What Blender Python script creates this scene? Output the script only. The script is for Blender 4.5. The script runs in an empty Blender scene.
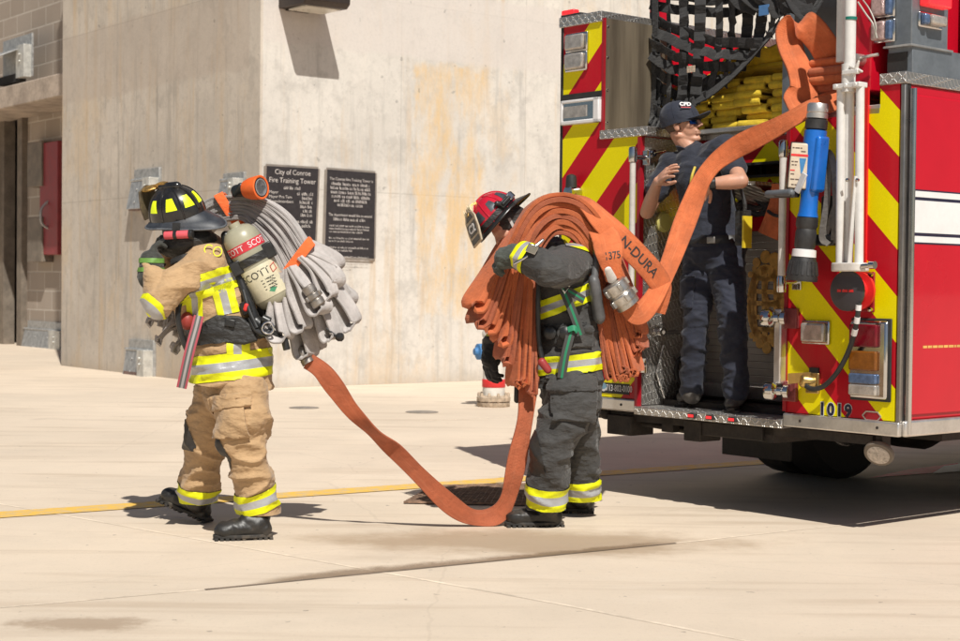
import bpy, bmesh, math, random
from mathutils import Vector as V, Matrix, noise
random.seed(7)
sc = bpy.context.scene
col = sc.collection
PI = math.pi
# ------------------------------------------------------------------ camera
F = 1600.0; CX, CY = 480.0, 320.5; CAMH = 1.28
TILT = math.radians(1.27); ROLL = 0.011
RC = Matrix.Rotation(PI/2 - TILT, 3, 'X') @ Matrix.Rotation(ROLL, 3, 'Z')
O = V((0, 0, CAMH))
cam = bpy.data.cameras.new('camera'); co = bpy.data.objects.new('camera', cam); col.objects.link(co)
co.location = O; co.rotation_euler = RC.to_euler()
cam.sensor_width = 36; cam.lens = F/960*36; cam.clip_end = 2000; cam.clip_start = .1
cam.dof.use_dof = True; cam.dof.focus_distance = 8.5; cam.dof.aperture_fstop = 5.6
sc.camera = co
def ray(px, py): return RC @ V(((px-CX)/F, -(py-CY)/F, -1))
def D(px, py, Y):
    d = ray(px, py); return O + d*(Y/d.y)
def G(px, py, z=0.0):
    d = ray(px, py); return O + d*((z-CAMH)/d.z)
def onplane(px, py, p, n):
    d = ray(px, py); return O + d*((p-O).dot(n)/d.dot(n))
# ------------------------------------------------------------------ materials
def srgb(r, g, b):
    f = lambda c: (c/255/12.92) if c/255 <= .04045 else ((c/255+.055)/1.055)**2.4
    return (f(r), f(g), f(b), 1)
class NT:
    def __init__(s, name):
        s.m = bpy.data.materials.new(name); s.m.use_nodes = True
        s.t = s.m.node_tree; s.n = s.t.nodes; s.l = s.t.links
        s.b = s.n['Principled BSDF']
    def new(s, t, **k):
        n = s.n.new(t)
        for a, v in k.items(): setattr(n, a, v)
        return n
    def set(s, sock, v):
        if hasattr(v, 'is_output'): s.l.new(v, sock)
        elif v is not None: sock.default_value = v
    def math(s, op, a, b=None, c=None, clamp=False):
        n = s.new('ShaderNodeMath', operation=op); n.use_clamp = clamp
        for i, v in enumerate((a, b, c)): s.set(n.inputs[i], v)
        return n.outputs[0]
    def mix(s, fac, a, b, mode='MIX'):
        n = s.new('ShaderNodeMix', data_type='RGBA', blend_type=mode)
        s.set(n.inputs[0], fac); s.set(n.inputs[6], a); s.set(n.inputs[7], b)
        return n.outputs[2]
    def noise(s, vec, scale, detail=4, rough=.55, stretch=None, out=0):
        if stretch: vec = s.mapping(vec, scale=stretch)
        n = s.new('ShaderNodeTexNoise'); s.set(n.inputs['Vector'], vec)
        n.inputs['Scale'].default_value = scale; n.inputs['Detail'].default_value = detail
        n.inputs['Roughness'].default_value = rough
        return n.outputs[out]
    def mapping(s, vec, loc=(0,0,0), rot=(0,0,0), scale=(1,1,1)):
        n = s.new('ShaderNodeMapping'); s.set(n.inputs[0], vec)
        n.inputs[1].default_value = loc; n.inputs[2].default_value = rot; n.inputs[3].default_value = scale
        return n.outputs[0]
    def ramp(s, fac, stops, interp='LINEAR'):
        n = s.new('ShaderNodeValToRGB'); s.set(n.inputs[0], fac); n.color_ramp.interpolation = interp
        e = n.color_ramp.elements
        while len(e) < len(stops): e.new(.5)
        for q, (p, c) in zip(e, stops):
            q.position = p; q.color = c if len(c) == 4 else (*c, 1)
        return n.outputs[0]
    def sstep(s, v, a, b):
        n = s.new('ShaderNodeMapRange', interpolation_type='SMOOTHSTEP')
        s.set(n.inputs[0], v); n.inputs[1].default_value = a; n.inputs[2].default_value = b
        return n.outputs[0]
    def xyz(s, vec):
        n = s.new('ShaderNodeSeparateXYZ'); s.set(n.inputs[0], vec); return n.outputs
    def obj(s): return s.new('ShaderNodeTexCoord').outputs['Object']
    def uv(s): return s.new('ShaderNodeTexCoord').outputs['UV']
    def geo(s): return s.new('ShaderNodeNewGeometry').outputs['Position']
    def bump(s, h, strength=.3, dist=.01):
        n = s.new('ShaderNodeBump'); n.inputs['Strength'].default_value = strength; n.inputs['Distance'].default_value = dist
        s.set(n.inputs['Height'], h); s.l.new(n.outputs[0], s.b.inputs['Normal'])
    def out(s, color=None, rough=None, metal=None, **k):
        if color is not None: s.set(s.b.inputs['Base Color'], color)
        if rough is not None: s.set(s.b.inputs['Roughness'], rough)
        if metal is not None: s.set(s.b.inputs['Metallic'], metal)
        for a, v in k.items(): s.set(s.b.inputs[a.replace('_', ' ')], v)
        return s.m
def c4(c): return c if len(c) == 4 else (*c, 1)
def mul(c, k): return (min(1, c[0]*k), min(1, c[1]*k), min(1, c[2]*k), 1)
def pm(name, c, rough=.5, metal=0, var=.15, ns=6, bump=0, bs=60, dirt=None, rvar=.12, **k):
    """plain surface with two scales of mottling, roughness variation and fine bump"""
    t = NT(name); c = c4(c); o = t.obj()
    n1 = t.noise(o, ns, 5); n2 = t.noise(o, ns*7, 3)
    f = t.math('ADD', t.math('MULTIPLY', n1, .7), t.math('MULTIPLY', n2, .3))
    f = t.sstep(f, .3, .7)
    cc = t.mix(f, mul(c, 1-var), mul(c, 1+var))
    if dirt:
        d = t.sstep(t.noise(o, ns*.6, 6, .65), .5, .72); cc = t.mix(t.math('MULTIPLY', d, dirt[1]), cc, c4(dirt[0]))
    r = t.math('ADD', t.math('MULTIPLY', n1, rvar*2), max(0.02, rough-rvar), clamp=True)
    if bump: t.bump(t.noise(o, bs, 4), bump, .004)
    return t.out(cc, r, metal, **k)
def fabric(name, c, weave=900, var=.2, fold=.5, fs=14, rough=.85, dirt=None, sheen=0.15):
    t = NT(name); c = c4(c); o = t.obj()
    n1 = t.noise(o, 5, 6, .6); n2 = t.noise(o, 40, 4)
    f = t.sstep(t.math('ADD', t.math('MULTIPLY', n1, .65), t.math('MULTIPLY', n2, .35)), .3, .7)
    cc = t.mix(f, mul(c, 1-var), mul(c, 1+var*.8))
    if dirt:
        d = t.sstep(t.noise(o, 3.5, 6, .7), .5, .75); cc = t.mix(t.math('MULTIPLY', d, dirt[1]), cc, c4(dirt[0]))
    w = t.noise(o, weave*.4, 1)
    fo = t.noise(o, fs, 3, .5, stretch=(1, 1, 1.9))
    cr = t.noise(o, fs*.85, 1.5, .35, stretch=(.7, .7, 1.6)); cr = t.math('POWER', t.math('SUBTRACT', 1, t.math('MINIMUM', 1, t.math('MULTIPLY', t.math('ABSOLUTE', t.math('SUBTRACT', cr, .5)), 7))), 2)
    h = t.math('ADD', t.math('ADD', t.math('MULTIPLY', fo, fold), t.math('MULTIPLY', cr, fold*.10)), t.math('MULTIPLY', w, .03))
    cc = t.mix(t.math('MULTIPLY', cr, .10), cc, mul(c, 1.25))
    t.set(t.b.inputs['Base Color'], cc)
    t.bump(h, .7, .03)
    return t.out(cc, rough, 0, Sheen_Weight=sheen)
# ------------------------------------------------------------------ objects
def root_of(o):
    while o.parent: o = o.parent
    return o
def tag(o, label=None, cat=None, group=None, kind=None):
    if label: o['label'] = label
    if cat: o['category'] = cat
    if group: o['group'] = group
    if kind: o['kind'] = kind
    return o
def thing(name, loc, label, cat, group=None, rz=0):
    e = bpy.data.objects.new(name, None); col.objects.link(e); e.location = loc; e.rotation_euler = (0, 0, rz)
    e.empty_display_size = .1
    return tag(e, label, cat, group)
def copy_tree(o, parent=None):
    c = o.copy(); col.objects.link(c); c.parent = parent
    for ch in list(o.children): copy_tree(ch, c)
    return c
def link_mesh(name, me, mats, parent=None, local=False, smooth=True):
    """me in world coordinates (or in the root's own coordinates when local)"""
    for m in (mats if isinstance(mats, (list, tuple)) else [mats]): me.materials.append(m)
    o = bpy.data.objects.new(name, me); col.objects.link(o)
    if parent:
        if not local: me.transform(root_of(parent).matrix_basis.inverted())
        o.parent = parent
    else:
        xs = [v.co for v in me.vertices]
        b = V(((min(p.x for p in xs)+max(p.x for p in xs))/2, (min(p.y for p in xs)+max(p.y for p in xs))/2, min(p.z for p in xs)))
        me.transform(Matrix.Translation(-b)); o.location = b
    if smooth is not None:
        for p in me.polygons: p.use_smooth = bool(smooth)
    return o
def orth(d, ref=None):
    d = d.normalized()
    r = ref if ref is not None else (V((0,0,1)) if abs(d.z) < .9 else V((1,0,0)))
    a = (r - d*r.dot(d))
    if a.length < 1e-6: a = d.orthogonal()
    a.normalize(); return a, d.cross(a)
def cat(pts, n=6):
    """Catmull-Rom through a list of Vectors / tuples (any dimension)"""
    P = [tuple(p) for p in pts]; out = []
    for i in range(len(P)-1):
        p0 = P[max(i-1, 0)]; p1 = P[i]; p2 = P[i+1]; p3 = P[min(i+2, len(P)-1)]
        for k in range(n):
            t = k/n
            out.append(tuple(.5*((2*b)+(c-a)*t+(2*a-5*b+4*c-d)*t*t+(-a+3*b-3*c+d)*t**3) for a, b, c, d in zip(p0, p1, p2, p3)))
    out.append(P[-1]); return out
def marks(p, x, y, w_, h, mat, parent, seed=1, local=False, name='fine_print'):
    """print too small to read: a row of word-length dashes"""
    r_ = random.Random(seed); mm = MB(); x = V(x).normalized(); y = V(y).normalized(); p = V(p); q = -w_/2
    while q < w_/2-h:
        L = min(r_.uniform(1.2, 3.6)*h, w_/2-q); mm.poly([p+x*q-y*h/2, p+x*(q+L)-y*h/2, p+x*(q+L)+y*h/2, p+x*q+y*h/2]); q += L+h*.5
    return mm.build(name, mat, parent, local=local, fix=False, smooth=False)
class MB:
    def __init__(s): s.bm = bmesh.new(); s.uv = s.bm.loops.layers.uv.new('UVMap'); s.mi = 0
    def face(s, vs, uvs=None):
        try: f = s.bm.faces.new(vs)
        except ValueError: return None
        f.material_index = s.mi
        if uvs:
            for l, u in zip(f.loops, uvs): l[s.uv].uv = u
        return f
    def poly(s, pts, uvs=None): return s.face([s.bm.verts.new(p) for p in pts], uvs)
    def box(s, a, b):
        x0, y0, z0 = (min(a[i], b[i]) for i in range(3)); x1, y1, z1 = (max(a[i], b[i]) for i in range(3))
        s.hexa([(x0,y0,z0),(x1,y0,z0),(x1,y1,z0),(x0,y1,z0),(x0,y0,z1),(x1,y0,z1),(x1,y1,z1),(x0,y1,z1)]); return s
    def hexa(s, p):
        v = [s.bm.verts.new(q) for q in p]
        for f in ((3,2,1,0),(4,5,6,7),(0,1,5,4),(1,2,6,5),(2,3,7,6),(3,0,4,7)): s.face([v[i] for i in f])
    def obox(s, c, ax, ay, az):
        """oriented box from centre and three half-axis vectors"""
        c = V(c); s.hexa([c-ax-ay-az, c+ax-ay-az, c+ax+ay-az, c-ax+ay-az, c-ax-ay+az, c+ax-ay+az, c+ax+ay+az, c-ax+ay+az]); return s
    def bar(s, a, b, w, t, ref=None):
        a, b = V(a), V(b); d = b-a; x, y = orth(d, ref)
        s.obox((a+b)/2, d/2, x*w/2, y*t/2); return s
    def rings(s, rs, cap0=True, cap1=True, close=True):
        vs = [[s.bm.verts.new(p) for p in r] for r in rs]; n = len(vs[0])
        for i in range(len(vs)-1):
            for j in range(n if close else n-1):
                k = (j+1) % n; s.face([vs[i][j], vs[i][k], vs[i+1][k], vs[i+1][j]])
        if cap0: s.face(list(reversed(vs[0])))
        if cap1: s.face(vs[-1])
        return vs
    def cyl(s, a, b, r0, r1=None, n=16):
        a, b = V(a), V(b); r1 = r0 if r1 is None else r1; x, y = orth(b-a)
        s.rings([[p + (x*math.cos(2*PI*j/n)+y*math.sin(2*PI*j/n))*r for j in range(n)] for p, r in ((a, r0), (b, r1))]); return s
    def lathe(s, prof, a, axis, n=24, ref=None):
        """prof: list of (radius, height) along axis"""
        a = V(a); axis = V(axis).normalized(); x, y = orth(axis, ref)
        s.rings([[a + axis*h + (x*math.cos(2*PI*j/n)+y*math.sin(2*PI*j/n))*max(r, 1e-4) for j in range(n)] for r, h in prof]); return s
    def caps(s, a, b, ra, rb, flat=None, k=1.0, n=18, m=5):
        """capsule with two radii; flattened by k along direction flat"""
        a, b = V(a), V(b); d = b-a
        if d.length < 1e-5: d = V((0,0,1e-4))
        dn = d.normalized(); x, y = orth(dn, flat)
        rs = []
        for i in range(m): t = -PI/2*(1-i/m); rs.append((a + dn*ra*math.sin(t), ra*math.cos(t)+1e-4))
        rs.append((a, ra)); rs.append((b, rb))
        for i in range(1, m+1): t = PI/2*i/m; rs.append((b + dn*rb*math.sin(t), rb*math.cos(t)+1e-4))
        s.rings([[p + (x*math.cos(2*PI*j/n)*k+y*math.sin(2*PI*j/n))*r for j in range(n)] for p, r in rs]); return s
    def ell(s, c, ax, ay, az, n=20, m=12):
        c = V(c); rs = []
        for i in range(m+1):
            t = -PI/2 + PI*i/m; r = max(math.cos(t), 1e-3)
            rs.append([c + az*math.sin(t) + (ax*math.cos(2*PI*j/n)+ay*math.sin(2*PI*j/n))*r for j in range(n)])
        s.rings(rs); return s
    def tube(s, path, r, n=10, rr=None):
        P = [V(p) for p in path]; x = None; rs = []
        for i, p in enumerate(P):
            d = (P[min(i+1, len(P)-1)]-P[max(i-1, 0)]).normalized()
            x, y = orth(d, x); q = rr[i] if rr else r
            rs.append([p + (x*math.cos(2*PI*j/n)+y*math.sin(2*PI*j/n))*q for j in range(n)])
        s.rings(rs); return s
    def ribbon(s, path, wd, w, t, sag=0.0):
        """flat hose: lens cross-section w x t swept along path; wd = width direction(s)"""
        P = [V(p) for p in path]; N = len(P); prof = [(-1,-.62),(-1,.62),(-.95,.95),(-.5,1),(0,1.03),(.5,1),(.95,.95),(1,.62),(1,-.62),(.95,-.95),(.5,-1),(0,-1.03),(-.5,-1),(-.95,-.95)]
        rs = []; L = 0; us = []
        for i, p in enumerate(P):
            d = (P[min(i+1, N-1)]-P[max(i-1, 0)]).normalized()
            W = V(wd[i]) if isinstance(wd, list) else V(wd)
            W = (W - d*W.dot(d)).normalized(); Nn = d.cross(W)
            if i: L += (p-P[i-1]).length
            us.append(L); ww = w[i] if isinstance(w, list) else w; tt = t[i] if isinstance(t, list) else t
            rs.append([p + W*a*ww/2 + Nn*(b*tt/2 + sag*(1-a*a)) for a, b in prof])
        vs = [[s.bm.verts.new(p) for p in r] for r in rs]; n = len(prof)
        for i in range(N-1):
            for j in range(n):
                k = (j+1) % n
                va, vb = prof[j][0]*.5+.5, prof[k][0]*.5+.5
                s.face([vs[i][j], vs[i][k], vs[i+1][k], vs[i+1][j]], [(us[i], va), (us[i], vb), (us[i+1], vb), (us[i+1], va)])
        s.face(list(reversed(vs[0]))); s.face(vs[-1]); return s
    def prism(s, pts, vec):
        a = [s.bm.verts.new(p) for p in pts]; b = [s.bm.verts.new(V(p)+V(vec)) for p in pts]; n = len(a)
        s.face(list(reversed(a))); s.face(b)
        for i in range(n): s.face([a[i], a[(i+1) % n], b[(i+1) % n], b[i]])
        return s
    def mesh(s, fix=True):
        if fix: bmesh.ops.recalc_face_normals(s.bm, faces=s.bm.faces)
        me = bpy.data.meshes.new('m'); s.bm.to_mesh(me); s.bm.free(); return me
    def build(s, name, mats, parent=None, bevel=0, smooth=None, local=False, angle=35, fix=True, seg=2):
        o = link_mesh(name, s.mesh(fix), mats, parent, local, smooth)
        if bevel:
            m = o.modifiers.new('bevel', 'BEVEL'); m.width = bevel; m.segments = seg; m.limit_method = 'ANGLE'; m.angle_limit = math.radians(35)
        if smooth is None:
            o.data.shade_smooth() if hasattr(o.data, 'shade_smooth') else None
            try: o.data.set_sharp_from_angle(angle=math.radians(angle))
            except Exception: pass
        return o
DG = lambda: bpy.context.evaluated_depsgraph_get()
def remesh(me, voxel, it=3, fac=.5):
    o = bpy.data.objects.new('tmp', me); col.objects.link(o)
    r = o.modifiers.new('r', 'REMESH'); r.mode = 'VOXEL'; r.voxel_size = voxel; r.use_smooth_shade = True
    if it:
        q = o.modifiers.new('s', 'SMOOTH'); q.iterations = it; q.factor = fac
    bpy.context.view_layer.update()
    m2 = bpy.data.meshes.new_from_object(o.evaluated_get(DG()))
    bpy.data.objects.remove(o); bpy.data.meshes.remove(me)
    return m2
def organic(name, mb, mats, parent, voxel=.009, it=4, disp=None, fac=.5, cuts=None):
    """closed primitives fused into one continuous surface; disp(co, no) -> offset along the normal; cuts: planes to slice off"""
    me = remesh(mb.mesh(), voxel, it, fac)
    if disp:
        no = [v.normal.copy() for v in me.vertices]
        for v, n in zip(me.vertices, no): v.co += n*disp(v.co.copy(), n)
    if cuts:
        bm = bmesh.new(); bm.from_mesh(me)
        for p, n in cuts:
            bmesh.ops.bisect_plane(bm, geom=bm.verts[:]+bm.edges[:]+bm.faces[:], plane_co=p, plane_no=n, clear_outer=True)
        bm.to_mesh(me); bm.free()
    return link_mesh(name, me, mats, parent, False, True)
def folds(co, amp, sc_=(9, 9, 22), seed=0, ridge=True):
    """long soft creases: stretched ridged noise with a slow warp"""
    w_ = noise.noise(V((co.x*2.3+seed, co.y*2.3, co.z*2.3)))*.16
    p = V((co.x*sc_[0]*.62+seed*3.1, co.y*sc_[1]*.62-seed*1.7, (co.z+w_)*sc_[2]*.8+seed*5.3))
    n = noise.noise(p)
    r = (1-min(1, abs(n)*2.4)); r = r*r*1.3-.45
    return amp*r + amp*.8*noise.noise(V((co.x*5+seed, co.y*5, co.z*6)))
def patch(src, name, mat, parent, planes, off=.004, keep=None, uvf=None, world=True, thick=0, sub=None):
    """a piece of the surface of src, cut out by planes (point, outward normal), lifted off along the normals"""
    inv = root_of(src).matrix_basis.inverted() if world else Matrix.Identity(4)
    fwd = root_of(src).matrix_basis
    bm = bmesh.new(); bm.from_mesh(src.data)
    for p, n in planes:
        q = inv @ V(p); m = (inv.to_3x3() @ V(n)).normalized()
        bmesh.ops.bisect_plane(bm, geom=bm.verts[:]+bm.edges[:]+bm.faces[:], plane_co=q, plane_no=m, clear_outer=True)
    if keep:
        bad = [f for f in bm.faces if not keep(fwd @ f.calc_center_median(), (fwd.to_3x3() @ f.normal))]
        bmesh.ops.delete(bm, geom=bad, context='FACES')
    if not bm.faces: bm.free(); return None
    bm.normal_update()
    if thick:
        bmesh.ops.solidify(bm, geom=bm.faces[:], thickness=-thick)
    else:
        for v in bm.verts: v.co += v.normal*off
    uv = bm.loops.layers.uv.verify()
    if uvf:
        for f in bm.faces:
            for l in f.loops: l[uv].uv = uvf(fwd @ l.vert.co)
    me = bpy.data.meshes.new(name); bm.to_mesh(me); bm.free()
    me.materials.clear()
    return link_mesh(name, me, mat, parent, True, True)
def ribbon_text(s, size, P, W, s0, mat, parent, t, toward, sx=1.0, flip=1, name='lettering', swap=False, shift=0):
    """lettering laid along a ribbon path: x runs along the path from arc length s0, y along the width"""
    cu = bpy.data.curves.new('t', 'FONT'); cu.body = s; cu.size = size; cu.align_x = 'CENTER'; cu.align_y = 'CENTER'; cu.resolution_u = 3; cu.offset = .0008
    o = bpy.data.objects.new('t', cu); col.objects.link(o); bpy.context.view_layer.update()
    me = bpy.data.meshes.new_from_object(o.evaluated_get(DG())); bpy.data.objects.remove(o); me.materials.clear()
    P = [V(p) for p in P]; L = [0]
    for a, b in zip(P, P[1:]): L.append(L[-1]+(b-a).length)
    for v in me.vertices:
        if swap: v.co.x, v.co.y = -v.co.y, v.co.x*sx+shift
        q = min(max(s0*L[-1]+v.co.x*(1 if swap else sx), 0), L[-1]-1e-5); i = max(k for k in range(len(L)-1) if L[k] <= q); f = (q-L[i])/(L[i+1]-L[i])
        d = (P[i+1]-P[i]).normalized(); w_ = V(W[i]).lerp(V(W[i+1]), f); w_ = (w_-d*w_.dot(d)).normalized(); n = d.cross(w_)
        c = P[i].lerp(P[i+1], f); sg = 1 if n.dot(toward-c) > 0 else -1
        v.co = c + w_*v.co.y*flip + n*sg*(t*.53+.0015)
    return link_mesh(name, me, mat, parent, False, False)
def band(src, name, mat, parent, A, B, t0, t1, rmax, off=.005, keep=None):
    A, B = V(A), V(B); d = B-A; L2 = d.length_squared
    def ok(c, n):
        t = (c-A).dot(d)/L2
        if (c-(A+d*t)).length > rmax: return False
        return keep(c, n) if keep else True
    return patch(src, name, mat, parent, [(A+d*t0, -d), (A+d*t1, d)], off, ok, lambda c: (0.0, ((c-A).dot(d)/L2-t0)/(t1-t0)))
def text(s, size, p, xd, yd, mat, parent, name='lettering', align='LEFT', ext=.0006, local=False, sx=1, bold=0, sp=1, track=1):
    c = bpy.data.curves.new('t', 'FONT'); c.body = s; c.size = size; c.align_x = align; c.align_y = 'CENTER'; c.extrude = ext; c.offset = bold; c.resolution_u = 3
    c.space_line = sp; c.space_character = track
    o = bpy.data.objects.new('t', c); col.objects.link(o)
    bpy.context.view_layer.update()
    me = bpy.data.meshes.new_from_object(o.evaluated_get(DG())); bpy.data.objects.remove(o)
    x = V(xd).normalized(); z = x.cross(V(yd)).normalized(); y = z.cross(x)
    me.transform(Matrix(((x.x*sx, y.x, z.x, p[0]), (x.y*sx, y.y, z.y, p[1]), (x.z*sx, y.z, z.z, p[2]), (0,0,0,1))))
    me.materials.clear()
    return link_mesh(name, me, mat, parent, local, False)
# ------------------------------------------------------------------ light
SUNH = V((.27, -.963, 0)); EL = math.radians(50)
sundir = (SUNH.normalized()*math.cos(EL) + V((0,0,math.sin(EL))))
w = bpy.data.worlds.new('World'); sc.world = w; w.use_nodes = True
sky = w.node_tree.nodes.new('ShaderNodeTexSky'); sky.sky_type = 'NISHITA'; sky.sun_disc = False
sky.sun_elevation = EL; sky.sun_rotation = math.atan2(sundir.x, sundir.y); sky.air_density = 1.0; sky.dust_density = 1.6; sky.altitude = 60
w.node_tree.links.new(sky.outputs[0], w.node_tree.nodes['Background'].inputs[0])
w.node_tree.nodes['Background'].inputs[1].default_value = .05
ld = bpy.data.lights.new('sun', 'SUN'); ld.energy = 5.0; ld.angle = math.radians(.53); ld.color = (1, .97, .905)
lo = bpy.data.objects.new('sun', ld); col.objects.link(lo); lo.location = sundir*30
lo.rotation_euler = sundir.to_track_quat('Z', 'Y').to_euler()
sc.view_settings.view_transform = 'Standard'; sc.view_settings.look = 'None'; sc.view_settings.exposure = 0
sc.render.engine = 'CYCLES'
sc.cycles.use_denoising = True
sc.cycles.max_bounces = 6; sc.cycles.transparent_max_bounces = 8
sc.cycles.sample_clamp_indirect = 6
# ------------------------------------------------------------------ ground
def ground_mat():
    t = NT('concrete_pavement'); o = t.obj()
    base = (.68, .565, .44, 1)
    n1 = t.noise(o, .35, 6, .6); n2 = t.noise(o, 2.2, 6, .65); n3 = t.noise(o, 45, 3)
    br = t.noise(o, 1.0, 5, .6, stretch=(.5, 5, 1))
    c = t.mix(t.sstep(n1, .3, .7), mul(base, .9), mul(base, 1.06))
    c = t.mix(t.math('MULTIPLY', t.sstep(n2, .45, .75), .35), c, mul(base, .78))
    c = t.mix(t.math('MULTIPLY', t.sstep(br, .5, .72), .4), c, (.40, .295, .20, 1))
    c = t.mix(t.math('MULTIPLY', t.sstep(n3, .55, .75), .3), c, mul(base, .66)); n4 = t.noise(o, 150, 2); c = t.mix(t.math('MULTIPLY', t.sstep(n4, .5, .72), .16), c, mul(base, .62))
    sp = t.noise(o, 16, 2, .5); c = t.mix(t.math('MULTIPLY', t.sstep(sp, .71, .76), .55), c, (.16, .13, .11, 1))
    vo = t.new('ShaderNodeTexVoronoi', feature='DISTANCE_TO_EDGE'); vo.inputs['Scale'].default_value = .42; t.set(vo.inputs['Vector'], t.mix(.10, o, t.noise(o, 2.5, 5, .6, out=1)))
    c = t.mix(t.math('MULTIPLY', t.sstep(vo.outputs['Distance'], .003, .001), .10), c, (.2, .15, .11, 1))
    ol = t.noise(o, .9, 3, .5); c = t.mix(t.math('MULTIPLY', t.sstep(ol, .66, .76), .28), c, (.30, .23, .17, 1))
    sc2 = t.noise(o, 3.0, 6, .7, stretch=(.3, 2.2, 1)); c = t.mix(t.math('MULTIPLY', t.sstep(sc2, .55, .7), .22), c, (.74, .65, .55, 1))
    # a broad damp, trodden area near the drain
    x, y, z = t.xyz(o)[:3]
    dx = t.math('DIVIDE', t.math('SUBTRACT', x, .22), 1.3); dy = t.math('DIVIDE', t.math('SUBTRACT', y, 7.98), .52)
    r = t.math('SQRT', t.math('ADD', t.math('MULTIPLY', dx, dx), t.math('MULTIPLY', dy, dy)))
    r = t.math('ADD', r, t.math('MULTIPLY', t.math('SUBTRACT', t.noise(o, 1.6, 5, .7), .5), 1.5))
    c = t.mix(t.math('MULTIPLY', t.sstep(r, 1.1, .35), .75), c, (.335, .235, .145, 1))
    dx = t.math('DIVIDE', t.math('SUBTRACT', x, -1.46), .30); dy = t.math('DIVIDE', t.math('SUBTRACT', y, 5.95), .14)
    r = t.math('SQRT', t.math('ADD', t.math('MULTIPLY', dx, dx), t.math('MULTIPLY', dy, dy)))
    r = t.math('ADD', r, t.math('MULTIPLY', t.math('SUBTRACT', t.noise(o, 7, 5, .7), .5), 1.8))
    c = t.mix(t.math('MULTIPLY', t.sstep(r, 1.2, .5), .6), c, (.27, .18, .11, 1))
    t.bump(t.math('ADD', t.math('MULTIPLY', n3, .5), n2), .25, .006)
    return t.out(c, t.math('ADD', .72, t.math('MULTIPLY', n2, .25)))
m = MB(); S = 400
m.poly([(-S,-S,0),(S,-S,0),(S,S,0),(-S,S,0)])
tag(m.build('ground', ground_mat()), 'pale tan concrete apron', kind='structure')
def strip(name, mtl, quad, kind='structure', label=None):
    mm = MB(); mm.poly(quad); return tag(mm.build(name, mtl), label, kind=kind)
def yellow_mat():
    t = NT('worn_yellow_paint'); o = t.obj(); n = t.noise(o, 14, 6, .7)
    c = t.mix(t.sstep(n, .42, .62), (.78, .47, .07, 1), (.60, .43, .22, 1))
    return t.out(c, .75)
Z1 = .004
a, b = G(-160, 529.0, Z1), G(-160, 522.5, Z1); c_, d_ = G(800, 457.4, Z1), G(800, 461.6, Z1)
strip('ground_line', yellow_mat(), [a, d_, c_, b], label='worn yellow line painted across the concrete')
def joint(p, q, w_, mtl, z=.0022):
    A, B = G(*p, z), G(*q, z); d = (B-A).normalized(); n = V((-d.y, d.x, 0))*w_/2
    strip('expansion_joint', mtl, [A-n, B-n, B+n, A+n])
jd = pm('joint_sealant', (.20, .15, .11), .9, var=.35, ns=9); jl = pm('joint_light', (.70, .585, .455), .9, var=.3, ns=3)
joint((-60, 493), (560, 604), .022, jl, .0012); joint((205, 589.5), (676, 543), .022, jd); joint((676, 543), (1000, 508), .022, jl, .0012)
joint((-40, 611), (205, 589.5), .022, jl, .0012); joint((560, 604), (1000, 690), .025, jl, .0012); joint((420, 421), (700, 408), .03, jl, .0012)
# damp streak with a soft ragged edge along the joint
def damp_mat():
    t = NT('damp_streak'); o = t.obj(); u = t.xyz(t.uv())
    n = t.noise(o, 5, 6, .7)
    e = t.math('ADD', u[1], t.math('MULTIPLY', t.math('SUBTRACT', n, .5), .9))
    al = t.math('MULTIPLY', t.sstep(e, .75, .25), .62)
    al = t.math('MULTIPLY', al, t.sstep(u[0], 0, .12)); al = t.math('MULTIPLY', al, t.sstep(u[0], 1, .8))
    return t.out((.27, .185, .115, 1), .5, 0, Alpha=al)
mm = MB(); A, B, C, D_ = G(232, 586, .003), G(690, 542, .003), G(690, 536, .003), G(300, 569, .003)
mm.poly([A, B, C, D_], [(0,0),(1,0),(1,1),(0,1)])
tag(mm.build('water_streak', damp_mat()), 'damp brown streak drying along the slab joint', kind='structure')
# flat red and white strips on the ground below the truck
rp = pm('red_ground_strip', (.62, .04, .06), .6, var=.3, ns=10); wp = pm('white_ground_strip', (.75, .70, .66), .6, var=.2, ns=10)
strip('ground_line', rp, [G(868, 478, Z1), G(958, 471, Z1), G(958, 463, Z1), G(905, 470, Z1)])
strip('ground_line', wp, [G(932, 473.5, .008), G(985, 469, .008), G(985, 460, .008), G(944, 466, .008)])
# ------------------------------------------------------------------ drain grate, covers
iron = pm('cast_iron', (.09, .07, .055), .65, .6, var=.4, ns=30, bump=.4)
hole = pm('drain_dark', (.012, .011, .01), .9)
g0, g1, g2, g3 = G(404, 503, .006), G(565, 506, .006), G(560, 484, .006), G(432, 487, .006)
gr = thing('drain_grate', (g0+g1+g2+g3)/4*1.0, 'rusty steel drain grate set in the concrete behind the dragging hose', 'drain grate')
gr.location.z = 0
mm = MB(); mm.poly([p+V((0,0,-.002)) for p in (g0, g1, g2, g3)]); mm.build('pit', hole, gr)
mm = MB()
for i in range(15):
    t_ = i/14; p, q = g0.lerp(g3, t_), g1.lerp(g2, t_); mm.bar(p+V((0,0,.006)), q+V((0,0,.006)), .012, .008)
for i in range(27):
    t_ = i/26; p, q = g0.lerp(g1, t_), g3.lerp(g2, t_); mm.bar(p+V((0,0,.004)), q+V((0,0,.004)), .008, .006)
mm.build('grating', pm('rusty_grate', (.30, .19, .13), .7, .3, var=.4, ns=20), gr)
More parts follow.
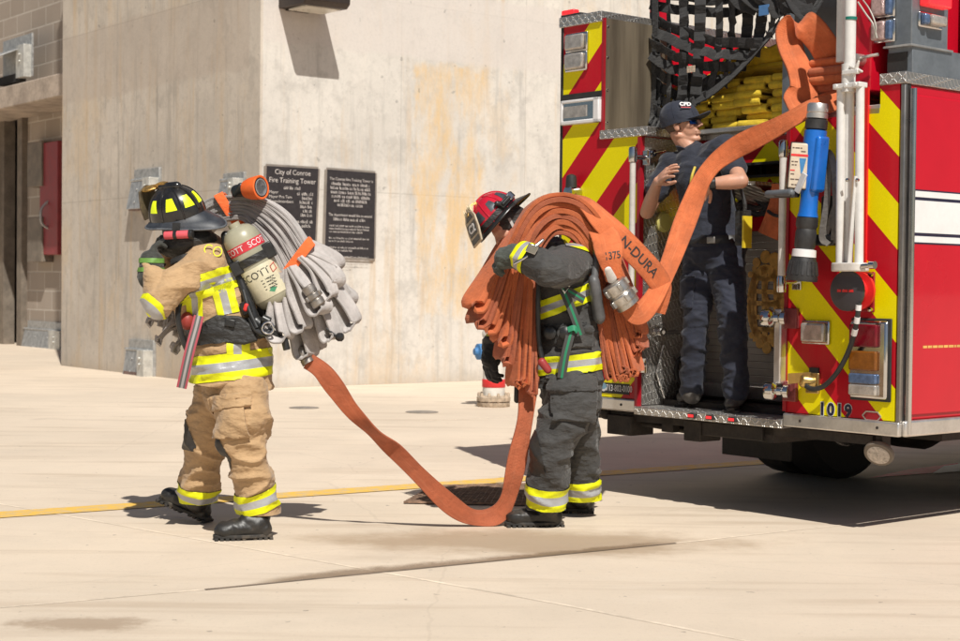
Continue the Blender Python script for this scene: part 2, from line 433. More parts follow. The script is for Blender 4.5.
for (px, py, r, lb) in ((304, 408, .14, 'small round steel cover in the concrete nearest the two plaques'), (422, 412.3, .15, 'small round steel cover in the concrete left of the hydrant')):
    c = G(px, py); t_ = thing('utility_cover', c, lb, 'cover', 'round covers in the concrete')
    mm = MB(); mm.lathe([(r, .002), (r, .006), (r*.9, .008), (0, .008)], c, (0,0,1), 28); mm.build('lid', pm('worn_lid', (.26, .225, .19), .7, .2, var=.3, ns=15), t_)
    mm = MB(); mm.lathe([(r*1.1, .0015), (r*1.1, .005), (r*1.02, .005), (r*1.02, .0015)], c, (0,0,1), 28); mm.build('rim', pm('cover_rim', (.34, .29, .24), .7, .2), t_)
# ------------------------------------------------------------------ training tower
TC = G(258.5, 388.5); tl = G(61, 365.5); dl = (tl-TC); L1 = dl.length; dl.normalize(); er = V((-dl.y, dl.x, 0))
if er.x < 0: er = -er
nl = -er; nr = -dl      # outward normals of the left and right faces
TH = 13.0
def RFp(px, py): return onplane(px, py, TC, nr)
def LFp(px, py): return onplane(px, py, TC, nl)
def ruv(p): d = p-TC; return (d.dot(er), p.z)
def luv(p): d = p-TC; return (d.dot(dl), p.z)
def wall_mat(name, base, panel, ochre=None, pale=None, streak=.45, seed=0):
    t = NT(name); o = t.geo(); uvn = t.uv(); u, v = t.xyz(uvn)[:2]
    big = t.noise(o, .6, 5, .6); med = t.noise(o, 2.6, 7, .68); fine = t.noise(o, 30, 4, .6)
    c = t.mix(t.sstep(big, .3, .7), mul(base, .88), mul(base, 1.05))
    c = t.mix(t.math('MULTIPLY', t.sstep(med, .48, .66), .55), c, mul(base, .68))
    lp = t.noise(o, 1.7, 7, .7); c = t.mix(t.math('MULTIPLY', t.sstep(lp, .52, .66), .4), c, mul(base, 1.16))
    oc = t.noise(o, .9, 6, .7, stretch=(1, 1, .5)); c = t.mix(t.math('MULTIPLY', t.sstep(oc, .52, .66), .5), c, (.60, .46, .30, 1))
    m2 = t.noise(o, 7, 6, .75); c = t.mix(t.math('MULTIPLY', t.sstep(m2, .50, .68), .42), c, mul(base, .66))
    dr = t.noise(o, 3.2, 6, .7, stretch=(2.2, 2.2, .16))
    c = t.mix(t.math('MULTIPLY', t.sstep(dr, .5, .78), streak), c, mul(base, .58))
    dr2 = t.noise(o, 2.1, 5, .6, stretch=(2.5, 2.5, .2)); c = t.mix(t.math('MULTIPLY', t.sstep(dr2, .52, .72), .55), c, (.55, .40, .24, 1))
    # formwork panels: slight value steps and thin seams
    br = t.new('ShaderNodeTexBrick'); t.set(br.inputs['Vector'], uvn); br.offset = 0; br.squash = 1
    for k, vv in (('Scale', 1), ('Mortar Size', .010), ('Mortar Smooth', .5), ('Brick Width', panel[0]), ('Row Height', panel[1])): br.inputs[k].default_value = vv
    br.inputs['Color1'].default_value = (.95, .95, .96, 1); br.inputs['Color2'].default_value = (1.04, 1.03, 1.02, 1); br.inputs['Mortar'].default_value = (.78, .77, .76, 1); br.inputs['Bias'].default_value = 0
    c = t.mix(.8, c, br.outputs[0], 'MULTIPLY')
    def boxm(x0, x1, y0, y1, soft, namp, ns):
        q = t.math('MULTIPLY', t.math('SUBTRACT', t.noise(o, ns, 6, .7), .5), namp)
        uu = t.math('ADD', u, q); vv = t.math('ADD', v, q)
        f = t.math('MULTIPLY', t.sstep(uu, x0-soft, x0+soft), t.sstep(uu, x1+soft, x1-soft))
        return t.math('MULTIPLY', f, t.math('MULTIPLY', t.sstep(vv, y0-soft, y0+soft), t.sstep(vv, y1+soft, y1-soft)))
    for (bx, amt, colr) in (pale or []): c = t.mix(t.math('MULTIPLY', boxm(*bx, .04, .25, 1.2), amt), c, colr)
    if ochre:
        f = boxm(*ochre, .05, .5, 1.7); f = t.math('MULTIPLY', f, t.sstep(t.noise(o, 2.6, 6, .7, stretch=(1.6, 1.6, .4)), .36, .66))
        c = t.mix(t.math('MULTIPLY', f, .75), c, (.66, .45, .21, 1))
    pit = t.noise(o, 9, 3, .5); c = t.mix(t.math('MULTIPLY', t.sstep(pit, .70, .75), .5), c, mul(base, .35))
    c = t.mix(t.math('MULTIPLY', t.sstep(fine, .45, .7), .16), c, mul(base, .6))
    # splash-back grime at the foot
    c = t.mix(t.math('MULTIPLY', t.sstep(t.math('ADD', v, t.math('MULTIPLY', med, .25)), .36, .06), .45), c, (.38, .30, .21, 1))
    t.bump(t.math('ADD', t.math('MULTIPLY', med, .6), t.math('MULTIPLY', fine, .25)), .35, .02)
    return t.out(c, .88)
p1, p2 = ruv(RFp(414, 330)), ruv(RFp(486, 62)); q1, q2 = ruv(RFp(350, 68)), ruv(RFp(560, 18))
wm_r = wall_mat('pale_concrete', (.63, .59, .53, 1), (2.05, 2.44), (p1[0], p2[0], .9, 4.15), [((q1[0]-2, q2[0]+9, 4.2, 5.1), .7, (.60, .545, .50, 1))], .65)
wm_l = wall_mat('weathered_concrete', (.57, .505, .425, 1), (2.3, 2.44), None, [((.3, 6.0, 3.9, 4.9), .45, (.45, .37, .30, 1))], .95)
tw = thing('training_tower', TC, 'tall pale weathered concrete tower with two plaques on its wall', 'tower')
RL = 16.0
def quadwall(mb, A, B, z0, z1, u0, u1): mb.poly([A+V((0,0,z0)), B+V((0,0,z0)), B+V((0,0,z1)), A+V((0,0,z1))], [(u0,z0),(u1,z0),(u1,z1),(u0,z1)])
ch = .025
mm = MB(); A, B = TC+er*ch, TC+er*RL
quadwall(mm, A, B, 0, TH, ch, RL); quadwall(mm, B, B+dl*L1, 0, TH, 0, L1)
mm.build('front_wall', wm_r, tw, fix=False, smooth=False)
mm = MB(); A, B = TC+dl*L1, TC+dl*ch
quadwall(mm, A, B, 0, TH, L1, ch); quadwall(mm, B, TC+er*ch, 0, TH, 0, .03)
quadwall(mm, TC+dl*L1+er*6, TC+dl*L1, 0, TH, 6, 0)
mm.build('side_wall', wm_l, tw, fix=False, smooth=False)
mm = MB(); mm.prism([TC+V((0,0,TH)), TC+er*RL+V((0,0,TH)), TC+er*RL+dl*L1+V((0,0,TH)), TC+dl*L1+V((0,0,TH))], (0,0,.3)); mm.build('roof_slab', wm_r, tw)
# ------------------------------------------------------------------ block building behind the tower
BP = TC - nl*2.3
def BL(px, py): return onplane(px, py, BP, nl)
def block_mat():
    t = NT('block_masonry'); uvn = t.uv(); o = t.geo()
    br = t.new('ShaderNodeTexBrick'); t.set(br.inputs['Vector'], uvn); br.offset = .5
    for k, vv in (('Scale', 1), ('Mortar Size', .018), ('Mortar Smooth', .2), ('Brick Width', .72), ('Row Height', .36)): br.inputs[k].default_value = vv
    br.inputs['Color1'].default_value = (.33, .27, .215, 1); br.inputs['Color2'].default_value = (.40, .335, .275, 1); br.inputs['Mortar'].default_value = (.52, .46, .39, 1)
    n = t.noise(o, 1.2, 6, .65); c = t.mix(t.math('MULTIPLY', t.sstep(n, .45, .7), .35), br.outputs[0], (.30, .24, .19, 1))
    n2 = t.noise(o, 40, 3); c = t.mix(t.math('MULTIPLY', n2, .25), c, (.25, .2, .16, 1))
    t.bump(t.math('SUBTRACT', t.math('MULTIPLY', n2, .3), br.outputs[1]), .6, .02)
    return t.out(c, .9)
bk = thing('block_building', BP+dl*10, 'tan concrete block building with a concrete canopy beside the tower', 'building')
m1 = block_mat()
pd0, pd1 = BL(8, 230), BL(24, 230)      # doorway
ud0, ud1 = (pd1-BP).dot(dl), (pd0-BP).dot(dl)
def bw(mb, u0, u1, z0, z1, off=0): quadwall(mb, BP+dl*u1+nl*off, BP+dl*u0+nl*off, z0, z1, u1, u0)
zd = 4.75
mm = MB(); bw(mm, 0, ud0, 0, TH); bw(mm, ud0, ud1, zd, TH); bw(mm, ud1, 34, 0, TH)
mm.build('block_wall', m1, bk, fix=False, smooth=False)
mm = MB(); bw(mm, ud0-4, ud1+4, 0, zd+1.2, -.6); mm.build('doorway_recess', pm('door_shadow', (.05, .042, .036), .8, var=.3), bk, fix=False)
steel = pm('painted_steel_frame', (.20, .165, .13), .6, .2, var=.25, ns=5)
mm = MB()
for u in (ud0-.05, ud1+.05): mm.obox(BP+dl*u+V((0,0,zd/2)), dl*.12, nl*.12, V((0,0,zd/2)))
mm.obox(BP+dl*(ud0+ud1)/2+V((0,0,zd)), dl*((ud1-ud0)/2+.17), nl*.11, V((0,0,.12)))
mm.build('door_frame', steel, bk, bevel=.01)
mm = MB(); mm.obox(BP+dl*(ud0*.35+ud1*.65)-nl*.3+V((0,0,zd/2)), dl*(ud1-ud0)*.35, nl*.03, V((0,0,zd/2)))
mm.build('door', pm('grey_door', (.17, .135, .105), .55, var=.3, ns=3), bk)
# concrete column beside the door at the frame's edge
cm = wm_l
pc = BL(1, 345); uc = (pc-BP).dot(dl)
mm = MB(); mm.obox(BP+dl*(uc+1.7)+nl*.35+V((0,0,2.4)), dl*1.6, nl*.35, V((0,0,2.4))); mm.build('column', pm('column_concrete', (.40, .335, .265), .9, var=.2, ns=2, bump=.3, bs=20), bk)
# canopy slab
zc0, zc1 = None, None
pT = onplane(35, 79, BP+nl*1.0, nl); pB = onplane(35, 101.5, BP+nl*1.0, nl)
uc0 = .2
mm = MB(); mm.obox(BP+dl*16.0+nl*.5+V((0,0,(pT.z+pB.z)/2)), dl*15.9, nl*.5, V((0,0,(pT.z-pB.z)/2)))
mm.build('canopy', pm('canopy_concrete', (.40, .325, .26), .9, var=.3, ns=2.5, dirt=((.2,.15,.12), .5), bump=.3, bs=15), bk, bevel=.02)
# red cabinet and pull handles on the block wall
galv = pm('galvanised_steel', (.42, .42, .41), .5, .55, var=.25, ns=14, rvar=.15)
def wallbox_frame(plane, n, px0, py0, px1, py1, off):
    a, b = onplane(px0, py0, plane+n*off, n), onplane(px1, py1, plane+n*off, n); return a, b
cab = MB(); a_, b_ = BL(50, 143), BL(68, 143); zt = BL(56, 143).z; zb = BL(56, 255).z
u0, u1 = (a_-BP).dot(dl), (BL(68, 143)-BP).dot(dl)
t_ = thing('wall_cabinet', BP+dl*(u0+u1)/2+nl*.1+V((0,0,zb)), 'dark red metal door panel hung on the block wall by the tower edge', 'cabinet')
cab.obox(BP+dl*(u0+u1)/2+nl*.1+V((0,0,(zt+zb)/2)), dl*(u0-u1)/2, nl*.1, V((0,0,(zt-zb)/2))); cab.build('panel', pm('dark_red_paint', (.26, .035, .04), .45, var=.15), t_, bevel=.015)
for py in (165, 240):
    mm = MB(); p = BL(46.5, py); mm.obox(p+nl*.12, dl*.35, nl*.12, V((0,0,.42))); mm.build('hinge', steel, t_, bevel=.01)
p = BL(58, 215)+nl*.22; mm = MB(); mm.tube(cat([p+V((0,0,.25))-nl*.03, p+V((0,0,.1))+nl*.1, p-V((0,0,.15))+nl*.1, p-V((0,0,.25))-nl*.03], 4), .025, 8); mm.build('handle', galv, t_)
# metal flap boxes: back plate, hinged flap leaning out, side plate with bolts
def flapbox(plane, n, d, px, py, wd, ht, lb, openness=.5, shade=None, dark=False):
    """box on a wall plane; d = along-wall direction toward the image left, flap hinged on the top edge"""
    c = onplane(px, py, plane, n); up = V((0,0,1))
    t_ = thing('flap_box', c - up*ht/2, lb, 'metal box', 'hinged metal flap boxes on the concrete walls')
    mm = MB(); mm.obox(c+n*.02+up*ht*.08, d*wd*.48, n*.02, up*ht*.5); mm.build('back_plate', galv, t_, bevel=.004)
    mm = MB(); mm.obox(c-d*wd*.33+n*.10-up*ht*.06, d*wd*.13, n*.08, up*ht*.38)
    for sx in (-.06, .1): mm.lathe([(.02, 0), (.02, .02), (.012, .028), (0, .028)], c-d*wd*.33+n*.18+up*ht*sx, n, 8)
    mm.build('latch_plate', pm('pale_zinc', (.55, .54, .50), .5, .4, var=.2, ns=12), t_, bevel=.004)
    mm = MB(); h0 = c+d*wd*.13+up*ht*.30+n*.05; o_ = math.sin(openness)*ht*.78; dn = (-up*math.cos(openness)+n*math.sin(openness)).normalized()
    pn = dn.cross(d).normalized()
    mm.obox(h0+dn*ht*.39, d*wd*.40, dn*ht*.39, pn*.008)
    for sx in (-.2, .1):
        for sy in (.25, .6): mm.lathe([(.016, 0), (.016, .012), (0, .014)], h0+dn*ht*sy+d*wd*sx+n*.012, n, 8)
    mm.build('flap', galv, t_, bevel=.004)
    mm = MB(); mm.cyl(h0-d*wd*.42, h0+d*wd*.42, .022, n=10); mm.build('hinge', galv, t_)
    mm = MB(); mm.obox(c+d*wd*.12+n*.06-up*ht*.40, d*wd*.36, n*.06, up*ht*.10); mm.build('lower_frame', pm('brown_primer', (.19, .12, .10), .7, var=.3) if not dark else pm('opening_dark', (.015,.014,.013), .8), t_, bevel=.004)
    return t_
flapbox(TC, nl, dl, 143.5, 361, .80, .50, 'grey hinged metal flap box at the foot of the tower wall', .16)
flapbox(TC, nl, dl, 149, 191, .80, .52, 'grey hinged metal flap box on the tower wall behind the black helmet', .2)
flapbox(TC, nl, dl, 236, 187, .55, .30, 'small grey metal flap box just left of the tower corner, half hidden behind the hose', .2)
flapbox(BP, nl, dl, 49, 339, 2.0, .56, 'grey metal flap box low on the shaded block wall', .2)
flapbox(BP+nl*.4, nl, dl, 19, 62, 1.5, .80, 'brown metal flap box standing open on the canopy ledge', 1.15, dark=True)
# shutter sliver and small light at the upper left
# ------------------------------------------------------------------ wall light on the tower
bronze = pm('dark_bronze', (.055, .042, .036), .45, .5, var=.2)
c = RFp(300, 11)
t_ = thing('wall_light', c, 'dark bronze box light bracketed high on the tower wall above the plaques', 'wall light')
mm = MB(); mm.obox(c-er*.05+V((0,0,.08))+nr*.12, er*.16, nr*.12, V((0,0,.10))); mm.build('bracket', bronze, t_, bevel=.01)
mm = MB(); pr = [( -.1, .10), (.56, .06), (.56, -.02), (.49, -.07), (-.1, -.05)]
mm.prism([c+nr*(.08+a)+er*(-.30)+V((0,0,b+.05)) for a, b in pr], er*.62); mm.build('housing', bronze, t_, bevel=.012)
mm = MB(); mm.obox(c+nr*.32+er*.01+V((0,0,-.022)), er*.24, nr*.2, V((0,0,.008))); mm.build('lens', pm('light_lens', (.6, .56, .48), .3), t_)
# ------------------------------------------------------------------ plaques
slate = pm('plaque_dark', (.035, .030, .032), .5, .2, var=.2, ns=20); rim = pm('plaque_rim', (.42, .37, .32), .45, .7, var=.15); lt = pm('plaque_letters', (.62, .57, .53), .5, .2)
def plaque(p00, p10, p01, p11, lb):
    """four image corners, all on the wall plane"""
    a, b, c_, d_ = (RFp(*q) for q in (p00, p10, p01, p11))
    x = (b-a); W = x.length; x.normalize(); y = (a-c_); H = y.length; y.normalize()
    t_ = thing('plaque', (c_+d_)/2, lb, 'plaque', 'dark plaques on the tower wall')
    mm = MB(); q = [c_, d_, b, a]; mm.prism(q, nr*.035); mm.build('backing', slate, t_)
    mm = MB()
    for i in range(4):
        s, e = q[i], q[(i+1) % 4]; mm.bar(s+nr*.02, e+nr*.02, .022, .05, nr)
    mm.build('rim', rim, t_)
    return t_, a+nr*.037, x, y, W, H
def words(t_, rows, seed):
    """one mesh of tiny letter-like marks for the lines too fine to read"""
    r_ = random.Random(seed); mm = MB()
    for (p, x, y, w, h, al) in rows:
        xx = 0
        while xx < w-.5*h:
            n = r_.randint(2, 8); 
            for _ in range(n):
                cw = h*r_.uniform(.35, .6)
                if xx+cw > w: break
                hh = h*r_.choice((.62, .62, .65, .95, .9)); k = r_.random()
                q = p + x*xx
                mm.poly([q, q+x*cw*.3, q+x*cw*.3+y*hh, q+y*hh])
                if k < .65: mm.poly([q+x*cw*.62, q+x*cw*.85, q+x*cw*.85+y*hh*.68, q+x*cw*.62+y*hh*.68])
                if k > .3: mm.poly([q+x*cw*.3, q+x*cw*.62, q+x*cw*.62+y*h*.16, q+x*cw*.3+y*h*.16])
                if k < .8: mm.poly([q+x*cw*.3+y*h*.5, q+x*cw*.62+y*h*.5, q+x*cw*.62+y*h*.64, q+x*cw*.3+y*h*.64])
                xx += cw+h*.08
            xx += h*.38
    o = mm.build('small_lettering', lt, t_, fix=False, smooth=False); return o
t_, p0, x, y, W, H = plaque((265.5, 166), (317, 169), (262, 257), (313, 258.5), 'dark tower plaque with a large two-line heading, left of the pair')
for s, sz, yy in (('City of Conroe', .088, .065), ('Fire Training Tower', .088, .165)):
    text(s, sz, p0+x*W/2-y*yy, x, y, lt, t_, align='CENTER', sx=.92)
rows = []
def row(p0, x, y, x0, yy, w, h): return (p0+x*x0-y*yy, x, y, w, h, 0)
rows.append(row(p0, x, y, W*.34, .27, W*.34, .04))
text('Mayor', .05, p0+x*.04-y*.31, x, y, lt, t_); text('Mayor Pro Tem', .05, p0+x*.04-y*.365, x, y, lt, t_); text('Councilmembers', .05, p0+x*.04-y*.42, x, y, lt, t_)
for i, w_ in enumerate((.20, .18)): rows.append(row(p0, x, y, .04, .50+.055*i, w_, .04))
for i, w_ in enumerate((.24, .17, .2, .19, .15, .18)): rows.append(row(p0, x, y, W-.05-w_, .335+.052*i, w_, .042))
rows.append(row(p0, x, y, .04, .645, .27, .042)); rows.append(row(p0, x, y, .04, .70, .1, .042))
for i, w_ in enumerate((.23, .16)): rows.append(row(p0, x, y, W-.05-w_, .675+.052*i, w_, .042))
rows.append(row(p0, x, y, .06, .80, W*.65, .042))
for i, w_ in enumerate((.16, .14, .18, .15, .17, .14)): rows.append(row(p0, x, y, W-.06-w_, .87+.05*i, w_, .042))
words(t_, rows, 3)
t_, p0, x, y, W, H = plaque((326, 169.5), (374, 173.2), (323.5, 256), (372.5, 258.6), 'dark tower plaque filled with paragraphs of small text, right of the pair')
rows = []
for s, yy in (('The Conroe Fire Training Tower is', .11),): text(s, .05, p0+x*W/2-y*yy, x, y, lt, t_, align='CENTER', sx=.9)
for i, w_ in enumerate((.82, .86, .84, .8, .70, .55)): rows.append(row(p0, x, y, W*(1-w_)/2, .185+.052*i, W*w_, .042))
text('The department would like to extend', .048, p0+x*W/2-y*.555, x, y, lt, t_, align='CENTER', sx=.88)
rows.append(row(p0, x, y, W*.15, .625, W*.68, .04))
yy = .70
for n in (3, 2, 2, 4):
    for i in range(n): rows.append(row(p0, x, y, W*.07, yy, W*(.84 if i < n-1 else .5+.2*(n % 2)), .026)); yy += .038
    yy += .04
words(t_, [r for r in rows if True], 5)
# ------------------------------------------------------------------ fire hydrant far behind
hp = G(493.5, 406.5)
t_ = thing('fire_hydrant', hp, 'white hydrant pipe with a red band and bolted base standing behind the dark-suited firefighter', 'hydrant')
hw = pm('hydrant_white', (.66, .63, .57), .5, var=.12, ns=10, dirt=((.35,.28,.2), .3)); hr = pm('hydrant_red', (.65, .03, .03), .5)
mm = MB(); mm.lathe([(.115, .08), (.118, .2), (.112, .5), (.115, .72), (.13, .75), (.13, .78), (.10, .84), (.05, .88), (0, .89)], hp, (0,0,1), 28); mm.build('barrel', hw, t_)
mm = MB(); mm.lathe([(.121, .205), (.1235, .21), (.1235, .285), (.121, .29)], hp, (0,0,1), 28); mm.build('band', hr, t_)
mm = MB(); mm.lathe([(.165, 0), (.172, .01), (.172, .045), (.15, .055), (.178, .06), (.178, .10), (.15, .115), (.12, .12)], hp, (0,0,1), 28)
for i in range(10):
    a = 2*PI*i/10; mm.lathe([(.016, 0), (.016, .14), (.008, .15)], hp+V((.156*math.cos(a), .156*math.sin(a), 0)), (0,0,1), 6)
mm.build('base_flange', pm('rusty_flange', (.42, .33, .24), .85, .1, var=.4, ns=25, bump=.6, bs=50), t_)
mm = MB(); q = hp+V((0,0,.58)); ax = V((-1, -.45, 0)).normalized(); mm.lathe([(.06, .08), (.07, .11), (.085, .12), (.085, .19), (.05, .20), (.035, .23), (0, .23)], q, ax, 20); mm.build('outlet_cap', pm('hydrant_blue', (.05, .18, .40), .5), t_)
# ------------------------------------------------------------------ fire engine (local: x forward, y to its left, z up)
Tp = D(901.5, 300, 8.16); Tp.z = 0
TYAW = math.radians(40)
TR = thing('fire_engine', Tp, 'red fire engine with yellow and red chevrons on its open rear', 'fire engine', rz=TYAW)
TMX = TR.matrix_basis.copy(); TIN = TMX.inverted()
tx, ty = (TMX.to_3x3() @ V((1,0,0))), (TMX.to_3x3() @ V((0,1,0)))
def TP(px, py, s=0.0): return TIN @ onplane(px, py, TMX @ V((s,0,0)), tx)
def TZ(px, py, z): return TIN @ G(px, py, z)
def TS(px, py, y=0.0): return TIN @ onplane(px, py, TMX @ V((0,y,0)), ty)
def TW(p): return TMX @ V(p)
YR1, YR2, YL, YU = .74, 1.856, 2.57, 2.20
ZB, ZP, ZH, ZTL, ZTR = .527, .605, 2.216, 2.905, 2.33
X_, Y_, Z_ = V((1,0,0)), V((0,1,0)), V((0,0,1))
def part(mb, name, mtl, parent=None, **k): return mb.build(name, mtl, parent or TR, local=True, **k)
red = pm('fire_engine_red', (.48, .005, .018), .28, 0, var=.06, ns=1.2, Coat_Weight=.30, Coat_Roughness=.04, rvar=.05, Specular_IOR_Level=.3)
redd = pm('dark_red', (.30, .008, .016), .35, var=.1)
chrome = pm('chrome', (.62, .61, .60), .12, 1, var=.06, ns=12, rvar=.06)
alu = pm('brushed_aluminium', (.66, .63, .59), .34, .85, var=.12, ns=10, rvar=.12)
stain = NT('stainless_sheet'); o_ = stain.obj(); n_ = stain.noise(o_, 3, 5, .6, stretch=(3, 3, .25)); stain.bump(stain.noise(o_, 1.6, 2), .15, .05)
stain = stain.out(stain.mix(stain.sstep(n_, .3, .7), (.15, .12, .085, 1), (.30, .245, .17, 1)), stain.math('ADD', .34, stain.math('MULTIPLY', n_, .22)), .6)
blk = pm('black_rubber', (.022, .021, .02), .6, var=.3, ns=20)
und = pm('underbody_dark', (.035, .028, .023), .7, .2, var=.5, ns=8)
polew = pm('painted_white_pole', (.62, .58, .53), .4, .1, var=.12, ns=9)
grey = pm('painted_grey_steel', (.17, .19, .21), .4, .4, var=.15, ns=7)
navy = pm('navy_lettering', (.012, .014, .04), .4); whit = pm('white_vinyl', (.72, .70, .69), .4, var=.05)
gold = pm('gold_leaf', (.66, .38, .10), .4, .1, var=.25, ns=20)
def chevron(name, sgn, c0, per=.475):
    t = NT(name); o = t.obj(); x, y, z = t.xyz(o)[:3]
    c = t.math('ADD', z, t.math('MULTIPLY', y, sgn)) if sgn else t.math('ADD', z, t.math('ABSOLUTE', t.math('SUBTRACT', y, 1.29)))
    f = t.math('FRACT', t.math('ADD', t.math('DIVIDE', t.math('SUBTRACT', c, c0), per), 20))
    k = t.math('LESS_THAN', f, .5)
    n = t.noise(o, 2.5, 5, .6); hx = t.new('ShaderNodeTexVoronoi'); hx.inputs['Scale'].default_value = 170; t.set(hx.inputs['Vector'], o)
    g = t.math('ADD', .93, t.math('MULTIPLY', hx.outputs['Distance'], .14))
    cc = t.mix(k, (.47, .007, .018, 1), (.80, .69, .0, 1)); cc = t.mix(1.0, cc, g, 'MULTIPLY')
    d = t.noise(o, 1.3, 6, .7, stretch=(1, 1, .35)); cc = t.mix(t.math('MULTIPLY', t.sstep(d, .5, .8), .18), cc, (.30, .18, .10, 1))
    return t.out(cc, t.math('ADD', .28, t.math('MULTIPLY', n, .15)), 0, Coat_Weight=.12, Coat_Roughness=.12, Specular_IOR_Level=.2)
q = TP(603.6, 39.5); chl = chevron('chevron_left', 1, q.z+q.y)
q = TP(899, 109); chr_ = chevron('chevron_right', -1, q.z-q.y-.2375)
chm = chevron('chevron_middle', 0, 1.93)
def tread():
    t = NT('diamond_treadplate'); o = t.obj(); x, y, z = t.xyz(o)[:3]
    # blend of the three projections is avoided: use the two largest spans through the normal
    a = t.math('ADD', t.math('MULTIPLY', x, 1.0), y); b = t.math('ADD', z, t.math('MULTIPLY', x, .73))
    s = 1/.028
    u, v = t.math('MULTIPLY', a, s), t.math('MULTIPLY', b, s)
    ch = t.math('MODULO', t.math('ADD', t.math('FLOOR', u), t.math('FLOOR', v)), 2); ch = t.math('ABSOLUTE', ch)
    fu = t.math('SUBTRACT', t.math('FRACT', u), .5); fv = t.math('SUBTRACT', t.math('FRACT', v), .5)
    p = t.math('ABSOLUTE', t.math('ADD', fu, fv)); m = t.math('ABSOLUTE', t.math('SUBTRACT', fu, fv))
    d = t.math('ADD', t.math('MULTIPLY', p, ch), t.math('MULTIPLY', m, t.math('SUBTRACT', 1, ch)))
    l = t.math('ADD', t.math('MULTIPLY', m, ch), t.math('MULTIPLY', p, t.math('SUBTRACT', 1, ch)))
    h = t.math('MULTIPLY', t.sstep(d, .30, .12), t.sstep(l, .85, .65))
    t.bump(h, .9, .006)
    n = t.noise(o, 4, 5, .6)
    c = t.mix(t.sstep(n, .35, .7), (.52, .50, .47, 1), (.40, .37, .33, 1)); c = t.mix(t.math('MULTIPLY', h, .45), c, (.85, .84, .82, 1))
    return t.out(c, t.math('ADD', .24, t.math('MULTIPLY', n, .2)), .85)
trd = tread()
# ---- body masses
mm = MB(); mm.box((.012, .0, ZP), (5.3, YR1, ZH)); mm.box((.012, 0, ZH), (5.3, .15, ZTR)); part(mm, 'right_body', red, bevel=.012)
mm = MB(); mm.box((.012, YR2, ZP), (5.3, YL, ZH)); mm.box((.012, YU, ZH), (2.4, YL, ZTL)); mm.box((2.4, YU+.2, ZH), (5.3, YL, ZTL-.5)); part(mm, 'left_body', red, bevel=.012)
def rpanel(name, mtl, poly, th=.012, s=0.0, **k):
    mm = MB(); mm.prism([(s, a, b) for a, b in poly], (th, 0, 0)); return part(mm, name, mtl, **k)
rpanel('rear_panel', chl, [(YR2, ZP), (YL-.02, ZP), (YL-.02, ZTL), (YU, ZTL), (YU, ZH), (YR2, ZH)])
rpanel('rear_panel', chr_, [(.03, ZP), (YR1, ZP), (YR1, ZH), (.15, ZH), (.15, ZTR), (.03, ZTR)])
mm = MB(); mm.box((-.004, YL-.02, ZP), (.02, YL+.004, ZTL+.05)); part(mm, 'corner_trim', blk, bevel=.004)
mm = MB(); mm.box((-.006, -.006, ZB), (.020, .022, ZTR+.0)); part(mm, 'corner_trim', pm('dull_steel_trim', (.30, .28, .26), .3, .9, var=.15), bevel=.006)
mm = MB(); mm.box((.021, -.004, ZB+.08), (.048, .01, ZTR)); part(mm, 'corner_trim', blk)
# treadplate caps and shelves
mm = MB(); mm.box((-.015, YU, ZTL), (2.4, YL+.012, ZTL+.065)); part(mm, 'top_cap', trd, bevel=.004)
mm = MB(); mm.box((-.012, -.012, ZTR), (5.3, .15, ZTR+.06)); part(mm, 'top_cap', trd, bevel=.004)
mm = MB(); mm.box((-.02, YR2-.06, ZH-.035), (.55, YU, ZH+.02)); part(mm, 'hose_bed_shelf', trd, bevel=.004)
mm = MB(); mm.box((.0, .15, ZH-.03), (.5, YR1, ZH+.02)); mm.box((.44, YR1, ZH-.0), (.5, YR2-.06, ZH+.03)); part(mm, 'hose_bed_lip', alu, bevel=.004)
mm = MB(); mm.box((.5, .15, ZH-.04), (5.2, YU, ZH)); part(mm, 'hose_bed_floor', alu)
mm = MB(); mm.box((0, YU-.014, ZH+.02), (.56, YU-.004, ZTL+.02))
o = part(mm, 'hose_bed_side', stain)
mm = MB()
for zz in (ZH+.07, ZH+.27, ZH+.47, ZTL-.03):
    for xx in (.03, .53): mm.lathe([(.008, 0), (.008, .003), (.004, .005), (0, .005)], (xx, YU-.014, zz), (0,-1,0), 8)
part(mm, 'bolts', chrome, o)
mm = MB(); mm.box((-.002, YU-.016, ZH+.02), (.012, YU+.006, ZTL+.02)); part(mm, 'edge_trim', redd)
# far wall of the hose bed
q = TP(775, 32, 2.3)
mm = MB(); mm.box((2.3, .15, ZH), (2.36, YU, q.z)); part(mm, 'hose_bed_bulkhead', red)
mm = MB(); mm.box((2.28, .15, q.z), (2.38, YU, q.z+.07)); part(mm, 'bulkhead_cap', trd)
a, b = TP(649, 5, .62), TP(661, 5, .62)
mm = MB(); mm.box((.62, b.y, ZH+.3), (.70, a.y, ZTL+.75)); part(mm, 'corner_post', red, bevel=.012)
# red end wall on the right of the hose bed
a, b = TP(853, 40), TP(871, 40)
mm = MB(); mm.box((.0, b.y, ZTR-.02), (.9, a.y, 3.35)); part(mm, 'hose_bed_end_wall', red, bevel=.01)
a, b = TP(862, 200), TP(868, 200); e = TP(865, 268)
mm = MB(); mm.box((-.014, b.y, e.z), (0, a.y, ZTR)); part(mm, 'edge_strip', pm('bright_red_strip', (.66, .02, .02), .3, var=.06))
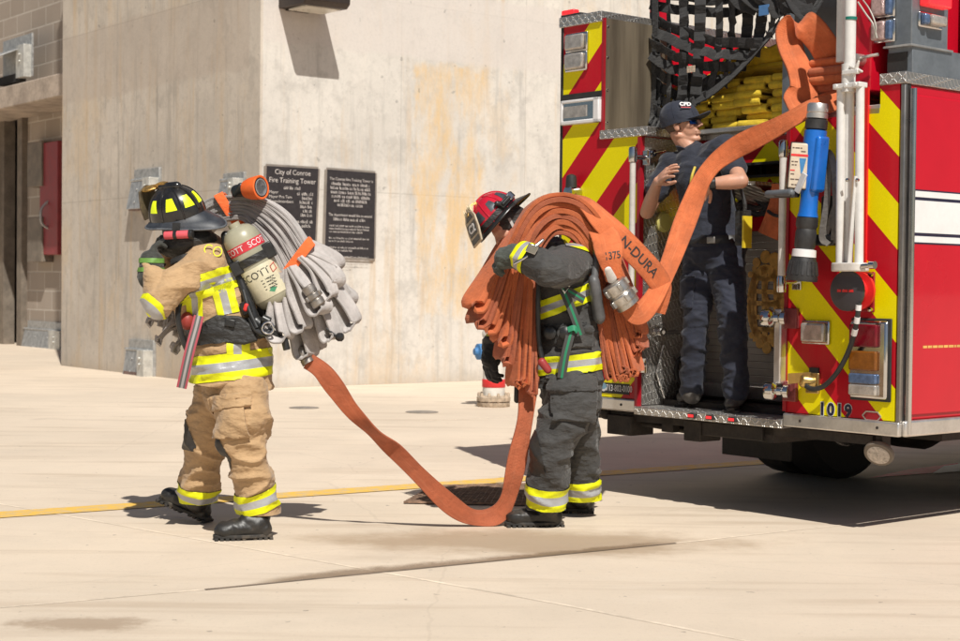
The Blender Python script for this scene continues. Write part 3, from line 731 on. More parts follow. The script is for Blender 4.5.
# recess
mm = MB(); mm.box((.012, YR2-.008, .57), (.52, YR2-.0005, ZH-.04)); part(mm, 'recess_side', trd)
lou = NT('roll_up_door'); o_ = lou.obj(); x, y, z = lou.xyz(o_)[:3]
fz = lou.math('FRACT', lou.math('MULTIPLY', z, 1/.042)); n_ = lou.noise(o_, 2.2, 5, .6)
lou.bump(lou.sstep(lou.math('ABSOLUTE', lou.math('SUBTRACT', fz, .5)), .5, .40), .6, .004)
cc = lou.mix(lou.sstep(n_, .3, .7), (.26, .24, .215, 1), (.38, .355, .32, 1)); cc = lou.mix(lou.math('MULTIPLY', lou.sstep(fz, .1, .02), .6), cc, (.05, .045, .04, 1))
lou = lou.out(cc, .45, .35)
RX = .52
mm = MB(); mm.box((RX, YR1-.2, .57), (RX+.03, YR2, 1.62)); RD = part(mm, 'roll_up_door', lou)
mm = MB(); mm.box((RX-.10, YR1, .62), (RX, YR2, .70)); part(mm, 'lower_ledge', alu, bevel=.005)
mm = MB(); mm.box((RX-.02, YR1, 1.62), (RX+.03, YR2, 1.95)); part(mm, 'recess_panel', chm)
mm = MB(); mm.box((RX-.02, YR1, 2.02), (RX+.03, YR2, ZH-.03)); part(mm, 'recess_panel', chm)
mm = MB(); mm.box((RX+.25, YR1, 1.9), (RX+.28, YR2, 2.05)); part(mm, 'slot_back', pm('slot_brown', (.10, .055, .02), .7, var=.4), None)
mm = MB()
for zz in (1.945, 2.02): mm.box((RX-.04, YR1, zz-.008), (RX, YR2, zz+.008))
for yy in (.98, 1.22, 1.46, 1.7): mm.box((RX+.1, yy-.008, 1.94), (RX+.14, yy+.008, 2.03))
part(mm, 'slot_frame', blk)
a, b = TP(737, 184, .35), TP(770, 190, .35)
mm = MB(); mm.box((.22, b.y, a.z-.02), (.5, a.y, a.z)); mm.prism([(.22, b.y, a.z-.02), (.22, a.y, a.z-.02), (.48, a.y, a.z-.16), (.48, b.y, a.z-.16)], (.015, 0, -.0)); part(mm, 'step_bracket', trd)
# step
mm = MB(); mm.box((-.03, YR1, .515), (RX, YR2+.01, .565)); part(mm, 'rear_step', trd, bevel=.006)
rl = pm('red_marker_lens', (.85, .02, .03), .25, Emission_Color=(1, .05, .05, 1), Emission_Strength=.5)
for px in (693, 711, 733.5):
    q = TP(px, 409+(px-693)*.115, -.03); q.z = .541
    mm = MB(); mm.box((-.048, q.y-.028, q.z-.014), (-.03, q.y+.028, q.z+.014)); k = part(mm, 'marker_light', blk, bevel=.004)
    mm = MB(); mm.box((-.053, q.y-.019, q.z-.008), (-.048, q.y+.019, q.z+.008)); part(mm, 'lens', rl, k)
# emblem: ornate gold monogram of three interlaced letters on the roll-up door
TREM = MB()
def em(px, py): 
    q = TP(767+(px-767)*1.0, 303+(py-303)*.92, RX-.006); return V((RX-.006, q.y, q.z))
def ring(cx, cy, rx, ry, w_, a0=0, a1=360, n=30):
    pts = [(em(cx+rx*math.cos(math.radians(t_)), cy+ry*math.sin(math.radians(t_)))) for t_ in [a0+(a1-a0)*i/n for i in range(n+1)]]
    for i in range(n):
        TREM.bar(pts[i], pts[i+1]+(pts[i+1]-pts[i])*.15, .006, w_, X_)
for a_ in ((766, 305, 16.5, 41, .035), (766, 305, 13, 36, .02)): ring(*a_)
for x_, w_ in ((754.5, .03), (764.5, .04), (776, .035)): TREM.bar(em(x_, 263), em(x_+.5, 345), .006, w_, X_)
for y_ in (276, 290, 303, 318, 331): TREM.bar(em(752, y_), em(780, y_+1.5), .006, .028, X_)
ring(773, 289, 8, 16, .026); ring(773, 318, 8, 16, .026); ring(757, 305, 7, 32, .022, 60, 300)
for px, py, r in ((757, 259, .03), (766, 253, .04), (775, 256, .045), (760, 347, .03), (767, 352, .035), (775, 346, .03), (751, 272, .02), (781, 270, .03), (752, 338, .02)):
    TREM.lathe([(r, 0), (r, .006), (0, .007)], em(px, py), -X_, 10)
part(TREM, 'gold_emblem', gold, RD, smooth=False)
# rub rails
def railm(a, b): 
    mm = MB(); mm.box(a, b); return mm
part(railm((-.022, -.01, ZB), (.012, YR1, ZP-.004)), 'rub_rail', alu, bevel=.008)
part(railm((-.022, YR2, ZB), (.012, YL+.01, ZP-.004)), 'rub_rail', alu, bevel=.008)
part(railm((.012, -.03, ZB), (5.3, 0, ZP+.004)), 'rub_rail', alu, bevel=.01)
mm = MB(); mm.box((-.024, YR2-.012, ZB), (.012, YR2+.012, ZH-.04)); part(mm, 'edge_trim', redd)
mm = MB(); mm.box((-.01, YR1-.012, .61), (.014, YR1+.012, ZH-.04)); part(mm, 'edge_trim', redd)
mm = MB()
for y_ in (.12, .62, 1.98, 2.42): mm.lathe([(.008,0),(.008,.003),(0,.004)], (-.022, y_, (ZB+ZP)/2), -X_, 8)
part(mm, 'bolts', und)
# lamps on the rear ---------------------------------------------------
glass = pm('clear_lens', (.46, .42, .38), .14, .45, var=.25, ns=25, bump=.25, bs=120); ramb = pm('amber_lens', (.20, .066, .008), .15, var=.25, ns=18, bump=.25, bs=140); rred = pm('red_lens', (.13, .004, .010), .15, var=.3, ns=18, bump=.25, bs=140); rblu = pm('blue_lens', (.10, .15, .26), .15, .3, var=.3, ns=40)
def lamp(px0, py0, px1, py1, lens, name='warning_light', depth=.045, bez=chrome, side=None):
    a, b = TP(px0, py0), TP(px1, py1); y0, y1 = min(a.y, b.y), max(a.y, b.y); z0, z1 = min(a.z, b.z), max(a.z, b.z)
    cy, cz, hy, hz = (y0+y1)/2, (z0+z1)/2, (y1-y0)/2, (z1-z0)/2
    mm = MB(); mm.box((-.02, y0, z0), (0, y1, z1)); r_ = part(mm, name, bez, bevel=.008)
    mm = MB(); mm.box((-depth, cy-hy*.84, cz-hz*.8), (-.018, cy+hy*.84, cz+hz*.8)); part(mm, 'lens', lens, r_, bevel=.012)
    return r_
lamp(567.5, 34.5, 589, 50.5, glass); lamp(567, 53.5, 588.5, 70, glass)
mm = MB(); a, b = TP(563, 91.5), TP(603, 96); mm.box((-.008, YU, b.z), (0, YL-.02, b.z+.035)); part(mm, 'panel_seam', blk)
mm = MB(); mm.box((-.010, YU, b.z-.012), (0, YL-.02, b.z-.002)); part(mm, 'seam_trim', alu)
# scene light in a square chrome frame
a, b = TP(563.5, 101.5), TP(601.5, 127); y0, y1, z0, z1 = b.y, a.y, b.z+.03, a.z
mm = MB()
mm.box((-.03, y0, z0), (0, y1, z0+.025)); mm.box((-.03, y0, z1-.02), (0, y1, z1)); mm.box((-.03, y0, z0), (0, y0+.05, z1)); mm.box((-.03, y1-.02, z0), (0, y1, z1))
SL = part(mm, 'scene_light', whit, bevel=.006)
mm = MB(); mm.box((-.022, y0+.05, z0+.025), (-.006, y1-.02, z1-.02)); part(mm, 'reflector', chrome, SL)
mm = MB(); mm.box((-.028, y0+.11, z0+.045), (-.022, y1-.03, z1-.04)); part(mm, 'lens', glass, SL)
mm = MB(); q = TP(574, 11.5, .06); mm.box((.03, q.y-.09, ZTL+.065), (.09, q.y+.09, ZTL+.09)); k = part(mm, 'marker_light', blk, bevel=.004)
mm = MB(); mm.box((.028, q.y-.03, ZTL+.085), (.08, q.y+.085, ZTL+.118)); part(mm, 'lens', rl, k, bevel=.008)
# small knobbed light and catch low on the left panel
q = TP(577, 193); mm = MB(); mm.lathe([(.05, 0), (.05, .03), (.04, .05), (.04, .08), (0, .085)], q, -X_, 20); k = part(mm, 'spot_light', chrome)
mm = MB(); mm.lathe([(.036, 0), (.034, .05), (.03, .075), (.012, .085), (0, .085)], q+V((-.05, 0, .03)), Z_, 18); part(mm, 'cap', blk, k)
mm = MB(); a, b = TP(583, 205), TP(594, 213); mm.box((-.02, b.y, b.z), (0, a.y, a.z)); part(mm, 'door_catch', chrome, bevel=.006)
# hand rails ----------------------------------------------------------
def handrail(px, py0, py1, s, sp, rp=.018):
    a, b = TP(px, py0, s), TP(px+1.2, py1, s)
    b.y = a.y
    mm = MB(); mm.cyl(a, b, rp, n=16); r_ = part(mm, 'hand_rail', polew)
    for p, ddz in ((a, -.03), (b, .03)):
        mm = MB(); mm.lathe([(.024, -.045), (.026, -.03), (.026, .03), (.022, .045), (0, .05)], p+V((0,0,ddz*.5)), Z_, 16)
        mm.cyl(p+V((0,0,ddz)), (0.0, p.y+sp, p.z+ddz), .016, n=12); mm.box((-.012, p.y+sp-.03, p.z+ddz-.045), (0, p.y+sp+.03, p.z+ddz+.045))
        part(mm, 'rail_bracket', chrome, r_, bevel=.003)
    return r_
handrail(633, 152, 371, -.09, -.03)
handrail(783.5, 146, 287, -.10, -.03, .02)
mm = MB(); a, b = TP(781, 309, -.03), TP(781, 384, -.03); mm.box((-.06, a.y-.024, b.z), (-.0, a.y+.024, a.z)); part(mm, 'door_channel', alu, bevel=.008)
for px, py in ((768, 318), (771, 391)):
    q = TP(px, py, -.09); r0 = TP(786, py+1.5)
    mm = MB(); mm.lathe([(.046, -.03), (.05, -.02), (.05, .015), (.035, .03), (.022, .035), (.022, .06), (.036, .075), (.036, .10), (0, .105)], q, V((.35, -.93, 0)), 24); k = part(mm, 'latch_knob', chrome)
    mm = MB(); mm.box((-.03, YR1-.09, q.z-.055), (0, YR1+.0, q.z+.055)); part(mm, 'latch_plate', pm('latch_red', (.20, .04, .04), .4, .3), k, bevel=.005)
# folded step and small lamp on the recess side
def RS(px, py): return TIN @ onplane(px, py, TMX @ V((0, YR2-.01, 0)), ty)
c = [RS(652, 373), RS(659, 345), RS(672, 365), RS(660, 398)]
mm = MB(); mm.prism([V(p)+V((0,-.03,0)) for p in c], (0, -.012, 0)); k = part(mm, 'folding_step', trd)
q = RS(677, 370); mm = MB(); mm.tube([q+V((.06*math.cos(t_), -.05, .08*math.sin(t_))) for t_ in [2*PI*i/20 for i in range(21)]], .014, 8); part(mm, 'step_loop', blk, k)
q = RS(668, 332); mm = MB(); mm.cyl(q+V((-.07,-.03,0)), q+V((.1,-.03,.0)), .012); mm.lathe([(.03,0),(.03,.03),(0,.03)], q+V((-.07,0,0)), -Y_, 12); part(mm, 'grab_handle', chrome)
for z_ in (2.08,):
    q = RS(655, 148); mm = MB(); mm.lathe([(.03,0),(.03,.02),(.02,.04),(0,.04)], (.06, YR2-.008, 2.08), -Y_, 14); mm.cyl((.06, YR2-.04, 2.08), (.16, YR2-.04, 2.1), .01); part(mm, 'grab_handle', chrome)
q = RS(662, 222); mm = MB(); mm.lathe([(.06,0),(.065,.02),(.05,.035),(0,.035)], q, -Y_, 20); part(mm, 'step_light', pm('yellowish_lens', (.55,.5,.15), .3), None)
# right panel fittings
lamp(803.5, 320, 831, 345, glass, 'scene_light', .05)
a, b = TP(853, 320), TP(889, 400); y0, y1, z0, z1 = b.y, a.y, b.z, a.z; TLs = (z1-z0)
mm = MB(); mm.box((-.03, y0, z0), (0, y1, z1)); TL = part(mm, 'tail_light', chrome, bevel=.014)
mm = MB(); mm.box((-.012, y0-.016, z0-.012), (-.001, y1+.004, z1+.012)); part(mm, 'gasket', blk, TL, bevel=.006)
ys0, ys1 = y0+.05, y1-.012
for k, (f0, f1, lm) in enumerate(((.66, .95, rred), (.36, .61, ramb), (.19, .32, rblu), (.04, .18, glass))):
    mm = MB(); mm.box((-.052, ys0, z0+TLs*f0), (-.028, ys1, z0+TLs*f1)); part(mm, 'lens', lm, TL, bevel=.008)
# identification number
q = TP(835, 410.5, -.004); text('1019', .092, q, (0,-1,0), (0,0,1), navy, TR, 'number', 'CENTER', .001, True, bold=.003, track=1.22)
q = TP(835, 410.5, -.002); text('1019', .092, q, (0,-1,0), (0,0,1), whit, TR, 'number', 'CENTER', .0005, True, bold=.007, track=1.22)
def hexmark(p, ax, up, w_, h_, nrm, pa):
    p = V(p); ax, up = V(ax), V(up)
    pts = [p-ax*w_, p-ax*w_*.62+up*h_, p+ax*w_*.62+up*h_, p+ax*w_, p+ax*w_*.62-up*h_, p-ax*w_*.62-up*h_]
    mm = MB()
    for i in range(6): mm.bar(pts[i], pts[(i+1) % 6], .008, .006, V(nrm))
    k = part(mm, 'reflector', alu); mm = MB(); mm.prism([p+(v-p)*.9-V(nrm)*.001 for v in pts], V(nrm)*.003); part(mm, 'reflector_lens', pa, k)
q = TP(872, 416); hexmark((0, q.y, q.z), Y_, Z_, .058, .022, -X_, redd)
q = TS(905, 405); hexmark((.055, 0, q.z), Z_, X_, .08, .014, -Y_, rl)
# gold shore-power inlet and its black lead
q = TP(813, 382); mm = MB(); mm.box((-.02, q.y-.05, q.z-.06), (0, q.y+.035, q.z+.05)); INL = part(mm, 'power_inlet', pm('brass', (.62, .43, .16), .3, .9, var=.2), bevel=.004)
mm = MB(); mm.lathe([(.035, 0), (.035, .07), (.028, .08), (0, .08)], q+V((-.0,-.01,0)), V((-.8, .5, .1)), 18); mm.prism([q+V((-.03,-.01,.03)), q+V((-.1,.09,.02)), q+V((-.1,.09,-.02)), q+V((-.03,-.01,0))], (0,0,.03)); part(mm, 'inlet_cover', INL.data.materials[0], INL, bevel=.006)
mm = MB(); a = TP(815, 371); mm.box((-.012, a.y-.03, a.z-.018), (0, a.y+.03, a.z+.018)); part(mm, 'inlet_label', blk, INL)
# cord reel
q = TP(862, 291); mm = MB(); mm.box((-.012, q.y-.085, q.z-.11), (-.001, q.y+.07, q.z+.10)); REEL = part(mm, 'cord_reel', redd, bevel=.006)
hubm = pm('reel_red', (.62, .02, .02), .35)
mm = MB(); mm.lathe([(.085, .012), (.10, .02), (.10, .035), (.065, .04), (.065, .10), (.06, .11), (0, .11)], q+V((0,.0,0)), -X_, 28); part(mm, 'reel_drum', hubm, REEL)
mm = MB(); mm.lathe([(.10, .11), (.105, .115), (.105, .13), (.095, .135), (0, .135)], q+V((-.0,.0,0)), -X_, 28); part(mm, 'reel_cap', pm('reel_cap', (.045, .04, .045), .5), REEL)
marks(q+V((-.1365,0,0)), (0,-1,0), (0,0,1), .11, .014, hubm, REEL, 3, True)
mm = MB()
for dy, dz in ((-.07,.085),(-.07,-.095),(.055,-.095)): mm.lathe([(.012,0),(.012,.02),(0,.022)], q+V((-.012,dy,dz)), -X_, 8)
part(mm, 'bolts', chrome, REEL)
cb = cat([TP(859,303,-.14), TP(857,320,-.13), TP(853,338,-.10), TP(846,357,-.07), TP(836,374,-.06), TP(824,386,-.06), TP(813,389,-.07), TP(806,386,-.07)], 6)
mm = MB(); mm.tube(cb, .0135, 10); CORD = part(mm, 'power_cord', blk, REEL)
for i0, i1 in ((1, 3), (5, 7), (9, 11)):
    mm = MB(); mm.tube(cb[i0:i1+1], .0155, 10); part(mm, 'cord_tape', whit, CORD)
# sticker with a blue emblem and a phone number
q = TP(614, 389.5); a, b = TP(597, 381), TP(629.5, 397)
mm = MB(); mm.box((-.003, b.y, b.z+.012), (0, a.y+.02, a.z-.005)); ST = part(mm, 'sticker', blk)
text('713-802-0100', .055, V((-.004, TP(606.5, 389).y, (a.z+b.z)/2+.004)), (0,-1,0), (0,0,1), whit, ST, 'lettering', 'LEFT', .0005, True, sx=.72)
c = TP(601.5, 387.5); mm = MB(); zc_ = (a.z+b.z)/2+.005
mm.prism([(-.004, c.y+.05*math.cos(t_), zc_+.035*math.sin(t_)*(.6 if math.sin(t_) < 0 else 1)) for t_ in [2*PI*i/16 for i in range(16)]], (-.0006,0,0)); part(mm, 'badge', pm('badge_blue', (.20,.36,.48), .4), ST)
mm = MB(); mm.prism([(-.0048, c.y+.048-.096*i/8, zc_+.012*math.sin(i*.8)) for i in range(9)]+[(-.0048, c.y-.048+.096*i/8, zc_-.012+.012*math.sin((8-i)*.8)) for i in range(9)], (-.0005,0,0)); part(mm, 'badge_swoosh', whit, ST)
# ---- light box on the right top corner
a, b = TP(871, 62), TP(903.5, 0); g0 = TS(940, 60)
xb = 1.0
mm = MB(); mm.box((.06, .0, ZTR+.06), (.55, .15, ZTR+.20)); LB = part(mm, 'light_housing', grey, bevel=.004)
mm = MB(); mm.box((.055, .03, ZTR+.075), (.062, .15, ZTR+.17)); part(mm, 'housing_opening', blk, LB)
mm = MB(); mm.box((.04, -.005, ZTR+.20), (.36, .155, 3.35)); part(mm, 'light_box', grey, LB, bevel=.005)
mm = MB(); mm.box((.03, -.012, ZTR+.195), (.40, .16, ZTR+.205)); part(mm, 'shelf', alu, LB)
for py0, py1 in ((-2, 16), (21, 41)):
    a, b = TP(875, py0, .04), TP(902, py1, .04); b.y = a.y-.135
    mm = MB(); mm.box((.02, b.y, b.z), (.04, a.y, a.z)); k = part(mm, 'warning_light', chrome, LB, bevel=.008)
    mm = MB(); mm.box((-.012, b.y+.045, b.z+.012), (.022, a.y-.008, a.z-.012)); mm2 = MB(); mm2.box((-.006, b.y+.008, b.z+.012), (.022, b.y+.042, a.z-.012))
    part(mm, 'lens', pm('pinkish_lens', (.45, .32, .30), .15, .3, var=.35, ns=50, bump=.8, bs=200), LB, bevel=.01); part(mm2, 'blue_lens', rblu, LB, bevel=.008)
a, b = TS(916.5, 11), TS(939.5, 31)
mm = MB(); mm.box((a.x, -.02, b.z), (b.x, -.005, a.z)); k = part(mm, 'warning_light', chrome, LB, bevel=.008)
mm = MB(); mm.box((a.x+.06, -.06, b.z+.012), (b.x-.008, -.018, a.z-.012)); part(mm, 'lens', glass, LB, bevel=.014)
mm = MB(); mm.box((a.x+.01, -.05, b.z+.012), (a.x+.055, -.018, a.z-.012)); part(mm, 'blue_lens', rblu, LB, bevel=.01)
mm = MB(); a = TS(912, 1); mm.box((.1, -.07, a.z-.02), (.3, -.005, a.z+.06)); part(mm, 'red_lens', rl, LB, bevel=.01)
q = TP(862, 60); mm = MB(); mm.lathe([(.03,-.02),(.03,.05),(.02,.055),(0,.056)], V((-.01, q.y, q.z)), -X_, 14); mm.tube(cat([V((-.03, q.y, q.z)), V((-.05, q.y-.05, q.z+.005)), V((-.04, q.y-.13, q.z+.012))], 5), .009, 8); part(mm, 'clamp_handle', alu)
mm = MB(); mm.tube(cat([TP(858,2,-.02), TP(866,14,-.03), TP(873,24,-.03), TP(877,38,-.02)], 5), .005, 6); mm.tube(cat([TP(863,0,-.02), TP(870,10,-.03), TP(876,26,-.03), TP(874,38,-.02)], 5), .004, 6); part(mm, 'wire', pm('wire_grey', (.4,.38,.33), .5))
# raised body behind the light box
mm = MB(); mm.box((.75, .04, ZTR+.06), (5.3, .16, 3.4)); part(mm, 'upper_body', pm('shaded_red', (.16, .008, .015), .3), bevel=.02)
# ---- side: doors, stripes, handle
def side(x0, x1, z0, z1, th): 
    mm = MB(); mm.box((x0, -th, z0), (x1, 0.0, z1)); return mm
part(side(.085, 1.28, ZP+.03, ZTR-.05, .012), 'side_door', red, bevel=.008)
part(side(2.65, 3.9, 1.25, ZTR-.05, .012), 'side_door', red, bevel=.008)
part(side(3.95, 5.25, ZP+.03, ZTR-.05, .012), 'side_door', red, bevel=.008)
part(side(1.33, 2.6, 1.25, ZTR-.05, .012), 'side_door', red, bevel=.008)
q0, q1 = TS(915, 88, -.03), TS(915, 434, -.03)
mm = MB(); mm.cyl((q0.x, -.03, q0.z), (q0.x, -.03, q1.z), .011, n=12); mm.box((q0.x-.012, -.022, q1.z), (q0.x+.012, -.012, q0.z)); part(mm, 'door_rail', chrome)
for (p0, p1) in ((190.3, 196.3), (199.6, 232.2), (235.6, 241.8)):
    z1, z0 = TS(906, p0).z, TS(906, p1).z
    mm = MB(); mm.box((.035, -.0145, z0-.008), (5.28, -.0125, z1+.008)); part(mm, 'stripe_edge', navy)
    mm = MB(); mm.box((.035, -.0165, z0), (5.28, -.0146, z1)); part(mm, 'side_stripe', whit)
q = TS(923, 347, -.0125); marks((q.x+.3, -.0130, q.z), (1,0,0), (0,0,1), .6, .013, gold, TR, 5, True)
# ---- running gear and cab
tyre = pm('tyre_rubber', (.018, .017, .016), .8, var=.3, ns=15, bump=.3)
def wheel(x, y, w_=.27, r=.51):
    mm = MB(); prof = [(.29, -w_/2+.02), (.34, -w_/2), (.47, -w_/2), (r, -w_/2+.035), (r, w_/2-.035), (.47, w_/2), (.34, w_/2), (.29, w_/2-.02)]
    mm.lathe(prof, (x, y, r), Y_, 40); k = part(mm, 'wheel', tyre)
    mm = MB(); mm.lathe([(.29, -w_/2+.02), (.27, -w_/2+.06), (.12, -w_/2+.07), (.12, -w_/2+.01), (.1, -w_/2), (0, -w_/2)], (x, y, r), Y_, 30); part(mm, 'rim', alu, k)
for y in (.18, .48, 1.90, 2.20): wheel(1.95, y)
for y in (.2, 2.37): wheel(6.6, y, .3)
mm = MB(); mm.cyl((1.95, .3, .51), (1.95, 2.3, .51), .09); mm.lathe([(.2,-.2),(.26,-.1),(.26,.1),(.2,.2)], (1.95, 1.28, .51), Y_, 20); part(mm, 'rear_axle', und)
mm = MB()
for y in (.86, 1.62): mm.box((.05, y, .42), (8.2, y+.09, .52))
mm.box((.05, .2, .465), (.2, 2.4, .515)); mm.box((.6, .15, .46), (1.1, 2.45, .52)); mm.box((2.7, .2, .45), (5.3, 2.4, .6)); mm.box((1.1, .75, .5), (2.7, 1.85, .6)); mm.box((1.15, 0.06, .95), (2.75, YR1, 1.2)); mm.box((.2, .2, .50), (5.2, 2.4, .60))
part(mm, 'chassis', und)
a, b = TP(722, 436, 1.0), TP(790, 462, 1.0)
mm = MB(); mm.box((1.0, b.y, b.z), (1.02, a.y, .56)); part(mm, 'mud_flap', pm('flap_rubber', (.045, .04, .037), .7, var=.3), bevel=.004)
mm = MB(); a, b = TP(622, 414, .1), TP(640, 426, .1); mm.box((.02, b.y, a.z-.12), (.22, a.y+.05, a.z)); p, q = TP(635, 422, .12), TP(694, 432, .12); mm.cyl(p, q, .018); r_ = TP(699, 428, .12); mm.box((.02, r_.y-.1, r_.z-.07), (.2, r_.y+.03, r_.z+.05)); mm.box((.03, r_.y-.55, r_.z-.03), (.2, r_.y-.1, r_.z+.05))
part(mm, 'tow_gear', und, bevel=.006)
mm = MB(); p = TP(585, 402, .1); mm.caps(p+V((0,0,0)), TP(606, 413, .05), .03, .04); part(mm, 'exhaust_tip', und)
q = TP(879, 453.5, .05); mm = MB(); mm.lathe([(.04, .05), (.078, .01), (.08, 0), (.075, -.012), (.064, -.014), (0, -.010)], q, V((.75,.25,.6)), 28); k = part(mm, 'ground_light', pm('lamp_rubber', (.16, .13, .10), .6))
mm = MB(); mm.lathe([(.06, -.015), (.05, -.019), (0, -.021)], q, V((.75,.25,.6)), 24); k2 = part(mm, 'lens', pm('dull_lens', (.42, .37, .32), .3, var=.4, ns=60), k)
mm = MB(); mm.box((.05, q.y-.02, q.z), (.12, q.y+.02, .56)); part(mm, 'lamp_bracket', und, k)
# cab
mm = MB(); pr = [(5.5, .55), (8.35, .55), (8.4, 1.3), (8.25, 1.75), (7.95, 2.75), (7.6, 2.95), (5.5, 2.95)]
mm.prism([(x, .02, z) for x, z in pr], (0, 2.53, 0)); CAB = part(mm, 'cab', red, bevel=.05)
wg = pm('cab_glass', (.02, .025, .03), .05, var=.05)
for x0, x1 in ((5.7, 6.5), (6.75, 7.75)):
    for y in (.012, 2.552): mm = MB(); mm.box((x0, y, 1.75), (x1, y+.012, 2.6)); part(mm, 'window', wg, CAB, bevel=.004)
mm = MB(); mm.prism([(8.235, .2, 1.85), (8.235, 2.37, 1.85), (8.0, 2.37, 2.65), (8.0, .2, 2.65)], (.03, 0, .01)); part(mm, 'windscreen', wg, CAB)
mm = MB(); mm.box((8.35, -.02, .45), (8.75, 2.6, .85)); part(mm, 'front_bumper', chrome, bevel=.03)
# ------------------------------------------------------------------ things hung on the truck
webm = fabric('black_webbing', (.022, .021, .021), 1200, .35, .3, 30)
def W2(p): return TMX @ V(p)
def wp(px, py, s): return W2(TP(px, py, s))
# cargo net
NETG = thing('cargo_net', wp(660, 130, .42), 'black woven webbing net hanging across the top of the hose bed', 'cargo net')
hyp = cat([(650, 131), (668, 122), (690, 104), (712, 92), (738, 70), (760, 46), (779, 20), (782, -20)], 8)
top_ = [(653, -22), (667, -22), (683, -22), (700, -22), (716, -22), (731, -22), (746, -22), (760, -22), (773, -22)]
rn = random.Random(4)
for i, (tx_, ty_) in enumerate(top_):
    f = (i+.4)/9; h = hyp[int(f*(len(hyp)-12))]
    a = (tx_, ty_); b = (h[0]+2, h[1]+1); P_ = []
    for k in range(15):
        t_ = k/14; x = a[0]+(b[0]-a[0])*t_ + 7*math.sin(t_*PI)*(1 if i > 3 else .3) - 10*t_*(1-t_)*(i > 4); y = a[1]+(b[1]-a[1])*t_
        P_.append(wp(x, y, .42+.04*math.sin(3*t_+i)+(.011 if (k+i) % 2 else -.011)))
    mm = MB(); mm.ribbon(cat(P_, 2), ty*(.98)+tx*.5*math.sin(i*1.7)+V((0,0,.35*math.sin(i*2.3))), .070, .004); mm.build('web_strap', webm, NETG)
for j in range(12):
    y0 = -8+j*12.5; f = .06+.90*(1-j/12.0); h = hyp[int(f*(len(hyp)-6))]
    if j < 2: h = (783, -12+j*13)
    a = (650, y0); b = h; P_ = []
    for k in range(15):
        t_ = k/14; x = a[0]+(b[0]-a[0])*t_; y = a[1]+(b[1]-a[1])*t_ + 9*math.sin(t_*PI)*rn.uniform(.7, 1.2)
        P_.append(wp(x, y, .42+.04*math.sin(3*t_+j)+(-.011 if (k+j) % 2 else .011)))
    mm = MB(); mm.ribbon(cat(P_, 2), V((0,0,1))+ty*.25*math.sin(j*1.9)+tx*.4*math.sin(j*2.7), .062, .004); mm.build('web_strap', webm, NETG)
mm = MB(); mm.ribbon([wp(x, y, .40) for x, y in hyp], V((0,0,1))+tx*.4, .06, .008); mm.build('edge_strap', webm, NETG)
mm = MB(); mm.ribbon(cat([wp(655, -20, .42), wp(655, 40, .42), wp(653, 90, .42), wp(650, 130, .40)], 6), ty, .05, .006); mm.build('edge_strap', webm, NETG)
a = wp(764, 10, .35); mm = MB(); mm.obox(a, tx*.004, ty*.035, V((0,0,.03))); mm.build('tag', pm('blue_tag', (.08, .20, .42), .4), NETG)
a = wp(691, 69, .35); mm = MB(); mm.obox(a, tx*.004, ty*.03, V((0,0,.02))); mm.build('tag', pm('pale_tag', (.5, .4, .3), .4, var=.5, ns=90), NETG)
for k in range(9):
    x0 = 735+k*8; P_ = [wp(x0-14+rn.uniform(-6,6), -14+rn.uniform(-6,6), .40), wp(x0+rn.uniform(-5,5), -2+k*.6+rn.uniform(-6,6), .37), wp(x0+10+rn.uniform(-4,4), 6+k*.7+rn.uniform(-6,6), .38), wp(x0+22, 2+rn.uniform(-8,10), .40)]
    mm = MB(); mm.ribbon(cat(P_, 5), V((0,0,1))+ty*rn.uniform(-.5,.5)+tx*rn.uniform(-.8,.8), .07, .005); mm.build('web_strap', webm, NETG)
# dark divider plate with a grey post
dv = thing('divider_plate', wp(820, 60, .55), 'dark grey divider plate with a pale post standing in the hose bed', 'divider')
a, b = TP(791, -20, .5), TP(850, 118, .5)
mm = MB(); mm.box((.5, b.y, ZH), (.52, a.y-.02, 3.3)); mm.build('plate', pm('grey_plastic', (.06, .055, .052), .4, .2, var=.2, ns=3), dv, local=False) if False else None
me = mm.mesh(); me.transform(TMX); link_mesh('plate', me, pm('grey_plastic', (.06, .055, .052), .4, .2, var=.2, ns=3), dv, smooth=False)
mm = MB(); mm.box((.46, a.y-.03, ZH), (.53, a.y+.02, 3.3)); me = mm.mesh(); me.transform(TMX); link_mesh('post', me, grey, dv, smooth=False)
# telescoping light stand with folded legs
LS = thing('light_stand', wp(849, 270, -.12), 'white telescoping light stand with folded tripod legs clamped upright to the truck', 'light stand')
s0 = -.13
wpole = pm('white_enamel', (.68, .66, .63), .35, .1, var=.08, ns=8)
def pole(px0, py0, px1, py1, r, name, s=s0, m_=None):
    mm = MB(); mm.cyl(wp(px0, py0, s), wp(px1, py1, s), r, n=18); return mm.build(name, m_ or wpole, LS)
pole(851, -40, 849.5, 85, .030, 'mast'); pole(842.5, -40, 841, 62, .026, 'mast', -.06)
pole(851, 17, 850.9, 20, .0315, 'mast_ring', s0, pm('green_ring', (.01, .16, .12), .4))
pole(848.7, 64, 848.5, 92, .036, 'mast_collar')
mm = MB(); c = wp(850, 86, s0-.0); mm.obox(c, tx*.035, ty*.085, V((0,0,.014))); mm.obox(wp(851, 72, s0-.03), tx*.012, ty*.05, V((0,0,.012)))
for dy in (-.06, 0, .06): mm.lathe([(.014,-.045),(.014,-.036)], c+ty*dy, tx, 8)
mm.build('leg_hub', wpole, LS, bevel=.008)
mm = MB(); k = wp(856, 69, s0-.03)
for a_ in range(4): mm.caps(k, k+ty*.04*math.cos(a_*PI/2+.4)+V((0,0,.04*math.sin(a_*PI/2+.4))), .012, .006)
mm.build('clamp_knob', polew, LS)
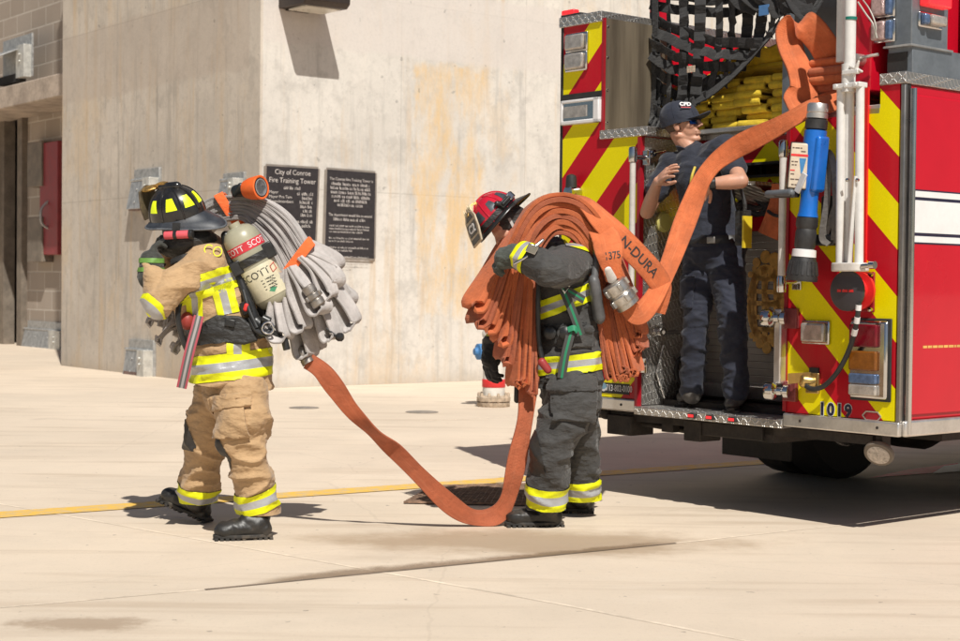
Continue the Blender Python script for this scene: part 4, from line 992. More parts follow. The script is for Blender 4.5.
for (x0, x1, ds) in ((841.2, 840, 0), (849.7, 848.3, .035), (860.2, 859, 0)):
    pole(x0, 84, x1, 268, .0225 if ds == 0 else .025, 'leg', s0+ds)
mm = MB(); mm.bar(wp(856.5, 176, s0-.025), wp(849.5, 264, s0-.02), .032, .006, tx); mm.build('brace', wpole, LS)
for (x, y) in ((848, 180), (858, 180)):
    mm = MB(); mm.lathe([(.01,0),(.01,.01),(0,.012)], wp(x, y, s0-.03), -tx, 8); mm.build('bolt', chrome, LS)
mm = MB(); c = wp(850, 271.5, s0)
mm.prism([c+ty*(.105*math.copysign(abs(math.cos(t_))**.6, math.cos(t_)))+tx*.06*math.sin(t_) for t_ in [2*PI*i/28 for i in range(28)]], (0,0,.045)); mm.build('foot_plate', polew, LS, bevel=.006)
mm = MB(); mm.cyl(wp(862, 266, s0-.03), wp(874, 265, s0-.03), .013); mm.cyl(wp(870, 265, s0-.03), wp(875, 265, s0-.03), .02); mm.build('clamp', chrome, LS)
# blue and black nozzle hanging in its holder
NZ = thing('hose_nozzle', wp(800, 281, -.17), 'blue and black hose nozzle hanging upside down on the right chevron panel', 'nozzle')
sN = -.15
ax0, ax1 = wp(818, 107, sN), wp(801.5, 281, sN-.03); axd = (ax1-ax0); LN = axd.length; axd.normalize()
bluem = pm('nozzle_blue', (.010, .135, .52), .3, .1, var=.12, ns=9, Coat_Weight=.4); nblk = pm('nozzle_black', (.025, .024, .024), .5, var=.3, ns=25)
def lt_(prof, name, m_, par=NZ, n=26):
    mm = MB(); mm.lathe([(r, h*LN) for r, h in prof], ax0, axd, n); return mm.build(name, m_, par)
lt_([(.05, -.02), (.056, -.01), (.056, .03), (.052, .035), (.056, .04), (.056, .065), (.04, .07)], 'coupling', alu)
lt_([(.05, .07), (.058, .075), (.058, .125), (.05, .13), (.04, .135)], 'collar', nblk)
lt_([(.04, .13), (.058, .135), (.060, .20), (.055, .42), (.046, .52), (.048, .60), (.055, .63), (.04, .64)], 'body', bluem)
lt_([(.04, .63), (.056, .635), (.058, .68), (.05, .70), (.055, .72), (.055, .80), (.045, .82)], 'ball_valve', nblk)
lt_([(.045, .815), (.062, .82), (.064, .86), (.05, .865)], 'white_ring', whit)
TIP = lt_([(.05, .86), (.064, .865), (.072, .90), (.084, .985), (.08, 1.0), (.055, 1.0), (.05, .98)], 'bumper_tip', nblk)
mm = MB(); xa, ya = orth(axd, tx)
for i in range(18):
    a_ = 2*PI*i/18; d_ = xa*math.cos(a_)+ya*math.sin(a_); mm.bar(ax0+axd*LN*.885+d_*.068, ax0+axd*LN*.965+d_*.080, .010, .012, d_)
mm.build('grip_ribs', nblk, NZ)
# side bulge, printed plate and bail handle
mm = MB(); mm.obox(ax0+axd*LN*.33+ty*-.045, axd*LN*.16, ty*.022, tx*.045); mm.build('side_housing', bluem, NZ, bevel=.015)
pc = ax0+axd*LN*.34 + ty*.030 - tx*.075; nn = (-tx*.75-ty*.62).normalized(); yy_ = (-axd - nn*(-axd).dot(nn)).normalized(); xx_ = yy_.cross(nn)
mm = MB(); mm.obox(pc, xx_*.047, yy_*.118, nn*.012); PL = mm.build('flow_plate', pm('cream_plate', (.60, .50, .38), .4, var=.1, ns=30), NZ, bevel=.006)
mm = MB(); mm.obox(pc-nn*.008, xx_*.052, yy_*.124, nn*.012); mm.build('plate_frame', nblk, PL, bevel=.006)
f = pc+nn*.0125; mm = MB()
mm.prism([f+xx_*.000+yy_*.04, f+xx_*.036+yy_*.04, f+xx_*.022-yy_*.04, f+xx_*.014-yy_*.04], nn*.001); mm.build('blue_scale', pm('scale_blue', (.05, .20, .42), .4), PL)
mm = MB(); mm.obox(f+yy_*.055, xx_*.044, yy_*.006, nn*.0008); mm.obox(f-yy_*.025-xx_*.03, xx_*.012, yy_*.003, nn*.0008); mm.build('red_line', hr, PL)
pk_ = pm('plate_ink', (.12,.08,.06), .5)
for k_, (x_, y_, w__) in enumerate(((-.015,.092,.05),(.02,.075,.03),(-.022,.02,.035),(-.022,.003,.03),(-.028,-.045,.02),(-.012,-.072,.05),(.0,-.1,.06))): marks(f+xx_*x_+yy_*y_, xx_, yy_, w__, .007, pk_, PL, k_+1)
mm = MB(); h0 = ax0+axd*LN*.5
hp_ = [h0+ty*.05-tx*.03, h0+ty*.16-tx*.06+V((0,0,.0)), h0+ty*.17-tx*.13+V((0,0,-.0)), h0-ty*.02-tx*.16+V((0,0,-.01))]
mm.tube(cat(hp_, 5), .016, 10); mm.build('bail_handle', nblk, NZ)
mm = MB(); mm.caps(h0+ty*.17-tx*.13, h0-ty*.005-tx*.16, .021, .021); mm.build('grip', pm('grip_grey', (.10,.11,.12), .5), NZ)
mm = MB(); c = h0-ty*.06-tx*.15+V((0,0,.05)); mm.obox(c, (V((0,0,1))-ty*.55).normalized()*.055, tx*.006, (ty+V((0,0,.55))).normalized()*.018); mm.build('lever_label', pm('label_grey', (.5,.5,.52), .4), NZ, bevel=.004)
# dark bag of straps beside the nozzle
ST2 = thing('strap_harness', wp(832, 243, -.1), 'grey webbing straps and black clip bracket hanging between the nozzle and light stand', 'straps')
strm = fabric('grey_strap', (.13, .115, .10), 900, .3, .3, 20)
for P_ in ([(824,150),(828,165),(827,200),(822,236),(829,244)], [(824,150),(832,158),(836,190),(834,240)], [(834,172),(836,205),(837,243)], [(836,205),(829,225),(823,240)]):
    mm = MB(); mm.ribbon(cat([wp(x, y, -.09-.01*i) for i, (x, y) in enumerate(P_)], 6), ty*.9-tx*.2, .035, .006); mm.build('strap', strm, ST2)
mm = MB(); c = wp(829, 240, -.06); mm.obox(c, tx*.05, ty*.07, V((0,0,.03))); mm.obox(wp(832, 215, -.05), tx*.04, ty*.045, V((0,0,.10))); mm.build('clip_bracket', nblk, ST2, bevel=.01)
# coiled black lines on the bracket in the recess
CB = thing('cable_bundle', wp(752, 215, .4), 'black cables bundled on the small bracket inside the rear recess', 'cables')
mm = MB(); rn = random.Random(2)
for k in range(7):
    P_ = [wp(736+rn.uniform(-2,3), 208+rn.uniform(-6,10), .40), wp(746, 200+rn.uniform(-3,14), .36), wp(757, 203+rn.uniform(-4,12), .38), wp(768+rn.uniform(-3,3), 208+rn.uniform(-7,10), .40)]
    mm = MB(); mm.tube(cat(P_, 6), .013, 8); mm.build('cable', nblk, CB)
mm = MB(); mm.cyl(wp(646, -21, .44), wp(797, -24, .44), .022); mm.build('net_rail', grey, NETG)
# ------------------------------------------------------------------ people: shared builders
UP = V((0,0,1))
def chain(mb, pts, flat=None, k=1.0, n=18):
    for (a, ra), (b, rb) in zip(pts, pts[1:]): mb.caps(a, b, ra, rb, flat, k, n)
def rotv(v, ax, a): return Matrix.Rotation(a, 3, ax) @ v
def hand(mb, w, f, n, thumb=1, s=1.0, th=1.0, curl=(.35, .5, .4), spread=.06, tdir=None):
    """palm, four unequal bent fingers and a thumb leaving the side of the palm; n = the way the palm faces"""
    f = f.normalized(); n = (n - f*n.dot(f)).normalized(); x = f.cross(n)*thumb
    for i, (L, kx) in enumerate(((.074, 1.5), (.082, .5), (.077, -.5), (.06, -1.5))):
        r = .0098*s*th*(1 if i < 3 else .88)
        k = w + f*(.092-.006*abs(kx-.3))*s + x*kx*.0205*s
        mb.caps(w + x*kx*.013*s, k, .0145*s*th, .0115*s*th, n=12)
        d = (f + x*kx*spread).normalized(); p = k; ax = d.cross(n).normalized()
        for q, (fr, cu) in enumerate(zip((.45, .32, .23), curl)):
            d = rotv(d, ax, cu*(1+.12*i)); e = p + d*L*s*fr; mb.caps(p, e, r*(1-.08*q), r*(1-.08*(q+1)), n=12, m=4); p = e
    mb.ell(w + f*.05*s, f*.05*s, x*.036*s, n*.015*s*th)
    t0 = w + f*.025*s + x*.026*s; td = (tdir or (f*.55 + x*.75 + n*.35)).normalized()
    t1 = t0 + td*.038*s; t2 = t1 + (td*.8+f*.5).normalized()*.030*s; t3 = t2 + (td*.5+f*.75).normalized()*.024*s
    mb.caps(w + f*.01*s + x*.01*s, t0, .016*s*th, .0145*s*th, n=12); mb.caps(t0, t1, .0145*s*th, .012*s*th, n=12); mb.caps(t1, t2, .012*s*th, .0105*s*th, n=12); mb.caps(t2, t3, .0105*s*th, .009*s*th, n=12)
def head(mb, c, fd, up, nb, nr_=.062, face=True):
    fd = fd.normalized(); up = (up - fd*up.dot(fd)).normalized(); lat = fd.cross(up)
    mb.ell(c+up*.028-fd*.006, fd*.098, lat*.077, up*.087); mb.ell(c-up*.03+fd*.032, fd*.058, lat*.060, up*.080)
    for sg in (1, -1):
        mb.caps(c-up*.058-fd*.028+lat*.048*sg, c-up*.102+fd*.062+lat*.012*sg, .024, .020)
        mb.ell(c-up*.016+fd*.052+lat*.040*sg, fd*.034, lat*.026, up*.032)
        mb.caps(c+up*.024+fd*.084+lat*.01*sg, c+up*.022+fd*.070+lat*.046*sg, .013, .012)
        mb.ell(c-up*.010-fd*.010+lat*.081*sg, fd*.019, lat*.0075, up*.033); mb.ell(c-up*.030-fd*.004+lat*.080*sg, fd*.010, lat*.008, up*.012)
        mb.ell(c-up*.034+fd*.098+lat*.012*sg, fd*.012, lat*.008, up*.008)
        mb.ell(c-up*.001+fd*.072+lat*.030*sg, fd*.014, lat*.016, up*.010)
    mb.caps(c+up*.016+fd*.090, c-up*.026+fd*.112, .0095, .0135); mb.ell(c-up*.030+fd*.108, fd*.012, lat*.011, up*.009)
    mb.caps(c-up*.060+fd*.088+lat*.020, c-up*.060+fd*.088-lat*.020, .008, .008); mb.caps(c-up*.074+fd*.086+lat*.017, c-up*.074+fd*.086-lat*.017, .009, .009)
    mb.ell(c-up*.103+fd*.072, fd*.022, lat*.024, up*.020)
    mb.caps(c-up*.05-fd*.028, nb, nr_*.95, nr_)
    return fd, up, lat
def skin_mat(name, c=(.58, .315, .215)):
    t = NT(name); o = t.obj(); n = t.noise(o, 9, 5, .6); n2 = t.noise(o, 90, 3)
    cc = t.mix(t.sstep(n, .35, .7), mul(c, .86), (c[0]*1.08, c[1]*1.0, c[2]*.95, 1)); cc = t.mix(t.math('MULTIPLY', n2, .25), cc, mul(c, .72))
    t.bump(n2, .25, .002)
    return t.out(cc, .48, 0, Subsurface_Weight=.12, Subsurface_Radius=(.02, .008, .004), Subsurface_Scale=.3)
skin = skin_mat('skin')
def stripe_mat(name, yc=(.62, .85, .0), sil=(.42, .42, .43), lo=.32, hi=.68):
    t = NT(name); v = t.xyz(t.uv())[1]; o = t.obj()
    k = t.math('MULTIPLY', t.math('GREATER_THAN', v, lo), t.math('LESS_THAN', v, hi))
    n = t.noise(o, 12, 5, .65); n2 = t.noise(o, 120, 2)
    y = t.mix(t.sstep(n, .35, .75), (*yc, 1), mul(yc, .82)); s = t.mix(n, mul(sil, .75), mul(sil, 1.2))
    c = t.mix(k, y, s); c = t.mix(t.math('MULTIPLY', t.sstep(t.noise(o, 5, 6, .7), .52, .75), .3), c, (.25, .2, .12, 1))
    t.bump(t.math('ADD', t.math('MULTIPLY', n, .5), t.math('MULTIPLY', n2, .08)), .4, .02)
    return t.out(c, t.math('SUBTRACT', .6, t.math('MULTIPLY', k, .2)), t.math('MULTIPLY', k, .25))
trim = stripe_mat('lime_silver_trim', (.78, .80, .0))
trim_plain = stripe_mat('lime_trim', (.80, .80, .03), lo=2, hi=3)
gblk = fabric('black_gear', (.020, .019, .018), 700, .4, .5, 25, .6, sheen=.05)
plas = pm('black_plastic', (.018, .018, .018), .35, var=.3, ns=25)
bootm = pm('boot_leather', (.022, .020, .018), .45, var=.35, ns=14, bump=.3, bs=70, dirt=((.16,.12,.09), .35))
solem = pm('boot_sole', (.030, .027, .024), .8, var=.4, ns=20, dirt=((.22,.17,.12), .5))
def boot(parent, heel, toe, up=UP, shaft=None, w_=.052, name='boot', m_=bootm, h=.10):
    """heel and toe are points on the sole"""
    d = toe-heel; L = d.length; d.normalize(); up = (up-d*up.dot(d)).normalized(); lat = d.cross(up)
    mb = MB()
    mb.ell(heel+d*L*.80+up*.046, d*L*.21, lat*w_*1.02, up*.047); mb.ell(heel+d*L*.62+up*.05, d*L*.25, lat*w_, up*.055)
    mb.caps(heel+d*L*.16+up*.05, heel+d*L*.55+up*.055, w_*.86, w_*.92); mb.caps(heel+d*L*.2+up*.08, heel+d*L*.42+up*.09, w_*.85, w_*.8)
    mb.ell(heel+d*L*.13+up*.04, d*L*.12, lat*w_*.82, up*.05)
    a = heel+d*L*.27+up*.07; b = shaft if shaft is not None else a+up*h
    mb.caps(a, b, w_*1.0, w_*1.15)
    o = organic(name, mb, m_, parent, .007, 3, lambda c, n: folds(c, .0035, (14, 14, 34), 3) if (c-heel).dot(up) > .055 else 0, cuts=[(heel+up*.012, -up)])
    # welted sole with a separate heel block and lugs
    out = []
    N = 40
    for i in range(N):
        t_ = 2*PI*i/N; x = .5-.5*math.cos(t_)
        wd = w_*(.80+.28*math.sin(PI*min(1, x*1.05))**.8*(.3+.9*x)) * abs(math.sin(t_))**.45*math.copysign(1, math.sin(t_))
        out.append(heel+d*L*(x*1.04-.02)+lat*wd)
    mb = MB(); mb.prism([p+up*.010 for p in out], up*.018); s = mb.build('sole', solem, o, bevel=.004)
    mb = MB()
    for k in range(11):
        x = (.02+.095*k)
        if .33 < x < .43: continue
        wd = w_*(.95 if x > .4 else .80)
        mb.obox(heel+d*L*x+up*.005, d*L*.032, lat*wd, up*.008)
    mb.build('sole_lugs', solem, o, bevel=.003)
    return o
def helmet(parent, c, f, u, shell, trims, mark, name='helmet', sc_=1.0, edge=None, droop=.055, ext=.100):
    """traditional broad-brimmed fire helmet: c centre of the brim plane, f forward, u up"""
    f = f.normalized(); u = (u-f*u.dot(f)).normalized(); l = f.cross(u)
    a, b, h = .148*sc_, .122*sc_, .150*sc_
    def dome(az, el, k=1.0):
        """az from the front, el 0 at the brim to 90 at the crown"""
        ce, se = math.cos(el), math.sin(el); ce = ce**.85
        return c + (f*a*math.cos(az)*ce + l*b*math.sin(az)*ce + u*h*se)*k
    mb = MB(); N = 40
    mb.rings([[dome(2*PI*j/N, e*PI/2/14) for j in range(N)] for e in range(14)]+[[dome(2*PI*j/N, PI/2*.995) for j in range(N)]], cap0=True, cap1=True)
    H = mb.build(name, shell, parent, angle=50)
    def rad(t_):
        r = max(0, -math.cos(t_)); fr = max(0, math.cos(t_))
        return a+.022*sc_+ext*sc_*r**1.4+.004*fr, b+.034*sc_
    rows = []
    for (k, dz, dr) in ((0, .012, 0), (.0, .004, 0), (.5, -.006, 0), (1, -.018, 0), (1, -.024, 0), (.5, -.014, 0), (0, -.010, -.01)):
        r_ = []
        for j in range(56):
            t_ = 2*PI*j/56; ra, rb = rad(t_); back = max(0, -math.cos(t_))
            x0, y0 = a*.99, b*.99; x = x0+(ra-x0)*k+dr; y = y0+(rb-y0)*k+dr
            r_.append(c + f*x*math.cos(t_) + l*y*math.sin(t_)*(1-.12*back) + u*(dz - k*droop*back**1.4 + .004*k*abs(math.sin(t_)))*sc_)
        rows.append(r_)
    mb = MB(); mb.rings(rows+[rows[0]], cap0=False, cap1=False); B = mb.build('brim', trims, H, angle=60)
    mb = MB(); rim_ = [ (rows[3][j]+rows[4][j])/2 for j in range(56)]; mb.tube(rim_+[rim_[0], rim_[1]], .0055*sc_, 8); mb.build('brim_edge', edge or plas, B)
    # ribs over the dome
    mb = MB(); mb.tube([dome(0, e*PI/2/16, 1.01) for e in range(3, 17)]+[dome(PI, e*PI/2/16, 1.01) for e in range(15, 1, -1)], .0085*sc_, 8); mb.build('crest_rib', shell, H)
    for az in (48, 95, 140, -48, -95, -140):
        mb = MB(); mb.tube([dome(math.radians(az), e*PI/2/14, 1.004) for e in range(0, 13)], .0042*sc_, 6); mb.build('shell_rib', shell, H)
    # reflective trapezoids
    for az in (26, 72, 118, 160, -26, -72, -118, -160):
        mb = MB(); r0 = math.radians(az); g = [[dome(r0+math.radians(-11+22*i/5)*(1.12-.40*j/5), math.radians(19+25*j/5), 1.012) for i in range(6)] for j in range(6)]
        vs = [[mb.bm.verts.new(p) for p in r_] for r_ in g]
        for j in range(5):
            for i in range(5): mb.face([vs[j][i], vs[j][i+1], vs[j+1][i+1], vs[j+1][i]])
        mb.build('reflector', mark, H)
    return H, dome, (f, u, l, a, b, h)
def cyl_text(s, size, c, axis, nrm, r, mat, parent, off=0.0, up=0.0, rot=0, name='lettering', sx=1.0):
    """text wrapped around a cylinder; it reads around the girth, letters' tops toward axis"""
    cu = bpy.data.curves.new('t', 'FONT'); cu.body = s; cu.size = size; cu.align_x = 'CENTER'; cu.align_y = 'CENTER'; cu.resolution_u = 3
    o = bpy.data.objects.new('t', cu); col.objects.link(o); bpy.context.view_layer.update()
    me = bpy.data.meshes.new_from_object(o.evaluated_get(DG())); bpy.data.objects.remove(o); me.materials.clear()
    nrm = (nrm-axis*nrm.dot(axis)).normalized(); sd = axis.cross(nrm)
    for v in me.vertices:
        x, y = v.co.x*sx+off, v.co.y+up; an = x/r
        v.co = c+axis*y+(nrm*math.cos(an)+sd*math.sin(an))*r
    return link_mesh(name, me, mat, parent, False, False)
def strap(parent, pts, w_, wd, name, m_, t=.006, n=6):
    mb = MB(); mb.ribbon(cat(pts, n), wd, w_, t); return mb.build(name, m_, parent)
# ------------------------------------------------------------------ firefighter in tan gear (left)
tan = fabric('tan_gear_fabric', (.43, .278, .145), 700, .14, .8, 13, .85, dirt=((.20,.13,.08), .45))
g = G(243, 540); g.z = 0
PA = thing('person', g, 'firefighter in tan turnout gear and black helmet striding left under a grey hose bundle', 'person')
d = D
hipL, hipR = d(243, 392, 7.95), d(222, 388, 8.16)
kneL, kneR = d(247, 458, 7.93), d(204, 448, 8.27)
ankL, ankR = d(259, 512, 8.03), d(197, 500, 8.44)
pel, wai, che, nek = d(233, 372, 8.06), d(228, 335, 8.06), d(216, 280, 8.06), d(203, 246, 8.06)
shL, shR = d(195, 266, 7.88), d(212, 258, 8.26)
elL, wrL = d(159, 303, 7.77), d(151, 271, 7.85)
elR, wrR = d(168, 292, 8.36), d(160, 258, 8.26)
hd = d(185, 228, 8.06)
hf, hu = V((-.93, .34, -.14)), V((-.10, -.22, 1))
mb = MB(); head(mb, hd, hf, hu, nek)
chain(mb, [(pel, .13), (wai, .125), (che, .15)]); chain(mb, [(shR, .06), (che, .10), (shL, .06)])
chain(mb, [(hipL, .08), (kneL, .055), (ankL, .04)]); chain(mb, [(hipR, .08), (kneR, .055), (ankR, .04)])
chain(mb, [(pel, .12), (hipL, .08)]); chain(mb, [(pel, .12), (hipR, .08)])
chain(mb, [(shL, .05), (elL, .042), (wrL, .034)]); chain(mb, [(shR, .05), (elR, .042), (wrR, .034)])
organic('body', mb, skin, PA, .012, 3)
# hood
mb = MB(); mb.ell(hd+V((.01,0,-.005)), V((.122,0,0)), V((0,.098,0)), V((0,0,.135))); mb.caps(hd+V((.02,0,-.06)), nek+V((0,0,-.02)), .088, .105); mb.ell(d(187, 243, 7.985), V((.150,0,0)), V((0,.115,0)), V((.02,0,.082))); mb.ell(hd+hf.normalized()*.05-UP*.06, V((.06,0,0)), V((0,.07,0)), V((0,0,.06)))
organic('hood', mb, gblk, PA, .010, 3, lambda c, n: folds(c, .005, (14, 14, 26), 5))
# trousers
def legs(mb, hip, kne, ank, r0, r1, r2, bend):
    chain(mb, [(hip, r0), (kne.lerp(hip, .45), r0*.96), (kne, r1), (ank.lerp(kne, .3), r1*1.0), (ank, r2)])
PKT = d(230, 410, 7.85)
mb = MB(); legs(mb, hipL, kneL, ankL, .128, .104, .098, 0); legs(mb, hipR, kneR, ankR, .133, .104, .095, 0)
chain(mb, [(pel+V((0,0,.02)), .165), (hipL.lerp(hipR, .5), .155)])
mb.caps(d(236, 440, 7.92), d(247, 418, 7.90), .105, .12)
def dp_l(c, n):
    z = c.z; a = .016 if z < .62 else .009
    if c.y < 8.0: a *= .2+.8*min(1, max(0, (c-PKT).length-.11)/.08)
    return folds(c, a, (7, 7, 13), 1)+folds(c, .0035, (12, 12, 26), 2)
TRO = organic('trousers', mb, tan, PA, .0095, 4, dp_l, cuts=[(V((0,0,.118)), V((0, 0, -1)))])
band(TRO, 'reflective_cuff', trim, PA, d(250.5, 483.5, 8.0), d(259.5, 516, 8.03), .18, .78, .19)
band(TRO, 'reflective_cuff', trim, PA, d(201, 468, 8.4), d(195.5, 502, 8.44), .42, 1.0, .17)
# cargo pocket on the near thigh with flap
def pocket(src, name, c0, ax, ay, hx, hy, m_, nrm, off, par, rmax=.3):
    nrm = nrm.normalized()
    return patch(src, name, m_, par, [(c0+ax*hx, ax), (c0-ax*hx, -ax), (c0+ay*hy, ay), (c0-ay*hy, -ay)], off, lambda c, n: n.dot(nrm) > .15 and (c-c0).length < rmax, None, thick=off)
pn = V((-.1, -1, .0)); pay = V((-.16, 0, 1)).normalized(); pax = V((1, -.1, .16)).normalized()
pocket(TRO, 'thigh_pocket', d(228, 416, 7.85), pax, pay, .098, .105, tan, pn, .022, PA)
pocket(TRO, 'pocket_flap', d(231, 402, 7.85), pax, pay, .102, .036, tan, pn, .030, PA)
# black leather guard on the inside of the rear leg and knee
blkl = pm('black_leather', (.025, .022, .020), .5, var=.35, ns=14, bump=.3, bs=50)
patch(TRO, 'leather_guard', blkl, PA, [(d(226, 480, 7.9), V((0,0,-1))), (d(214, 434, 7.9), V((0,0,1))), (d(214, 440, 7.9), V((-.83, 0, -.50))), (d(222, 438, 7.9), V((.88, 0, .47)))], .005, lambda c, n: n.y < .2 and c.y < 8.14 and c.x < d(235, 460, 8).x and c.y < 8.02)
patch(TRO, 'leather_guard', blkl, PA, [(d(190, 450, 8.2), V((0,0,-1))), (d(190, 402, 8.2), V((0,0,1))), (d(192, 430, 8.2), V((1, 0, .42)))], .005, lambda c, n: n.x < -.1)
# boots
BL_ = boot(PA, G(271, 539.5)+V((.0,.03,0)), G(213, 541)+V((0,.03,0)), UP, ankL+V((0,0,.01)), .056)
hR = d(208, 525, 8.47); hR.z = .006
BR_ = boot(PA, hR, d(161, 500, 8.60), UP, ankR+V((.0,.0,0)), .056)
# coat
mb = MB()
chain(mb, [(nek+V((.01,0,-.04)), .125), (che, .198), (wai, .195), (pel+V((.0,0,.015)), .208), (d(233, 384, 8.06), .205)])
mb.ell(d(196, 290, 8.06), V((.13,0,0)), V((0,.19,0)), V((0,0,.21)))
chain(mb, [(shL+V((.03,.03,0)), .105), (shL.lerp(elL, .5), .084), (elL, .078)]); chain(mb, [(elL, .080), (elL.lerp(wrL, .5), .070), (wrL, .058)])
chain(mb, [(shR, .115), (elR, .095), (wrR, .07)]); chain(mb, [(shL+V((.04,.03,0)), .115), (che+V((0,0,.06)), .15), (shR, .115)])
mb.caps(nek+V((-.01,0,.0)), nek+V((.01,0,-.03)), .095, .125)
def dp_c(c, n):
    return folds(c, .013, (6, 6, 11), 11)+folds(c, .0035, (11, 11, 22), 12)
COA = organic('coat', mb, tan, PA, .0095, 4, dp_c, cuts=[(d(233, 386, 8.06), V((-.08, 0, -1)))])
band(COA, 'reflective_hem', trim, PA, d(229, 343, 8.06), d(234, 384, 8.06), .22, .86, .36)
band(COA, 'reflective_chest_band', trim, PA, d(206, 254, 8.06), d(222, 300, 8.06), .42, .88, .40, keep=lambda c, n: c.y > 7.80 and c.x > d(186, 280, 8).x)
band(COA, 'sleeve_band', trim, PA, shL.lerp(elL, .55), elL+(elL-shL)*.62, .48, .80, .30, keep=lambda c, n: c.x < d(167, 290, 7.8).x)
ax_ = (d(229, 312, 7.9)-d(222, 282, 7.9)).normalized(); an_ = V((ax_.z, 0, -ax_.x)) if ax_.z > 0 else V((-ax_.z, 0, ax_.x))
p0 = d(225.5, 297, 7.9)
patch(COA, 'reflective_back_strip', trim, PA, [(p0+ax_*.085, ax_), (p0-ax_*.085, -ax_), (p0+an_*.052, an_), (p0-an_*.052, -an_)], .005, lambda c, n: n.y < -.1 and c.y < 8.1, lambda c: (0, ((c-p0).dot(an_)+.052)/.104))
p0 = d(237.5, 344, 7.86)
patch(COA, 'reflective_back_strip', trim, PA, [(p0+UP*.05, UP), (p0-UP*.05, -UP), (p0+V((.052,0,0)), V((1,0,0))), (p0-V((.052,0,0)), V((-1,0,0)))], .006, lambda c, n: n.y < -.1 and c.y < 8.1, lambda c: (0, ((c-p0).x+.052)/.104))
p0 = d(196, 306, 7.9)
patch(COA, 'reflective_front_strip', trim, PA, [(p0+UP*.07, UP), (p0-UP*.06, -UP), (p0+V((.04,0,0)), V((1,0,0))), (p0-V((.045,0,0)), V((-1,0,0)))], .006, lambda c, n: n.y < -.1 and c.y > 7.8 and c.y < 8.1, lambda c: (0, ((c-p0).x+.045)/.085))
text('CO', .075, d(213, 251, 7.845), V((.97,.1,-.22)), V((.2,.12,.97)), trim_plain, PA, 'lettering', 'CENTER', .003, bold=-.0005, sx=.85)
strap(PA, [d(171, 262, 7.90), d(181, 258, 7.87), d(192, 255, 7.87)], .03, V((.2, .3, 1)), 'shoulder_tab', gblk, .01)
# glove with green cuff
gl = fabric('dark_glove', (.035, .036, .030), 500, .4, .4, 30)
mb = MB(); hand(mb, wrL+V((-.005,0,.02)), V((.10, .35, .92)), V((.9, .3, -.1)), 1, 1.12, 1.35, (.5, .6, .5)); chain(mb, [(wrL+V((0,0,-.03)), .068), (wrL+V((0,.01,.045)), .060)])
GL = organic('glove', mb, gl, PA, .006, 2, lambda c, n: folds(c, .003, (30, 30, 50), 7))
band(GL, 'glove_stripe', pm('glove_green', (.12, .25, .045), .6, var=.3), PA, wrL+V((0,0,-.09)), wrL+V((0,.0,.10)), .45, .56, .12, .003)
band(GL, 'glove_stripe', pm('glove_green_', (.12, .25, .045), .6, var=.3), PA, wrL+V((0,0,-.09)), wrL+V((0,.0,.10)), .68, .80, .12, .003)
mb = MB(); hand(mb, wrR, V((.3, -.1, .9)), V((.5, -.8, -.1)), 1, 1.1, 1.35, (.5, .6, .5)); chain(mb, [(wrR-UP*.03, .065), (wrR+UP*.03, .055)]); organic('glove', mb, gl, PA, .008, 2)
# helmet
hsh = NT('black_helmet_shell'); o_ = hsh.obj(); n_ = hsh.noise(o_, 14, 5, .6)
hsh = hsh.out(hsh.mix(hsh.sstep(n_, .4, .7), (.014, .013, .013, 1), (.030, .026, .023, 1)), hsh.math('ADD', .16, hsh.math('MULTIPLY', n_, .25)), 0, Coat_Weight=.3)
hbr = pm('dark_brim', (.030, .034, .042), .5, var=.35, ns=18, dirt=((.12,.10,.09), .35))
lime = pm('lime_reflector', (.78, .92, .01), .4, var=.05, Emission_Color=(.8, 1, .02, 1), Emission_Strength=.06)
hc = d(178, 215.5, 8.02)
HA, dome, (f, u, l, ha, hb, hh) = helmet(PA, hc, V((-.84, .54, -.06)), V((.07, -.44, .90)), hsh, hbr, lime, edge=pm('brim_edge_grey', (.10, .105, .115), .45, var=.3, ns=15), sc_=1.03)
leath = pm('shield_leather', (.10, .075, .045), .6, var=.4, ns=30); brass = pm('brass_eagle', (.45, .27, .08), .4, .7, var=.5, ns=60, bump=.8, bs=120)
mb = MB(); p0 = hc+f*(ha+.020)+u*.005; mb.prism([p0+l*x+u*y-f*(.12*y) for x, y in ((-.055,0),(.055,0),(.068,.07),(.055,.15),(0,.17),(-.055,.15),(-.068,.07))], f*.010); mb.build('front_shield', leath, HA, bevel=.003)
mb = MB(); P_ = cat([hc+u*(hh+.012)+f*.015, hc+u*(hh+.016)+f*.06, hc+u*(hh-.004)+f*.11, hc+u*(hh-.005)+f*.145], 5); mb.ribbon(P_, l, .030, .018); mb.ell(hc+u*(hh+.0)+f*.125, f*.05, l*.05, u*.014); mb.build('shield_finial', brass, HA)
mb = MB(); mb.caps(hc+u*(hh-.005)-f*.05, hc+u*(hh-.002)+f*.05, .024, .022); mb.build('crest_comb', hsh, HA)
# small pink torch clipped below the brim
tp = pm('pink_torch', (.62, .09, .11), .4); a, b = d(164.5, 235.5, 7.86), d(193, 234, 7.84)
mb = MB(); mb.cyl(a, a.lerp(b, .88), .020, n=18); TO = mb.build('torch', tp, HA, bevel=.003)
mb = MB(); mb.cyl(a.lerp(b, .86), b, .024, n=18); mb.build('torch_head', plas, TO, bevel=.003)
mb = MB(); mb.cyl(a.lerp(b, .33), a.lerp(b, .45), .0225, n=18); mb.obox(a.lerp(b, .4)+V((0,.02,.03)), V((.018,0,0)), V((0,.02,0)), V((0,0,.03))); mb.build('torch_clip', plas, TO)
strap(PA, [d(173, 236, 7.93), d(174, 248, 7.94), d(178, 255, 7.94), d(182, 250, 7.93)], .014, V((1,0,0)), 'chin_strap', pm('yellow_strap', (.62, .55, .02), .5), .004)
